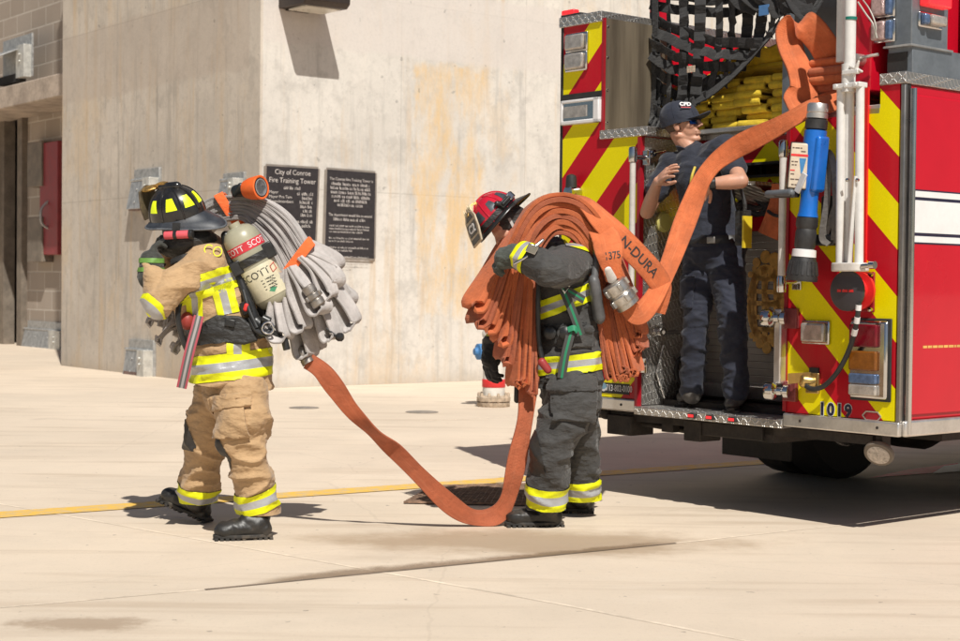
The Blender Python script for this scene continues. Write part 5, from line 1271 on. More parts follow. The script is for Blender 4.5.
# breathing apparatus: cylinder, back frame, waist belt, hoses
AP = bpy.data.objects.new('air_pack', None); col.objects.link(AP); AP.parent = PA
c0, c1 = d(235, 227, 7.93), d(278, 306, 7.97); ca = (c0-c1).normalized(); LC = (c0-c1).length; R_ = .094
def cylmat():
    t = NT('cylinder_composite'); o = t.obj(); v = t.xyz(t.uv())[1]; n = t.noise(o, 6, 5, .6); n2 = t.noise(o, 40, 3)
    c = t.mix(t.sstep(n, .35, .7), (.40, .375, .265, 1), (.30, .285, .205, 1)); c = t.mix(t.math('MULTIPLY', n2, .3), c, (.22, .2, .15, 1))
    return t.out(c, .35, 0, Coat_Weight=.3)
prof = [(.02, 0), (.05, .006), (.078, .022), (R_, .06), (R_, LC-.075), (.088, LC-.045), (.070, LC-.018), (.045, LC-.004), (.03, LC), (.03, LC+.02), (0, LC+.021)]
mb = MB(); mb.lathe(prof, c1, ca, 40); CYL = mb.build('air_cylinder', cylmat(), AP, angle=50)
mb = MB(); mb.lathe([(R_+.001, LC*.13), (R_+.0018, LC*.135), (R_+.0018, LC*.50), (R_+.001, LC*.505)], c1, ca, 40); mb.build('cream_label', pm('cream_label', (.60, .55, .39), .4, var=.14, ns=8, dirt=((.30,.26,.18),.55)), CYL)
mb = MB(); mb.lathe([(R_+.001, LC*.70), (R_+.0018, LC*.702), (R_+.0018, LC*.80), (R_+.001, LC*.802)], c1, ca, 40); mb.build('red_label', pm('red_label', (.55, .035, .05), .4, var=.1), CYL)
vdir = (O-c1).normalized()
blki = pm('black_ink', (.02,.02,.02), .5)
cyl_text('SCOTT', .052, c1+ca*LC*.415, ca, vdir, R_+.0025, blki, CYL, -.03, 0)
mb = MB(); 
def cq(x, y, r=R_+.0024):
    nn = (vdir-ca*vdir.dot(ca)).normalized(); sd = ca.cross(nn); an = x/r; return c1+ca*y+(nn*math.cos(an)+sd*math.sin(an))*r
for i in range(4): 
    P4 = [(-.018,-.02),(.018,-.012),(.018,.02),(-.018,.012)]; a_, b_ = P4[i], P4[(i+1)%4]; mb.bar(cq(.082+a_[0], LC*.415+a_[1]), cq(.082+b_[0], LC*.415+b_[1]), .011, .002, vdir)
mb.build('red_mark', pm('red_mark', (.6,.03,.03), .5), CYL)
cyl_text('SCOTT  SCOTT', .042, c1+ca*LC*.751, ca, vdir, R_+.0025, whit, CYL, .0, 0)
for k in range(4): marks(cq(.02, LC*.335-.016*k, R_+.0035), ca.cross(vdir)*-1 if ca.cross(vdir).x < 0 else ca.cross(vdir), ca, .07, .005, blki, CYL, k+1)
mb = MB(); mb.poly([cq(.02, LC*.165), cq(.042, LC*.20), cq(.02, LC*.235), cq(-.002, LC*.20)]); mb.build('green_diamond', pm('green_mark', (.06,.26,.13), .5), CYL)
mb = MB(); mb.lathe([(R_+.001, LC*.545), (R_+.006, LC*.547), (R_+.006, LC*.635), (R_+.001, LC*.637)], c1, ca, 40); CS = mb.build('cylinder_strap', gblk, AP)
mb = MB(); q = cq(.11, LC*.60, R_+.012); mb.obox(q, ca*.04, ca.cross(vdir).normalized()*.028, vdir*.012); mb.build('strap_latch', plas, CS, bevel=.006)
mb = MB(); q = cq(-.105, LC*.585, R_+.010); mb.obox(q, ca*.035, ca.cross(vdir).normalized()*.03, vdir*.014); mb.build('strap_buckle', plas, CS, bevel=.006)
mb = MB(); bpc = d(243, 285, 8.05); bx_ = ca.cross(vdir).normalized()
mb.prism([d(x, y, 8.00) for x, y in ((222,238),(232,236),(262,300),(274,330),(262,340),(244,332),(234,290))], V((.02, .05, 0))); mb.build('back_frame', plas, AP, bevel=.012)
mb = MB(); mb.caps(d(229, 250, 7.93), d(256, 322, 7.90), .022, .026); mb.caps(d(256, 322, 7.90), d(268, 332, 7.90), .035, .03); mb.caps(d(226, 236, 7.94), d(230, 262, 7.92), .026, .022); mb.build('frame_rail', plas, AP)
mb = MB(); mb.obox(d(246, 307.5, 7.875), V((.022,0,.012)), V((0,.012,0)), V((-.012,0,.03))); mb.build('buckle', plas, AP, bevel=.005)
mb = MB(); mb.caps(d(245.6, 309, 7.855), d(246.6, 305.5, 7.855), .012, .012); mb.build('red_button', hr, AP)
WB = band(COA, 'waist_belt', gblk, AP, d(225, 318, 8.06), d(229, 346, 8.06), .10, .86, .36, .016)
mb = MB(); mb.prism([d(x, y, 7.845) for x, y in ((203,322),(216,315),(240,316),(252,326),(258,341),(244,345),(226,343),(210,334))], V((0,.02,0))); HP = mb.build('hip_pad', gblk, AP, bevel=.01)
mb = MB(); mb.obox(d(230, 323, 7.835), V((.025,0,-.004)), V((0,.008,0)), V((.003,0,.018))); mb.build('pad_label', plas, HP, bevel=.004)
mb = MB(); mb.tube(cat([d(180, 300, 7.86), d(178, 318, 7.84), d(183, 340, 7.86), d(188, 352, 7.88)], 6), .014, 10); mb.build('air_hose', plas, AP)
mb = MB(); mb.tube(cat([d(250, 318, 7.86), d(256, 330, 7.84), d(266, 334, 7.84), d(274, 326, 7.87)], 6), .013, 10); mb.tube(cat([d(243, 290, 7.88), d(249, 310, 7.85), d(257, 328, 7.83)], 5), .010, 8); mb.build('air_hose', plas, AP)
mb = MB(); c = d(268, 328, 7.82); mb.tube([c+V((.028*math.cos(t_), 0, .028*math.sin(t_))) for t_ in [2*PI*i/20 for i in range(22)]], .006, 8); mb.build('ring', chrome, AP)
mb = MB(); mb.cyl(d(284, 338, 7.9), d(287, 350, 7.9), .018); mb.cyl(d(262, 318, 7.86), d(270, 322, 7.86), .022); mb.cyl(d(268, 328, 7.86), d(284, 340, 7.9), .012); mb.build('regulator', plas, AP, bevel=.004)
# webbing tail with red edges
def tailm():
    t = NT('striped_webbing'); v = t.xyz(t.uv())[1]
    e = t.math('ABSOLUTE', t.math('SUBTRACT', v, .5)); c = t.mix(t.math('GREATER_THAN', e, .30), (.09,.085,.08,1), (.36,.06,.08,1)); c = t.mix(t.math('LESS_THAN', e, .12), c, (.30,.28,.27,1))
    return t.out(c, .8)
strap(PA, [d(199, 316, 7.83), d(196, 328, 7.81), d(190, 350, 7.79), d(185, 372, 7.79), d(181.5, 388, 7.80)], .050, V((1,.1,.25)), 'webbing_tail', tailm(), .006)
mb = MB(); mb.ell(d(187, 321, 7.9), V((.035,0,0)), V((0,.03,0)), V((0,0,.045))); mb.build('red_gauge', pm('dull_red', (.28,.035,.025), .5), PA)
# ------------------------------------------------------------------ firefighter in dark gear (centre)
dk = fabric('charcoal_gear_fabric', (.043, .041, .039), 700, .22, .9, 13, .8, dirt=((.12,.10,.08), .3))
g = G(545, 524); g.z = 0
PB = thing('person', g, 'firefighter in charcoal turnout gear and red helmet bent under an orange hose load', 'person')
hipL, hipR = d(572, 398, 8.42), d(573, 396, 8.66)
kneL, kneR = d(551, 450, 8.38), d(580, 446, 8.74)
ankL, ankR = d(546, 503, 8.46), d(581, 494, 8.84)
pel, wai, che, nek = d(569, 380, 8.55), d(566, 340, 8.55), d(562, 285, 8.55), d(534, 246, 8.55)
shL, shR = d(572, 264, 8.38), d(552, 258, 8.74)
elL, wrL = d(551, 271, 8.13), d(523, 258, 8.20)
elR, wrR = d(524, 305, 8.92), d(495, 345, 8.86)
hd = d(509, 226, 8.53)
hf, hu = V((-.66, -.30, -.69)), V((-.66, .0, .75))
mb = MB(); f_, u_, l_ = head(mb, hd, hf, hu, nek)
chain(mb, [(pel, .13), (wai, .125), (che, .15), (nek, .07)]); chain(mb, [(shR, .06), (che, .10), (shL, .06)])
chain(mb, [(hipL, .08), (kneL, .055), (ankL, .04)]); chain(mb, [(hipR, .08), (kneR, .055), (ankR, .04)])
chain(mb, [(pel, .12), (hipL, .08)]); chain(mb, [(pel, .12), (hipR, .08)])
chain(mb, [(shL, .05), (elL, .042), (wrL, .034)]); chain(mb, [(shR, .05), (elR, .042), (wrR, .034)])
organic('body', mb, skin, PB, .008, 3)
mb = MB(); mb.ell(hd-f_*.022+u_*.02, f_*.098, l_*.096, u_*.108); mb.caps(hd-u_*.05-f_*.02, nek+V((.0,0,0)), .085, .085)
organic('hood', mb, gblk, PB, .009, 3, lambda c, n: folds(c, .005, (14, 14, 26), 5))
strap(PB, [hd+l_*-.088+u_*.03, hd+l_*-.085-u_*.05+f_*.03, hd-u_*.10+f_*.06-l_*.05], .016, f_, 'chin_strap', pm('grey_chin_strap', (.35,.34,.32), .5), .005)
mb = MB(); legs(mb, hipL, kneL, ankL, .138, .112, .106, 0); legs(mb, hipR, kneR, ankR, .135, .108, .100, 0)
chain(mb, [(pel+V((0,0,.02)), .17), (hipL.lerp(hipR, .5), .16)])
TRO = organic('trousers', mb, dk, PB, .0095, 4, lambda c, n: folds(c, .013 if c.z < .62 else .009, (7, 7, 13), 21)+folds(c, .004, (12, 12, 27), 22), cuts=[(V((0,0,.095)), V((0, 0, -1)))])
band(TRO, 'reflective_cuff', trim, PB, d(548, 474, 8.4), d(544, 514, 8.46), .26, .78, .17)
band(TRO, 'reflective_cuff', trim, PB, d(581, 470, 8.8), d(581, 508, 8.84), .22, .78, .15)
pn = V((.2, -1, 0)); pay = V((.05, 0, 1)).normalized(); pax = V((1, .1, -.05)).normalized()
pocket(TRO, 'thigh_pocket', d(574, 402, 8.3), pax, pay, .105, .10, dk, pn, .026, PB)
pocket(TRO, 'pocket_flap', d(574, 385, 8.3), pax, pay, .108, .035, dk, pn, .034, PB)
patch(TRO, 'knee_patch', blkl, PB, [(d(545, 474, 8.3), V((0,0,-1))), (d(545, 432, 8.3), V((0,0,1))), (d(541, 450, 8.3), V((1,0,.2)))], .006, lambda c, n: n.x < .2 and c.y < 8.52)
boot(PB, G(563, 527)+V((0,.03,0)), G(506, 527.5)+V((-.0,.03,0)), UP, ankL+V((.01,0,.0)), .056)
boot(PB, G(594, 514)+V((0,.04,0)), G(548, 513)+V((0,.04,0)), UP, ankR+V((.0,0,.0)), .054)
# coat
mb = MB()
chain(mb, [(nek+V((.06,0,-.09)), .11), (che, .195), (wai, .190), (pel+V((0,0,.02)), .192), (d(569, 392, 8.55), .190)])
chain(mb, [(shL+V((.01,.03,0)), .105), (shL.lerp(elL, .5), .100), (elL, .094)]); chain(mb, [(elL, .094), (elL.lerp(wrL, .5), .085), (wrL, .076)])
chain(mb, [(shR, .11), (elR, .09), (wrR, .072)]); chain(mb, [(shL+V((0,.05,0)), .105), (che+V((0,0,.05)), .15), (shR, .11)])
mb.caps(nek+V((.02,0,-.03)), nek+V((.06,0,-.10)), .085, .11)
COA = organic('coat', mb, dk, PB, .0095, 4, lambda c, n: folds(c, .013, (6, 6, 11), 31)+folds(c, .004, (11, 11, 24), 32), cuts=[(d(569, 388, 8.55), V((.0, 0, -1)))])
band(COA, 'reflective_hem', trim, PB, d(566, 346, 8.55), d(569, 378, 8.55), .24, .80, .34)
band(COA, 'reflective_chest_band', trim, PB, d(556, 282, 8.55), d(571, 322, 8.55), .28, .68, .34, keep=lambda c, n: c.z < shL.z-.10 or c.y > 8.42)
band(COA, 'sleeve_cuff_band', trim, PB, elL, wrL+(wrL-elL)*.4, .56, .88, .2)
p0 = d(577, 245, 8.3); patch(COA, 'reflective_yoke', trim, PB, [(p0+UP*.028, UP+V((.25,0,0))), (p0-UP*.02, -UP-V((.25,0,0))), (p0-V((.05,0,0)), V((-1,0,0))), (p0+V((.09,0,0)), V((1,0,0)))], .006, lambda c, n: n.y < .2, lambda c: (0, ((c-p0).z+.02)/.048))
band(COA, 'reflective_cuff', trim_plain, PB, elR, wrR, .80, .98, .2)
pocket(COA, 'coat_pocket', d(575, 338, 8.35), V((1,0,0)), UP, .085, .055, dk, V((.1,-1,0)), .02, PB)
pocket(COA, 'pocket_flap', d(578, 379, 8.35), V((1,.1,0)), UP, .09, .03, dk, V((.1,-1,0)), .02, PB)
# gloves
gg = fabric('grey_green_glove', (.055, .062, .052), 500, .35, .4, 30)
mb = MB(); hw_ = d(519, 256, 8.22); hand(mb, hw_, V((-.80, .25, -.22)), V((-.15, .5, -.85)), -1, 1.2, 1.55, (.55, .75, .6)); chain(mb, [(wrL, .072), (hw_+V((-.02,0,0)), .066), (hw_+V((-.07,.02,-.01)), .06)])
GL = organic('glove', mb, gg, PB, .0055, 2, lambda c, n: folds(c, .003, (30, 30, 40), 8))
mb = MB(); mb.obox(d(532, 249, 8.08), V((.025,0,-.01)), V((0,.012,0)), V((.01,0,.02))); mb.cyl(d(514, 264, 8.12), d(528, 256, 8.10), .008, n=10); mb.caps(d(530,251,8.09), d(543,240,8.12), .012, .008); mb.build('glove_clip', chrome, PB, bevel=.004)
bg = fabric('black_glove', (.018, .018, .019), 500, .35, .4, 30)
mb = MB(); hw2 = d(491, 350, 8.84); hand(mb, hw2, V((-.02, .05, -1)), V((.75, .6, .0)), -1, 1.22, 1.5, (.30, .45, .4), tdir=V((.5, -.5, -.7))); chain(mb, [(wrR, .066), (hw2+V((0,0,-.05)), .055)])
organic('glove', mb, bg, PB, .0055, 2, lambda c, n: folds(c, .003, (30, 30, 40), 9))
# helmet
rsh = pm('red_helmet_shell', (.50, .012, .03), .25, var=.12, ns=9, Coat_Weight=.35, dirt=((.12,.03,.02), .25))
gmk = pm('dark_reflector', (.075, .085, .095), .3, .3, var=.3, ns=20)
hc = d(498.5, 217.5, 8.48)
HB, dome, (f, u, l, ha, hb, hh) = helmet(PB, hc, V((-.56, -.52, -.64)), V((-.70, .04, .71)), rsh, plas, gmk, sc_=.93, droop=.022, ext=.085)
crm = pm('cream_leather', (.46, .37, .26), .55, var=.25, ns=30)
sd_ = (-u*.80+f*.55+l*.0).normalized(); su = -sd_; sn = (f*.86+u*.5).normalized(); sx_ = l
sx_ = (sx_ - su*sx_.dot(su)).normalized(); sn = sx_.cross(su)*-1 if (sx_.cross(su)).dot(f) < 0 else sx_.cross(su)
# shield plane faces forward, turned a little so its near half shows
c = hc+f*(ha+.022)+u*.055
def sh(x, y, o=0): return c+sx_*x*1.15+su*y*1.15+sn*o
out = [(-.05,-.075),(.05,-.075),(.062,-.01),(.058,.05),(.040,.075),(0,.092),(-.040,.075),(-.058,.05),(-.062,-.01)]
mb = MB(); mb.prism([sh(x, y, -.005) for x, y in out], sn*.010); SH = mb.build('front_shield', crm, HB, bevel=.003)
mb = MB(); mb.prism([sh(x, y, .006) for x, y in ((-.040,-.03),(.040,-.03),(.046,.03),(-.046,.03))], sn*.002); mb.prism([sh(x, y, .006) for x, y in ((-.040,-.066),(.040,-.066),(.042,-.042),(-.042,-.042))], sn*.002); mb.prism([sh(x, y, .006) for x, y in ((-.038,.045),(.038,.045),(.02,.072),(-.02,.072))], sn*.002); mb.build('panel', plas, SH)
rx = sx_ if sx_.cross(su).dot(sn) > 0 else -sx_
text('C2', .062, sh(0, 0, .0095), rx, su, whit, SH, 'lettering', 'CENTER', .001, bold=.002)
mb = MB(); mb.ribbon(cat([hc+u*(hh+.0)+f*.03, hc+u*(hh+.006)+f*.07, hc+u*(hh-.02)+f*.12, c+su*.09], 5), l, .022, .014); mb.build('shield_bracket', brass, HB)
mb = MB()
rn = random.Random(9)
for k in range(26):
    p = c+su*(.075+.02*rn.random())+sx_*rn.uniform(-.05,.05); mb.caps(p, p+su*rn.uniform(.015,.05)+sx_*rn.uniform(-.02,.02)-sn*rn.uniform(0,.02), .0045, .002, n=6, m=2)
mb.build('gold_tassel', pm('pale_gold', (.62,.52,.33), .5), HB)
# band, goggles strap and visor arm along the brim
strap(HB, [hc+f*ha*.75*math.cos(t_)*1.37+l*hb*1.02*math.sin(t_)+u*.02 for t_ in [PI+2.6*PI*(i/16-.5)/1.3 for i in range(17)]], .030, u, 'goggle_strap', gblk, .006)
mb = MB(); p = hc-l*(hb+.012)-f*.03+u*.028; mb.obox(p, f*.055, l*.014, u*.018); mb.cyl(p-l*.016-f*.02, p-l*.016+f*.05, .010); mb.caps(p+u*.01+f*.045, p+u*.025+f*.055, .016, .014); mb.build('helmet_torch', plas, HB, bevel=.005)
mb = MB(); p = hc-l*(hb+.006)-f*.06+u*.03; mb.obox(p-l*.01, f*.018, l*.012, u*.02); mb.build('torch_clamp', chrome, HB, bevel=.005)
# harness, belt, gauge and radio
AP = bpy.data.objects.new('air_pack', None); col.objects.link(AP); AP.parent = PB
greenm = NT('green_edged_webbing'); v = greenm.xyz(greenm.uv())[1]; e = greenm.math('ABSOLUTE', greenm.math('SUBTRACT', v, .5))
greenm = greenm.out(greenm.mix(greenm.math('LESS_THAN', e, .14), (.05,.048,.045,1), (.015,.19,.09,1)), .8)
strap(AP, [d(561, 286, 8.32), d(566, 296, 8.31), d(573, 313, 8.31), d(581, 335, 8.32)], .046, V((1,.1,.3)), 'shoulder_strap', greenm, .006)
strap(AP, [d(566, 289, 8.32), d(574, 294, 8.31), d(584, 300, 8.34)], .040, V((.2,.1,1)), 'shoulder_strap', greenm, .006)
strap(AP, [d(572, 328, 8.30), d(569, 340, 8.29), d(565, 356, 8.29), d(561.5, 378, 8.30)], .046, V((1,.1,.12)), 'waist_strap', greenm, .006)
strap(AP, [d(568, 330, 8.29), d(574, 328, 8.28), d(577, 332, 8.29)], .03, V((0,.3,1)), 'strap_keeper', pm('green_keeper', (.02,.2,.1), .6), .008)
mb = MB(); ct = [d(558, 284, 8.30), d(570, 286, 8.30), d(565, 293, 8.30)]; mb.tube([ct[0], ct[1], ct[2], ct[0], ct[1]], .006, 8); mb.build('ring', chrome, AP)
band(COA, 'waist_belt', gblk, AP, d(564, 322, 8.55), d(566, 346, 8.55), .05, .80, .34, .014, keep=lambda c, n: c.x < d(585, 330, 8.4).x)
mb = MB(); mb.lathe([(.03,0),(.034,.01),(.034,.03),(.02,.04),(0,.042)], d(551, 333, 8.36), V((-.3,-1,0)), 18); mb.lathe([(.03,0),(.034,.01),(.034,.03),(.02,.04),(0,.042)], d(566, 333, 8.33), V((-.1,-1,0)), 18); mb.build('belt_buckle', plas, AP)
mb = MB(); mb.tube(cat([d(540, 262, 8.36), d(538, 300, 8.34), d(539, 340, 8.34), d(543, 362, 8.33)], 6), .013, 10); mb.build('air_hose', plas, AP)
mb = MB(); mb.caps(d(542, 362, 8.31), d(548, 370, 8.31), .022, .02); mb.build('gauge', pm('gauge_red', (.30, .03, .03), .5), AP)
mb = MB(); mb.caps(d(594, 282, 8.36), d(599, 316, 8.40), .040, .044, V((1,0,0)), .75); mb.caps(d(597, 250, 8.40), d(594, 285, 8.36), .02, .02); mb.build('pack_frame', pm('frame_grey', (.09,.09,.092), .45, var=.3), AP)
cc0, cc1 = d(603, 262, 8.62), d(606, 322, 8.58); ca = (cc0-cc1).normalized(); L_ = (cc0-cc1).length
mb = MB(); mb.lathe([(.02,0),(.06,.015),(.085,.06),(.085,L_-.06),(.06,L_-.015),(.03,L_),(0,L_+.01)], cc1, ca, 32); mb.build('air_cylinder', cylmat(), AP)
mb = MB(); mb.caps(d(517, 387, 8.5), d(517, 400, 8.5), .015, .017); mb.cyl(d(518, 384, 8.5), d(530, 372, 8.5), .004); mb.build('strap_end', plas, PB)
# ------------------------------------------------------------------ man standing on the rear step
nvs = fabric('navy_shirt', (.016, .019, .032), 900, .25, .5, 14, .8)
nvt = fabric('navy_trousers', (.013, .016, .031), 900, .3, .45, 9, .8)
nvc = fabric('navy_cap', (.012, .016, .032), 900, .2, .2, 20, .75)
g = wp(713, 404, .15); g.z = .565
PC = thing('person', g, 'man in navy cap, sunglasses, polo shirt and trousers standing on the rear step', 'person')
J = wp
pel, wai, che, nek = J(713, 247, .20), J(711, 225, .20), J(705, 180, .18), J(691, 151, .16)
shR, elR, wrR = J(671, 165, .13), J(647, 212, .0), J(658, 181, -.14)
shL, elL, wrL = J(724, 150, .16), J(741, 181, -.02), J(707, 184, -.15)
hipR, kneR, ankR = J(701, 255, .17), J(696, 320, .10), J(692, 391, .14)
hipL, kneL, ankL = J(726, 255, .21), J(732, 320, .13), J(736, 393, .16)
hd = J(682.5, 124.5, .13)
rt = V((1, -.02, 0))
hf = V((.86, -.46, .20)); hu = V((-.20, .06, 1))
mb = MB(); f_, u_, l_ = head(mb, hd, hf, hu, nek, .060)
chain(mb, [(pel, .125), (wai, .125), (che, .14), (nek, .062)]); chain(mb, [(shR, .055), (che, .10), (shL, .055)])
chain(mb, [(hipL, .08), (kneL, .055), (ankL, .04)]); chain(mb, [(hipR, .08), (kneR, .055), (ankR, .04)]); mb.caps(hipL, hipR, .09, .09)
chain(mb, [(shR, .052), (shR.lerp(elR, .5), .048), (elR, .042)]); chain(mb, [(elR, .043), (elR.lerp(wrR, .35), .043), (wrR, .027)])
chain(mb, [(shL, .052), (shL.lerp(elL, .5), .048), (elL, .042)]); chain(mb, [(elL, .043), (elL.lerp(wrL, .35), .043), (wrL, .028)])
hand(mb, wrR, (J(677, 163, -.20)-wrR), V((.35, .75, -.6)), -1, 1.16, 1.0, (.14, .22, .2), .14, tdir=V((.75, -.3, -.1)))
hand(mb, wrL, (J(697, 203, -.17)-wrL), V((-.2, .75, .2)), 1, 1.0, 1.0, (.30, .5, .4), .05)
BD = organic('body', mb, skin, PC, .0048, 2)
# shirt with placket collar
mb = MB()
chain(mb, [(pel+V((0,0,.01)), .160), (wai, .160), (che, .178), (che.lerp(nek, .6), .125)], None, 1)
chain(mb, [(shR, .082), (shR.lerp(elR, .5), .076), (shR.lerp(elR, .60), .072)]); chain(mb, [(shL, .082), (shL.lerp(elL, .5), .076), (shL.lerp(elL, .62), .074)])
chain(mb, [(shR, .085), (che+V((0,0,.08)), .12), (shL, .085)]); mb.caps(nek+V((0,0,-.03)), nek+V((.0,0,-.06)), .08, .10)
SHI = organic('shirt', mb, nvs, PC, .009, 4, lambda c, n: folds(c, .010, (6, 6, 9), 41)+folds(c, .004, (11, 11, 18), 42))
# collar: two flaps around the neck, open at the throat
fr = V((.55, -.83, 0)); sd = V((.83, .55, 0))
for sg in (1, -1):
    mb = MB(); nb = nek+V((0,0,-.015))
    P_ = [nb-fr*.075+sd*sg*.01+UP*.02, nb-fr*.03+sd*sg*.075+UP*.022, nb+fr*.045+sd*sg*.068-UP*.005, nb+fr*.105+sd*sg*.040-UP*.075]
    mb.ribbon(cat(P_, 6), UP*.9-fr*.25+sd*sg*.45, .050, .008); mb.build('collar', nvs, PC)
mb = MB(); p = nek+fr*.100-UP*.045
mb.prism([p+sd*.045+UP*.03+fr*-.02, p-sd*.045+UP*.03-fr*.02, p-UP*.09+fr*.035], fr*.006); mb.build('throat', skin, BD)
# trousers
mb = MB()
chain(mb, [(hipR, .110), (kneR.lerp(hipR, .4), .098), (kneR, .080), (kneR.lerp(ankR, .5), .072), (ankR+V((0,0,.0)), .066)]); chain(mb, [(hipL, .110), (kneL.lerp(hipL, .4), .100), (kneL, .082), (kneL.lerp(ankL, .5), .074), (ankL, .070)])
mb.caps(pel+V((0,0,.03)), pel+V((0,0,-.02)), .158, .165)
mb.caps(hipR+V((0,0,.02)), hipL+V((0,0,.02)), .12, .12)
TRO = organic('trousers', mb, nvt, PC, .009, 4, lambda c, n: folds(c, .011 if c.z < 1.05 else .006, (7, 7, 12), 51)+folds(c, .005, (12, 12, 24), 52), cuts=[(V((0,0,.635)), V((0,0,-1)))])
band(TRO, 'belt', pm('belt_leather', (.016,.014,.013), .45, var=.2), PC, pel+V((0,0,-.015)), pel+V((0,0,.075)), .35, .85, .3, .010)
mb = MB(); mb.obox(J(711, 240, .02), (ty*.03), tx*.006, UP*.02); mb.build('belt_buckle', pm('dull_metal', (.25,.24,.22), .4, .7), PC, bevel=.005)
pocket(TRO, 'thigh_pocket', J(688, 292, .06), (ty*-1+tx*.2).normalized(), UP, .055, .095, nvt, -tx, .010, PC, .25)
shoe = pm('charcoal_shoe', (.085, .075, .066), .7, var=.3, ns=20, bump=.4, bs=90)
def stp(px, py, s=0): q = TZ(px, py, .566); return TMX @ q
boot(PC, stp(692, 396)+V((.03,.07,0)), stp(686, 407)+V((-.02,-.0,0)), UP, ankR+V((0,0,-.02)), .052, 'shoe', shoe)
boot(PC, stp(740, 401)+V((.03,.06,0)), stp(736, 413)+V((-.03,.0,0)), UP, ankL+V((0,0,-.02)), .052, 'shoe', shoe)
# cap
f, u, l = f_, (u_-f_*.10).normalized(), l_
cc = hd+u*.030-f*.006
mb = MB(); N = 36; rows = []
for e in range(11):
    el = e/10*PI/2*.99; ce = math.cos(el)**.8; rows.append([cc+(f*.120*math.cos(2*PI*j/N)+l*.098*math.sin(2*PI*j/N))*ce+u*(.116*math.sin(el))-f*.004*e/10 for j in range(N)])
rows.insert(0, [p-u*.028+f*(.0) for p in rows[0]])
rows.insert(0, [cc+(p-cc)*.95-u*.0 for p in rows[0]])
mb.rings(rows); CAP = mb.build('cap', nvc, PC, angle=60)
mb = MB(); A = []
for k in range(7):
    t_ = k/6; A.append([cc-u*(.012)+f*(.108+.085*t_)*math.cos(a_)*(1.0)+l*.096*math.sin(a_)*(1-.10*t_)*1.02 - u*(.030*t_*abs(math.sin(a_))**1.6) + u*.022*t_ for a_ in [(-1.15+2.3*i/18) for i in range(19)]])
vs = [[mb.bm.verts.new(p) for p in r_] for r_ in A]
for i in range(6):
    for j in range(18): mb.face([vs[i][j], vs[i][j+1], vs[i+1][j+1], vs[i+1][j]])
BRM = mb.build('brim', nvc, CAP); m_ = BRM.modifiers.new('s', 'SOLIDIFY'); m_.thickness = .006
mb = MB(); mb.lathe([(.008,0),(.007,.004),(0,.006)], cc+u*.114-f*.004, u, 10); mb.build('button', nvc, CAP)
for k in range(6):
    a_ = k*PI/3+.5; mb = MB(); mb.tube([cc+(f*.121*math.cos(a_)+l*.099*math.sin(a_))*(math.cos(e*PI/24)**.8)+u*.117*math.sin(e*PI/24)-f*.004*e/12 for e in range(12)], .0016, 5); mb.build('seam', nvc, CAP)
# embroidered letters on the front panels
lp = cc+f*.088-l*.055+u*.060
ln = ((f*.070+l*.075)*1.0+u*.055).normalized(); lx = (-l*-1)
lx = ln.cross(UP)*-1; lx = (UP.cross(ln)).normalized(); ly = ln.cross(lx)
lp = cc+(f*.120*.70+l*.098*.66)*.88+u*.070+ln*.008
text('CFD', .036, lp, lx, ly, whit, CAP, 'lettering', 'CENTER', .002, bold=.0015)
mb = MB(); mb.obox(lp-ly*.024+ln*.001, lx*.030, ly*.003, ln*.001); mb.build('stitching', pm('red_thread', (.45,.04,.05), .6), CAP)
# sunglasses
gl_ = pm('blue_mirror_lens', (.02, .10, .45), .08, .85, var=.5, ns=12); fm_ = pm('glasses_frame', (.012,.012,.013), .3)
SG = bpy.data.objects.new('sunglasses', None); col.objects.link(SG); SG.parent = PC
for sg in (1, -1):
    mb = MB(); P_ = [hd+f_*(.094-.0*abs(sg))+l_*.006*sg-u_*.001, hd+f_*.093+l_*.036*sg-u_*.001, hd+f_*.072+l_*.068*sg+u_*.001]
    mb.ribbon(cat(P_, 5), u_, [.042]*11, .006); mb.build('lens', gl_, SG)
    mb = MB(); mb.tube(cat([p+u_*.017 for p in P_], 5), .004, 6); mb.tube(cat([hd+f_*.072+l_*.067*sg+u_*.012, hd+f_*.03+l_*.080*sg+u_*.006, hd-f_*.012+l_*.085*sg-u_*.006], 5), .0042, 8); mb.build('frame', fm_, SG)
# dark cropped hair visible below the cap
mb = MB(); mb.ell(hd-f_*.025+u_*.01, f_*.083, l_*.0765, u_*.075); organic('hair', mb, pm('cropped_hair', (.10,.065,.045), .8, var=.3, ns=60), PC, .006, 2, cuts=[(hd-u_*.035, -u_), (hd+f_*.004, f_)])
# watch, radio lead, holster
wd_ = (wrL-elL).normalized(); mb = MB(); a_, b_ = orth(wd_); mb.lathe([(.033,-.018),(.036,-.014),(.036,.014),(.033,.018)], wrL-wd_*.03, wd_, 24); mb.build('watch', plas, PC)
mb = MB(); mb.tube(cat([J(695, 167, .0), J(692, 176, -.03), J(691, 184, -.03), J(696, 178, -.05), J(699, 172, -.02)], 6), .008, 8); mb.build('yellow_lanyard', pm('lanyard_yellow', (.55,.42,.06), .5), PC)
mb = MB(); mb.obox(J(743, 228, .08), ty*.035, tx*.03, UP*.10); mb.tube(cat([J(741, 190, .06), J(745, 205, .04), J(743, 222, .05)], 5), .012, 8); RAD = mb.build('radio_holster', gblk, PC, bevel=.01)
mb = MB(); mb.obox(J(747, 232, .06), ty*.006, tx*.035, UP*.09); mb.build('yellow_edge', pm('edge_yellow', (.6,.45,.02), .5), RAD)
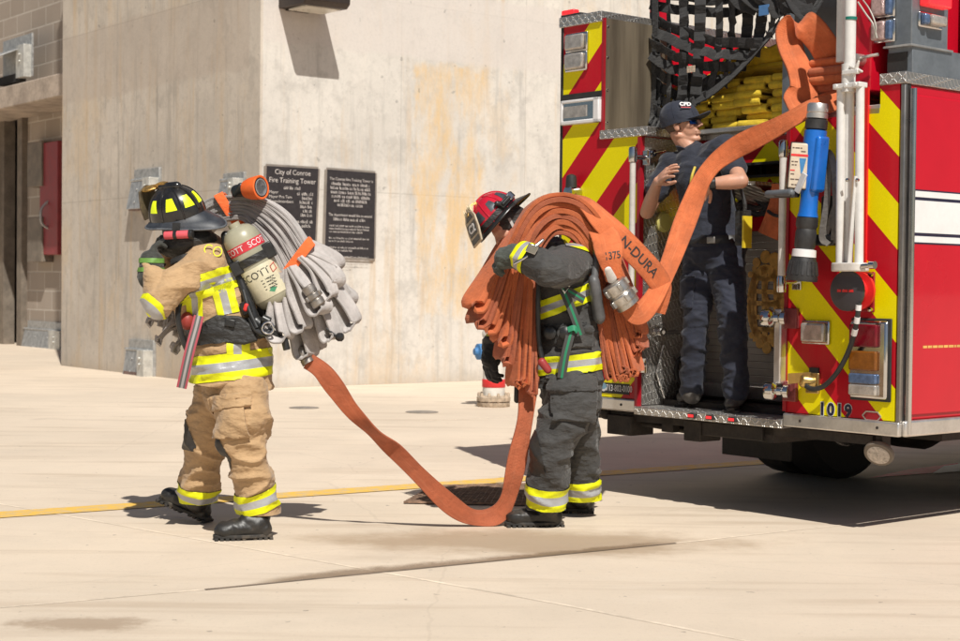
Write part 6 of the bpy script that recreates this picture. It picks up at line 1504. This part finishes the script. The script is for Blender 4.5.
# ------------------------------------------------------------------ hoses
def hosemat(name, c, dirt=((.12,.07,.05), .4), edge=.55):
    t = NT(name); c = c4(c); o = t.obj(); u, v = t.xyz(t.uv())[:2]
    n = t.noise(o, 7, 6, .65); n2 = t.noise(o, 60, 3)
    f = t.sstep(n, .3, .7); cc = t.mix(f, mul(c, .78), mul(c, 1.14))
    kr = t.noise(t.mapping(t.uv(), scale=(9, 1.1, 1)), 1.0, 4, .6); kk = t.math('POWER', t.math('SUBTRACT', 1, t.math('MINIMUM', 1, t.math('MULTIPLY', t.math('ABSOLUTE', t.math('SUBTRACT', kr, .5)), 9))), 2)
    cc = t.mix(t.math('MULTIPLY', kk, .17), cc, mul(c, .55)); fd = t.noise(t.mapping(t.uv(), scale=(2.5, 7, 1)), 1.0, 5, .7); cc = t.mix(t.math('MULTIPLY', t.sstep(fd, .52, .68), .30), cc, (min(1, c[0]*1.1+.06), c[1]*1.4+.05, c[2]*1.5+.04, 1))
    d_ = t.sstep(t.noise(o, 4, 6, .7), .5, .74); cc = t.mix(t.math('MULTIPLY', d_, dirt[1]), cc, c4(dirt[0]))
    # woven jacket: fine rib across and along
    w1 = t.math('SINE', t.math('MULTIPLY', u, 900)); w2 = t.math('SINE', t.math('MULTIPLY', v, 240))
    e = t.math('ABSOLUTE', t.math('SUBTRACT', v, .5)); cc = t.mix(t.math('MULTIPLY', t.sstep(e, .44, .5), edge), cc, mul(c, .45))  # edges darkened in the colour, painting the shade in the gaps between layers
    st = t.noise(o, 3, 2); cc = t.mix(t.math('MULTIPLY', t.sstep(t.math('ABSOLUTE', t.math('SUBTRACT', v, .28)), .03, .0), .18), cc, mul(c, .5))
    h = t.math('ADD', t.math('MULTIPLY', w1, .03), t.math('MULTIPLY', w2, .04)); h = t.math('ADD', t.math('SUBTRACT', h, t.math('MULTIPLY', kk, .16)), t.math('MULTIPLY', t.noise(o, 13, 4, .6), .9))
    t.bump(h, .55, .015)
    return t.out(cc, .72, 0, Sheen_Weight=.1, Specular_IOR_Level=.3)
org = hosemat('orange_hose', (.60, .150, .050), ((.30,.10,.05), .5)); orgd = hosemat('dirty_orange_hose', (.47, .125, .055), ((.20,.09,.05), .7)); gry = hosemat('grey_hose', (.54, .495, .47), ((.22,.19,.17), .35), .65); yel = hosemat('yellow_hose', (.80, .56, .035), ((.16,.11,.02), .6))
ink = pm('hose_ink', (.03, .025, .025), .6)
def lerp2(a, b, t_): return tuple(x+(y-x)*t_ for x, y in zip(a, b))
# ---- grey bundle over the tan firefighter's far shoulder
HG = thing('hose_bundle', D(300, 300, 8.0), 'grey-white fire hose bundle of flat layers tied with an orange strap on the tan-suited shoulder', 'fire hose')
HG.location.z = D(300, 360, 8.0).z
inn = [(186, 338), (190, 285), (211, 232), (240, 219), (256, 230), (272, 251), (284.5, 277)]
out = [(152, 315), (166, 250), (205, 203), (241, 196.5), (266, 200.5), (289, 216.5), (308, 244)]
Yk = [8.26, 8.30, 8.30, 8.22, 8.16, 8.08, 8.03]
NL = 15; rg = random.Random(21); ends = []
for i in range(NL):
    t_ = i/(NL-1)
    P_ = [D(*lerp2(a, b, t_), y+rg.uniform(-.012, .012)) for a, b, y in zip(inn, out, Yk)]
    if i % 3 == 0: P_[0] += V((-.03*rg.random(), 0, -.02))
    W_ = V((.16+rg.uniform(-.05,.05), 1, .10+rg.uniform(-.06,.06)))
    mb = MB(); mb.ribbon(cat(P_, 7), W_, .085, .0118); mb.build('hose_layer', gry, HG)
# fold ends poking out in front, below the raised arm
for (a, b, c) in (((186,306),(165,309),(151,320)), ((190,318),(172,326),(160,338)), ((196,330),(184,338),(176,346))):
    p, q, r = D(*a, 8.22), D(*b, 8.14), D(*c, 8.10); nn = V((.25,0,1)).normalized()
    dl_ = (r-q).normalized(); mb = MB(); mb.ribbon(cat([p+nn*.008, q+nn*.011, r+nn*.009, r+dl_*.012, r-nn*.009, q-nn*.011, p-nn*.008], 5), V((.2,1,.45)), .075, .015); mb.build('hose_fold', gry, HG)
def loop(S, E, rb, W_, Y0, Y1, name='hose_fold', par=HG, m_=gry, w_=.104, t=.0125, wob=0):
    s, e = D(*S, Y0), D(*E, Y1); dd = (e-s); L = dd.length; dd.normalize(); nn = dd.cross(V((0,1,0))).normalized(); mid = V((0,0,0))
    sag = nn*wob
    P_ = [s+nn*.007, s+dd*L*.35+nn*(.010)+sag, s+dd*L*.70+nn*rb*.85+sag*.6, e-dd*rb*.75+nn*rb, e-dd*rb*.12+nn*rb*.62, e, e-dd*rb*.12-nn*rb*.62, e-dd*rb*.75-nn*rb, s+dd*L*.70-nn*rb*.8+sag*.6, s+dd*L*.35-nn*.010+sag, s-nn*.007]
    mb = MB(); mb.ribbon(cat(P_, 5), W_, w_, t); return mb.build(name, m_, par)
SL_ = [((307,247),(338,268),.026,8.02,8.10,.01), ((306,250),(336,284),.030,8.02,8.04,.015), ((304,252),(343,300),.028,8.04,8.16,.02), ((303,255),(330,297),.030,8.0,7.98,.02), ((300,258),(353,325),.034,8.04,8.10,.03), ((299,262),(350,302),.026,8.1,8.2,.01), ((297,262),(333,338),.030,8.02,8.02,.02), ((294,266),(322,312),.036,7.97,7.92,.0), ((291,269),(342,330),.030,8.1,8.18,.0), ((290,270),(301,329),.028,7.97,7.93,-.015), ((287,272),(307,356),.034,8.03,8.04,.0), ((286,276),(279.5,338),.034,7.96,7.88,-.02), ((285,277),(292,318),.022,8.06,8.02,.0), ((289,274),(318,350),.026,8.12,8.14,.01)]
for S, E, rb, y0, y1, wob in SL_:
    loop(S, E, rb, V((.62+rg.uniform(-.25,.25), 1, .30+rg.uniform(-.25,.25))), y0, y1, wob=wob)
def hoop(c_in, c_out, Y, tang, w_, depth, m_, par, name='strap'):
    a, b = D(*c_in, Y), D(*c_out, Y); yv = V((0,1,0))*depth; u_ = (b-a).normalized()
    P_ = [a-u_*.01-yv, b+u_*.008-yv, b+u_*.014, b+u_*.008+yv, a-u_*.01+yv, a-u_*.014, a-u_*.01-yv]
    mb = MB(); mb.ribbon(cat(P_, 4), tang, w_, .005); return mb.build(name, m_, par)
strapo = fabric('orange_strap', (.80, .14, .03), 800, .12, .3, 20)
hoop((285, 277), (309.5, 245), 8.03, (D(300,268,8.03)-D(287,250,8.03)), .052, .056, strapo, HG)
hoop((239, 224), (222, 198), 8.26, (D(240,205,8.2)-D(222,213,8.2)), .05, .056, strapo, HG)
mb = MB(); a, b = D(307, 286, 7.90), D(320, 306, 7.90); ca = (b-a).normalized(); L_ = (b-a).length
mb.lathe([(.026,0),(.034,.004),(.034,L_*.35),(.030,L_*.37),(.038,L_*.42),(.038,L_*.62),(.031,L_*.66),(.036,L_*.7),(.036,L_*.95),(.028,L_),(0,L_)], a, ca, 24)
for k in range(3):
    a_ = k*2.1+.4; xa, ya = orth(ca); dd = xa*math.cos(a_)+ya*math.sin(a_); mb.obox(a+ca*L_*.52+dd*.04, ca*.012, dd*.008, ca.cross(dd)*.008)
mb.build('coupling', pm('dull_coupling', (.30, .27, .24), .4, .75, var=.3, ns=25), HG, bevel=.002)
mb = MB(); a, b = D(300, 348, 8.06), D(308, 362, 8.05); mb.lathe([(.03,0),(.036,.01),(.036,.05),(.03,.06),(.034,.065),(.034,.09),(0,.09)], a, b-a, 20); mb.build('coupling', pm('dull_coupling_', (.33, .30, .27), .4, .75, var=.3, ns=25), HG)
mb = MB(); mb.lathe([(.014,0),(.022,.012),(.022,.03),(.012,.04),(0,.04)], D(336,337,7.98), V((1,-.2,.0)), 16); mb.cyl(D(326,328,7.98), D(337,337,7.98), .006); mb.build('black_cap', plas, HG)
# orange-bodied nozzle lying on the grey bundle
oj = pm('orange_bumper', (.80, .13, .02), .45, var=.12, ns=12, dirt=((.25,.1,.06), .3))
a, b = D(246, 189.5, 8.10), D(261.5, 187.2, 8.045); ax_ = (b-a).normalized(); L_ = (b-a).length
NZ2 = thing('hose_nozzle', a-V((0,0,.07)), 'orange bumpered nozzle with a dark round mouth on top of the grey hose bundle', 'nozzle')
NZ2.location = a-V((0,0,.06))
mb = MB(); mb.lathe([(.035,0),(.046,.004),(.056,L_*.35),(.060,L_*.75),(.062,L_*.97),(.056,L_),(.050,L_*.97)], a, ax_, 28); mb.build('bumper', oj, NZ2)
mb = MB(); mb.lathe([(.050,L_*.90),(.050,L_*.97),(.036,L_*.98),(.034,L_*.86),(.016,L_*.86),(.014,L_*.96),(0,L_*.97)], a, ax_, 28); mb.build('mouth', plas, NZ2)
mb = MB(); mb.lathe([(.044,L_*.985),(.040,L_*1.0),(.037,L_*.985)], a, ax_, 28); mb.build('mouth_ring', pm('ring_grey', (.3,.3,.31), .4, .4), NZ2)
mb = MB(); mb.caps(a-ax_*.06, a+ax_*.01, .032, .036); mb.caps(a-ax_*.03+V((0,-.03,.02)), a-ax_*.07+V((0,-.03,-.02)), .016, .014); mb.build('valve', plas, NZ2)
# ---- orange load over the dark-suited firefighter
HO = thing('fire_hose', G(600, 520), 'orange fire hose over the charcoal-suited shoulder, pulled up to the hands of the capped man', 'fire hose')
oin = [(531, 372), (532, 320), (534, 268), (546, 241), (560, 233), (577, 243), (592, 276), (602, 322), (613, 372)]
oout = [(474, 301), (488, 275), (506, 240), (530, 206), (558, 194), (586, 204), (611, 238), (630, 290), (641, 346)]
oY = [8.42, 8.43, 8.45, 8.48, 8.50, 8.50, 8.52, 8.53, 8.53]
NO = 8; ro = random.Random(5)
fr_ = [(529,386),(521,384),(512,378),(505,358),(498,343),(490,329),(481,317),(473,301)]
bk_ = [(614,378),(620,380),(627,380),(629,364),(634,366),(636,352),(641,350),(639,338)]
for i in range(NO):
    t_ = i/(NO-1); dt = .029
    up_, dn_ = [], []
    for k, (a, b, y) in enumerate(zip(oin, oout, oY)):
        yy = y+ro.uniform(-.018, .018)
        up_.append(D(*lerp2(a, b, min(1, t_+dt)), yy)); dn_.append(D(*lerp2(a, b, max(0, t_-dt)), yy))
    fe, be = D(fr_[i][0]+ro.uniform(-4,3), fr_[i][1]+ro.uniform(-6,5), oY[0]-.02*i*.3+ro.uniform(-.02,.02)), D(bk_[i][0]+ro.uniform(-2,2), bk_[i][1]+ro.uniform(-6,4), oY[-1]+ro.uniform(-.01,.03))
    for e_, ix, i2 in ((fe, 0, 1), (be, -1, -2)):
        d_e = (e_-(up_[i2]+dn_[i2])/2).normalized(); nn = d_e.cross(V((0,1,0))).normalized()
        if nn.dot(up_[i2]-dn_[i2]) < 0: nn = -nn
        up_[ix] = e_-d_e*.022+nn*.0135; dn_[ix] = e_-d_e*.022-nn*.0135
    ring_ = [fe]+up_+[be]+dn_[::-1]+[fe]
    n_ = len(ring_); WS = []
    for k in range(n_):
        kk = k-1 if k <= 10 else n_-2-k
        kk = max(0, min(8, kk)); fan = max(0, (3-kk)/3); bkf = max(0, (kk-5)/3)
        WS.append(tuple(V((-.05-.75*fan*(.3+.1*i)+.55*bkf, 1, .06+.45*fan*(1 if i > 2 else .4)+.05*bkf))))
    PW = cat([tuple(p)+w for p, w in zip(ring_, WS)], 6)
    mb = MB(); mb.ribbon([q[:3] for q in PW], [V(q[3:]) for q in PW], .160, .0175); mb.build('hose_fold', org if i % 3 else orgd, HO)
def wpath(pts, n=7):
    """pts: (px, py, Y, wx, wy, wz)"""
    PW = cat([tuple(D(a, b, y))+(wx, wy, wz) for a, b, y, wx, wy, wz in pts], n)
    return [q[:3] for q in PW], [V(q[3:]) for q in PW]
# top layer carrying the lettering, then down behind the pulled length
P_, W_ = wpath([(560,196,8.50,.1,1,.2), (584,203,8.46,.3,.8,.5), (602,221,8.42,.42,.35,.62), (620,238,8.42,.45,.1,.8), (638,256,8.45,.45,.1,.8), (654,274,8.50,.45,.1,.8), (662,290,8.55,.6,.2,.6), (655,312,8.58,.9,.3,.2)])
mb = MB(); mb.ribbon(P_, W_, .128, .012); mb.build('lettered_length', org, HO)
ribbon_text('N-DURA', .074, P_, W_, .60, ink, HO, .012, O, 1.0)
p0 = D(628.5, 245.5, 8.385); xd = (D(654,274,8.46)-D(620,238,8.40)).normalized(); yd = V((.45,.1,.8))

# short end with number, white tail and metal coupling
P_, W_ = wpath([(598,226,8.44,.7,.3,.6), (606,238,8.38,.85,.1,.25), (609,252,8.34,.95,.1,.1), (611,264,8.34,.95,.1,.12), (615,279,8.36,.8,.1,.3)])
mb = MB(); mb.ribbon(P_, W_, [.12,.12,.13,.13,.14,.14,.15,.15,.15,.15,.155,.155,.155,.15,.15,.145,.14,.135,.13,.125,.12,.115,.11,.10,.10,.10,.10,.10,.10][:len(P_)], .013); mb.build('numbered_end', org, HO)
ribbon_text('1375', .052, P_, W_, .62, ink, HO, .013, O, .85, swap=True, shift=.014)
mb = MB(); mb.caps(D(608, 270, 8.31), D(612, 279, 8.35), .020, .026, V((0,1,0)), .4); mb.build('white_tail', pm('white_tail', (.70,.66,.62), .5, dirt=((.3,.25,.2),.4)), HO)
a, b = D(612.5, 283, 8.36), D(629, 306, 8.38); ca = (b-a).normalized(); L_ = (b-a).length; xa, ya = orth(ca)
R1 = .068
mb = MB(); mb.lathe([(R1*.8,0),(R1*.97,.003),(R1,.012),(R1,L_*.40),(R1*.93,L_*.42),(R1*.93,L_*.47),(R1*1.04,L_*.49),(R1*1.04,L_*.78),(R1*.98,L_*.80),(R1*.98,L_*.98),(R1*.8,L_),(0,L_)], a, ca, 32)
for k in range(5):
    a_ = 2*PI*k/5+.3; dd = xa*math.cos(a_)+ya*math.sin(a_); mb.obox(a+ca*L_*.63+dd*R1*1.08, ca*.018, dd*.010, ca.cross(dd)*.012); mb.obox(a+ca*L_*.2+dd*R1*1.02, ca*.018, dd*.008, ca.cross(dd)*.010)
mb.build('coupling', pm('bright_coupling', (.50, .47, .43), .32, .85, var=.25, ns=25), HO, bevel=.003)
# length pulled from the truck: stack -> man's hands -> fold -> coupling
P_, W_ = wpath([(852,97,8.55,-.1,.55,.8), (832,103,8.52,-.1,.6,.75), (812,108,8.50,-.15,.55,.8), (795,117,8.52,-.25,.35,.9), (775,128,8.58,-.35,.15,.92), (752,139,8.66,-.40,.05,.9), (732,150,8.73,-.50,.15,.83), (714,164,8.77,-.66,.35,.62), (701,182,8.77,-.82,.25,.45), (692,204,8.75,-.92,.0,.33), (682,230,8.70,-.95,.0,.30), (671,260,8.62,-.94,-.05,.32), (659,288,8.53,-.90,-.1,.38), (648,306,8.45,-.78,-.1,.6), (639,314,8.40,-.15,.0,1), (632,312,8.385,.45,.0,.85), (627,304,8.38,.7,.0,.6)])
mb = MB(); n_ = len(P_); mb.ribbon(P_, W_, [.104+.006*min(1, k/n_*3)-.012*max(0, (k/n_-.72)/.28)+.012*math.sin(k*.21) for k in range(n_)], .013); PLD = mb.build('pulled_length', org, HO)
# ---- dirty length sagging to the ground between the two firefighters
HT = thing('fire_hose', G(490, 526), 'dirty orange hose length sagging to the ground between the two firefighters', 'fire hose')
P_, W_ = wpath([(531,368,8.44,.95,.2,-.1), (528,392,8.42,.95,.2,-.1), (525,420,8.40,.95,.2,-.15), (519,450,8.40,.95,.15,-.2), (513,480,8.42,.95,.1,-.25), (507,501,8.45,.85,.1,-.5), (498,514,8.46,.5,.05,-.85), (484,518,8.45,.1,.0,-1), (466,515,8.42,-.35,.0,-.92), (446,501,8.36,-.52,.0,-.85), (420,476,8.28,-.6,.05,-.8), (396,452,8.22,-.55,.45,-.68), (374,433,8.16,-.42,.85,-.40), (352,411,8.10,-.75,.30,-.55), (336,389,8.06,-.85,.2,-.45), (322,371,8.04,-.85,.15,-.5), (308,361,8.05,-.6,.1,-.8)])
mb = MB(); n_ = len(P_); mb.ribbon(P_, W_, [.094+.010*math.sin(k*.33) for k in range(n_)], .012); mb.build('hose', orgd, HT)
HT.location.z = 0
# ---- yellow hose packed in the hose bed
HY = thing('fire_hose', wp(735, 125, .7), 'yellow fire hose packed flat in stacked folds inside the hose bed', 'fire hose')
ry = random.Random(8)
ys = [TP(px, 100, .56).y for px in (660, 689, 714, 742, 771, 799)]
zb = ZH+.03; nrow = 7
for r_ in range(nrow):
    for c_ in range(5):
        if r_ == nrow-1 and c_ in (0,): continue
        y0, y1 = ys[c_], ys[c_+1]; j = ry.uniform(-.05, .05)
        yc_, wv = (y0+y1)/2+j*.8, abs(y0-y1)*ry.uniform(.86, .97)
        z0 = zb+r_*.0435+ry.uniform(-.003, .004); x0 = .54+ry.uniform(-.03, .035); rr = .0170; dz = ry.uniform(-.004, .004)
        L = [(1.3, yc_, z0), (x0+.25, yc_, z0+dz*.3), (x0+.02, yc_, z0), (x0-.006, yc_, z0+.006), (x0-.010, yc_, z0+rr), (x0-.004, yc_, z0+2*rr-.005), (x0+.02, yc_, z0+2*rr), (x0+.25, yc_, z0+2*rr+dz*.3), (1.3, yc_, z0+2*rr)]
        tl_ = ry.uniform(-.03, .03)
        mb = MB(); mb.ribbon([TMX @ V(p) for p in cat(L, 3)], ty+UP*tl_, wv, .0145, .0); mb.build('hose_fold', yel, HY)
zt = zb+nrow*.0435
L = [TMX @ V((.62+.05*math.sin(k*1.3), TP(px, 100, .6).y, zz)) for k, (px, zz) in enumerate(((700, zt-.06), (714, zt+.005), (728, zt+.05), (744, zt+.10), (758, zt+.115), (770, zt+.10), (784, zt+.135), (800, zt+.12)))]
mb = MB(); mb.ribbon(cat(L, 6), (tx*.75+UP*-.55), .20, .016); mb.build('draped_length', yel, HY)
L = [TMX @ V((.75, TP(px, 100, .75).y, zz)) for px, zz in ((690, zt-.03), (715, zt+.01), (745, zt+.04), (775, zt+.05), (800, zt+.05))]
mb = MB(); mb.ribbon(cat(L, 6), (tx+UP*-.12), .3, .03); mb.build('draped_length', yel, HY)
# ---- orange hose folded at the right of the hose bed
HR = thing('fire_hose', wp(822, 112, .3), 'orange hose stacked in short folds with a tall loop, right of the hose bed', 'fire hose')
for r_ in range(6):
    y_ = 106-r_*8.6; s0_ = .16+ry.uniform(-.03, .04); P3 = []
    a, b = TP(809+ry.uniform(-2, 2), y_, s0_), TP(846, y_-3, s0_); yc_, wv = (a.y+b.y)/2, abs(a.y-b.y); z0 = b.z-.02; rr = .021
    L = [(1.0, yc_, z0), (s0_+.2, yc_, z0), (s0_+.02, yc_, z0), (s0_-.008, yc_, z0+.008), (s0_-.012, yc_, z0+rr), (s0_-.006, yc_, z0+2*rr-.008), (s0_+.03, yc_, z0+2*rr), (s0_+.2, yc_, z0+2*rr), (1.0, yc_, z0+2*rr)]
    mb = MB(); mb.ribbon([TMX @ V(p) for p in cat(L, 4)], ty+UP*ry.uniform(-.18, .05), wv, .014); mb.build('hose_fold', org if r_ % 2 else orgd, HR)
def tpath(pts, n=7):
    PW = cat([tuple(wp(a, b, s))+(tuple(tx*w0+ty*w1+UP*w2)) for a, b, s, w0, w1, w2 in pts], n)
    return [q[:3] for q in PW], [V(q[3:]) for q in PW]
P_, W_ = tpath([(838,62,.30,.3,-.9,.2), (830,56,.24,.25,-.9,.3), (820,40,.20,.2,-.95,.3), (808,27,.17,.3,-.9,.3), (797,25,.15,.7,-.6,.2), (789,34,.12,.85,-.35,.1), (792,52,.12,.9,-.3,.0), (801,72,.12,.85,-.4,-.1), (804,90,.10,.8,-.5,-.2), (798,101,.06,.5,-.7,-.4), (806,107,.03,.3,-.8,.4)])
mb = MB(); mb.ribbon(P_, W_, .165, .014); mb.build('tall_loop', org, HR)
# orange end tied below the bracket in the recess
HE = thing('fire_hose', wp(773, 236, .3), 'short flat orange hose end tied with a black cord inside the rear recess', 'fire hose')
P_, W_ = tpath([(779,184,.30,0,1,.1), (778,196,.30,0,1,.1), (776,208,.29,0,1,.1), (773,222,.29,0,1,.1), (769,236,.29,0,1,.1)])
mb = MB(); n_ = len(P_); mb.ribbon(P_, W_, [.09+.11*max(0, (k/n_-.35)) for k in range(n_)], .03); mb.build('hose', org, HE)
mb = MB(); mb.tube(cat([wp(768,211,.26), wp(774,215,.24), wp(781,216,.26), wp(784,214,.3)], 5), .010, 8); mb.build('cord', nblk, HE)
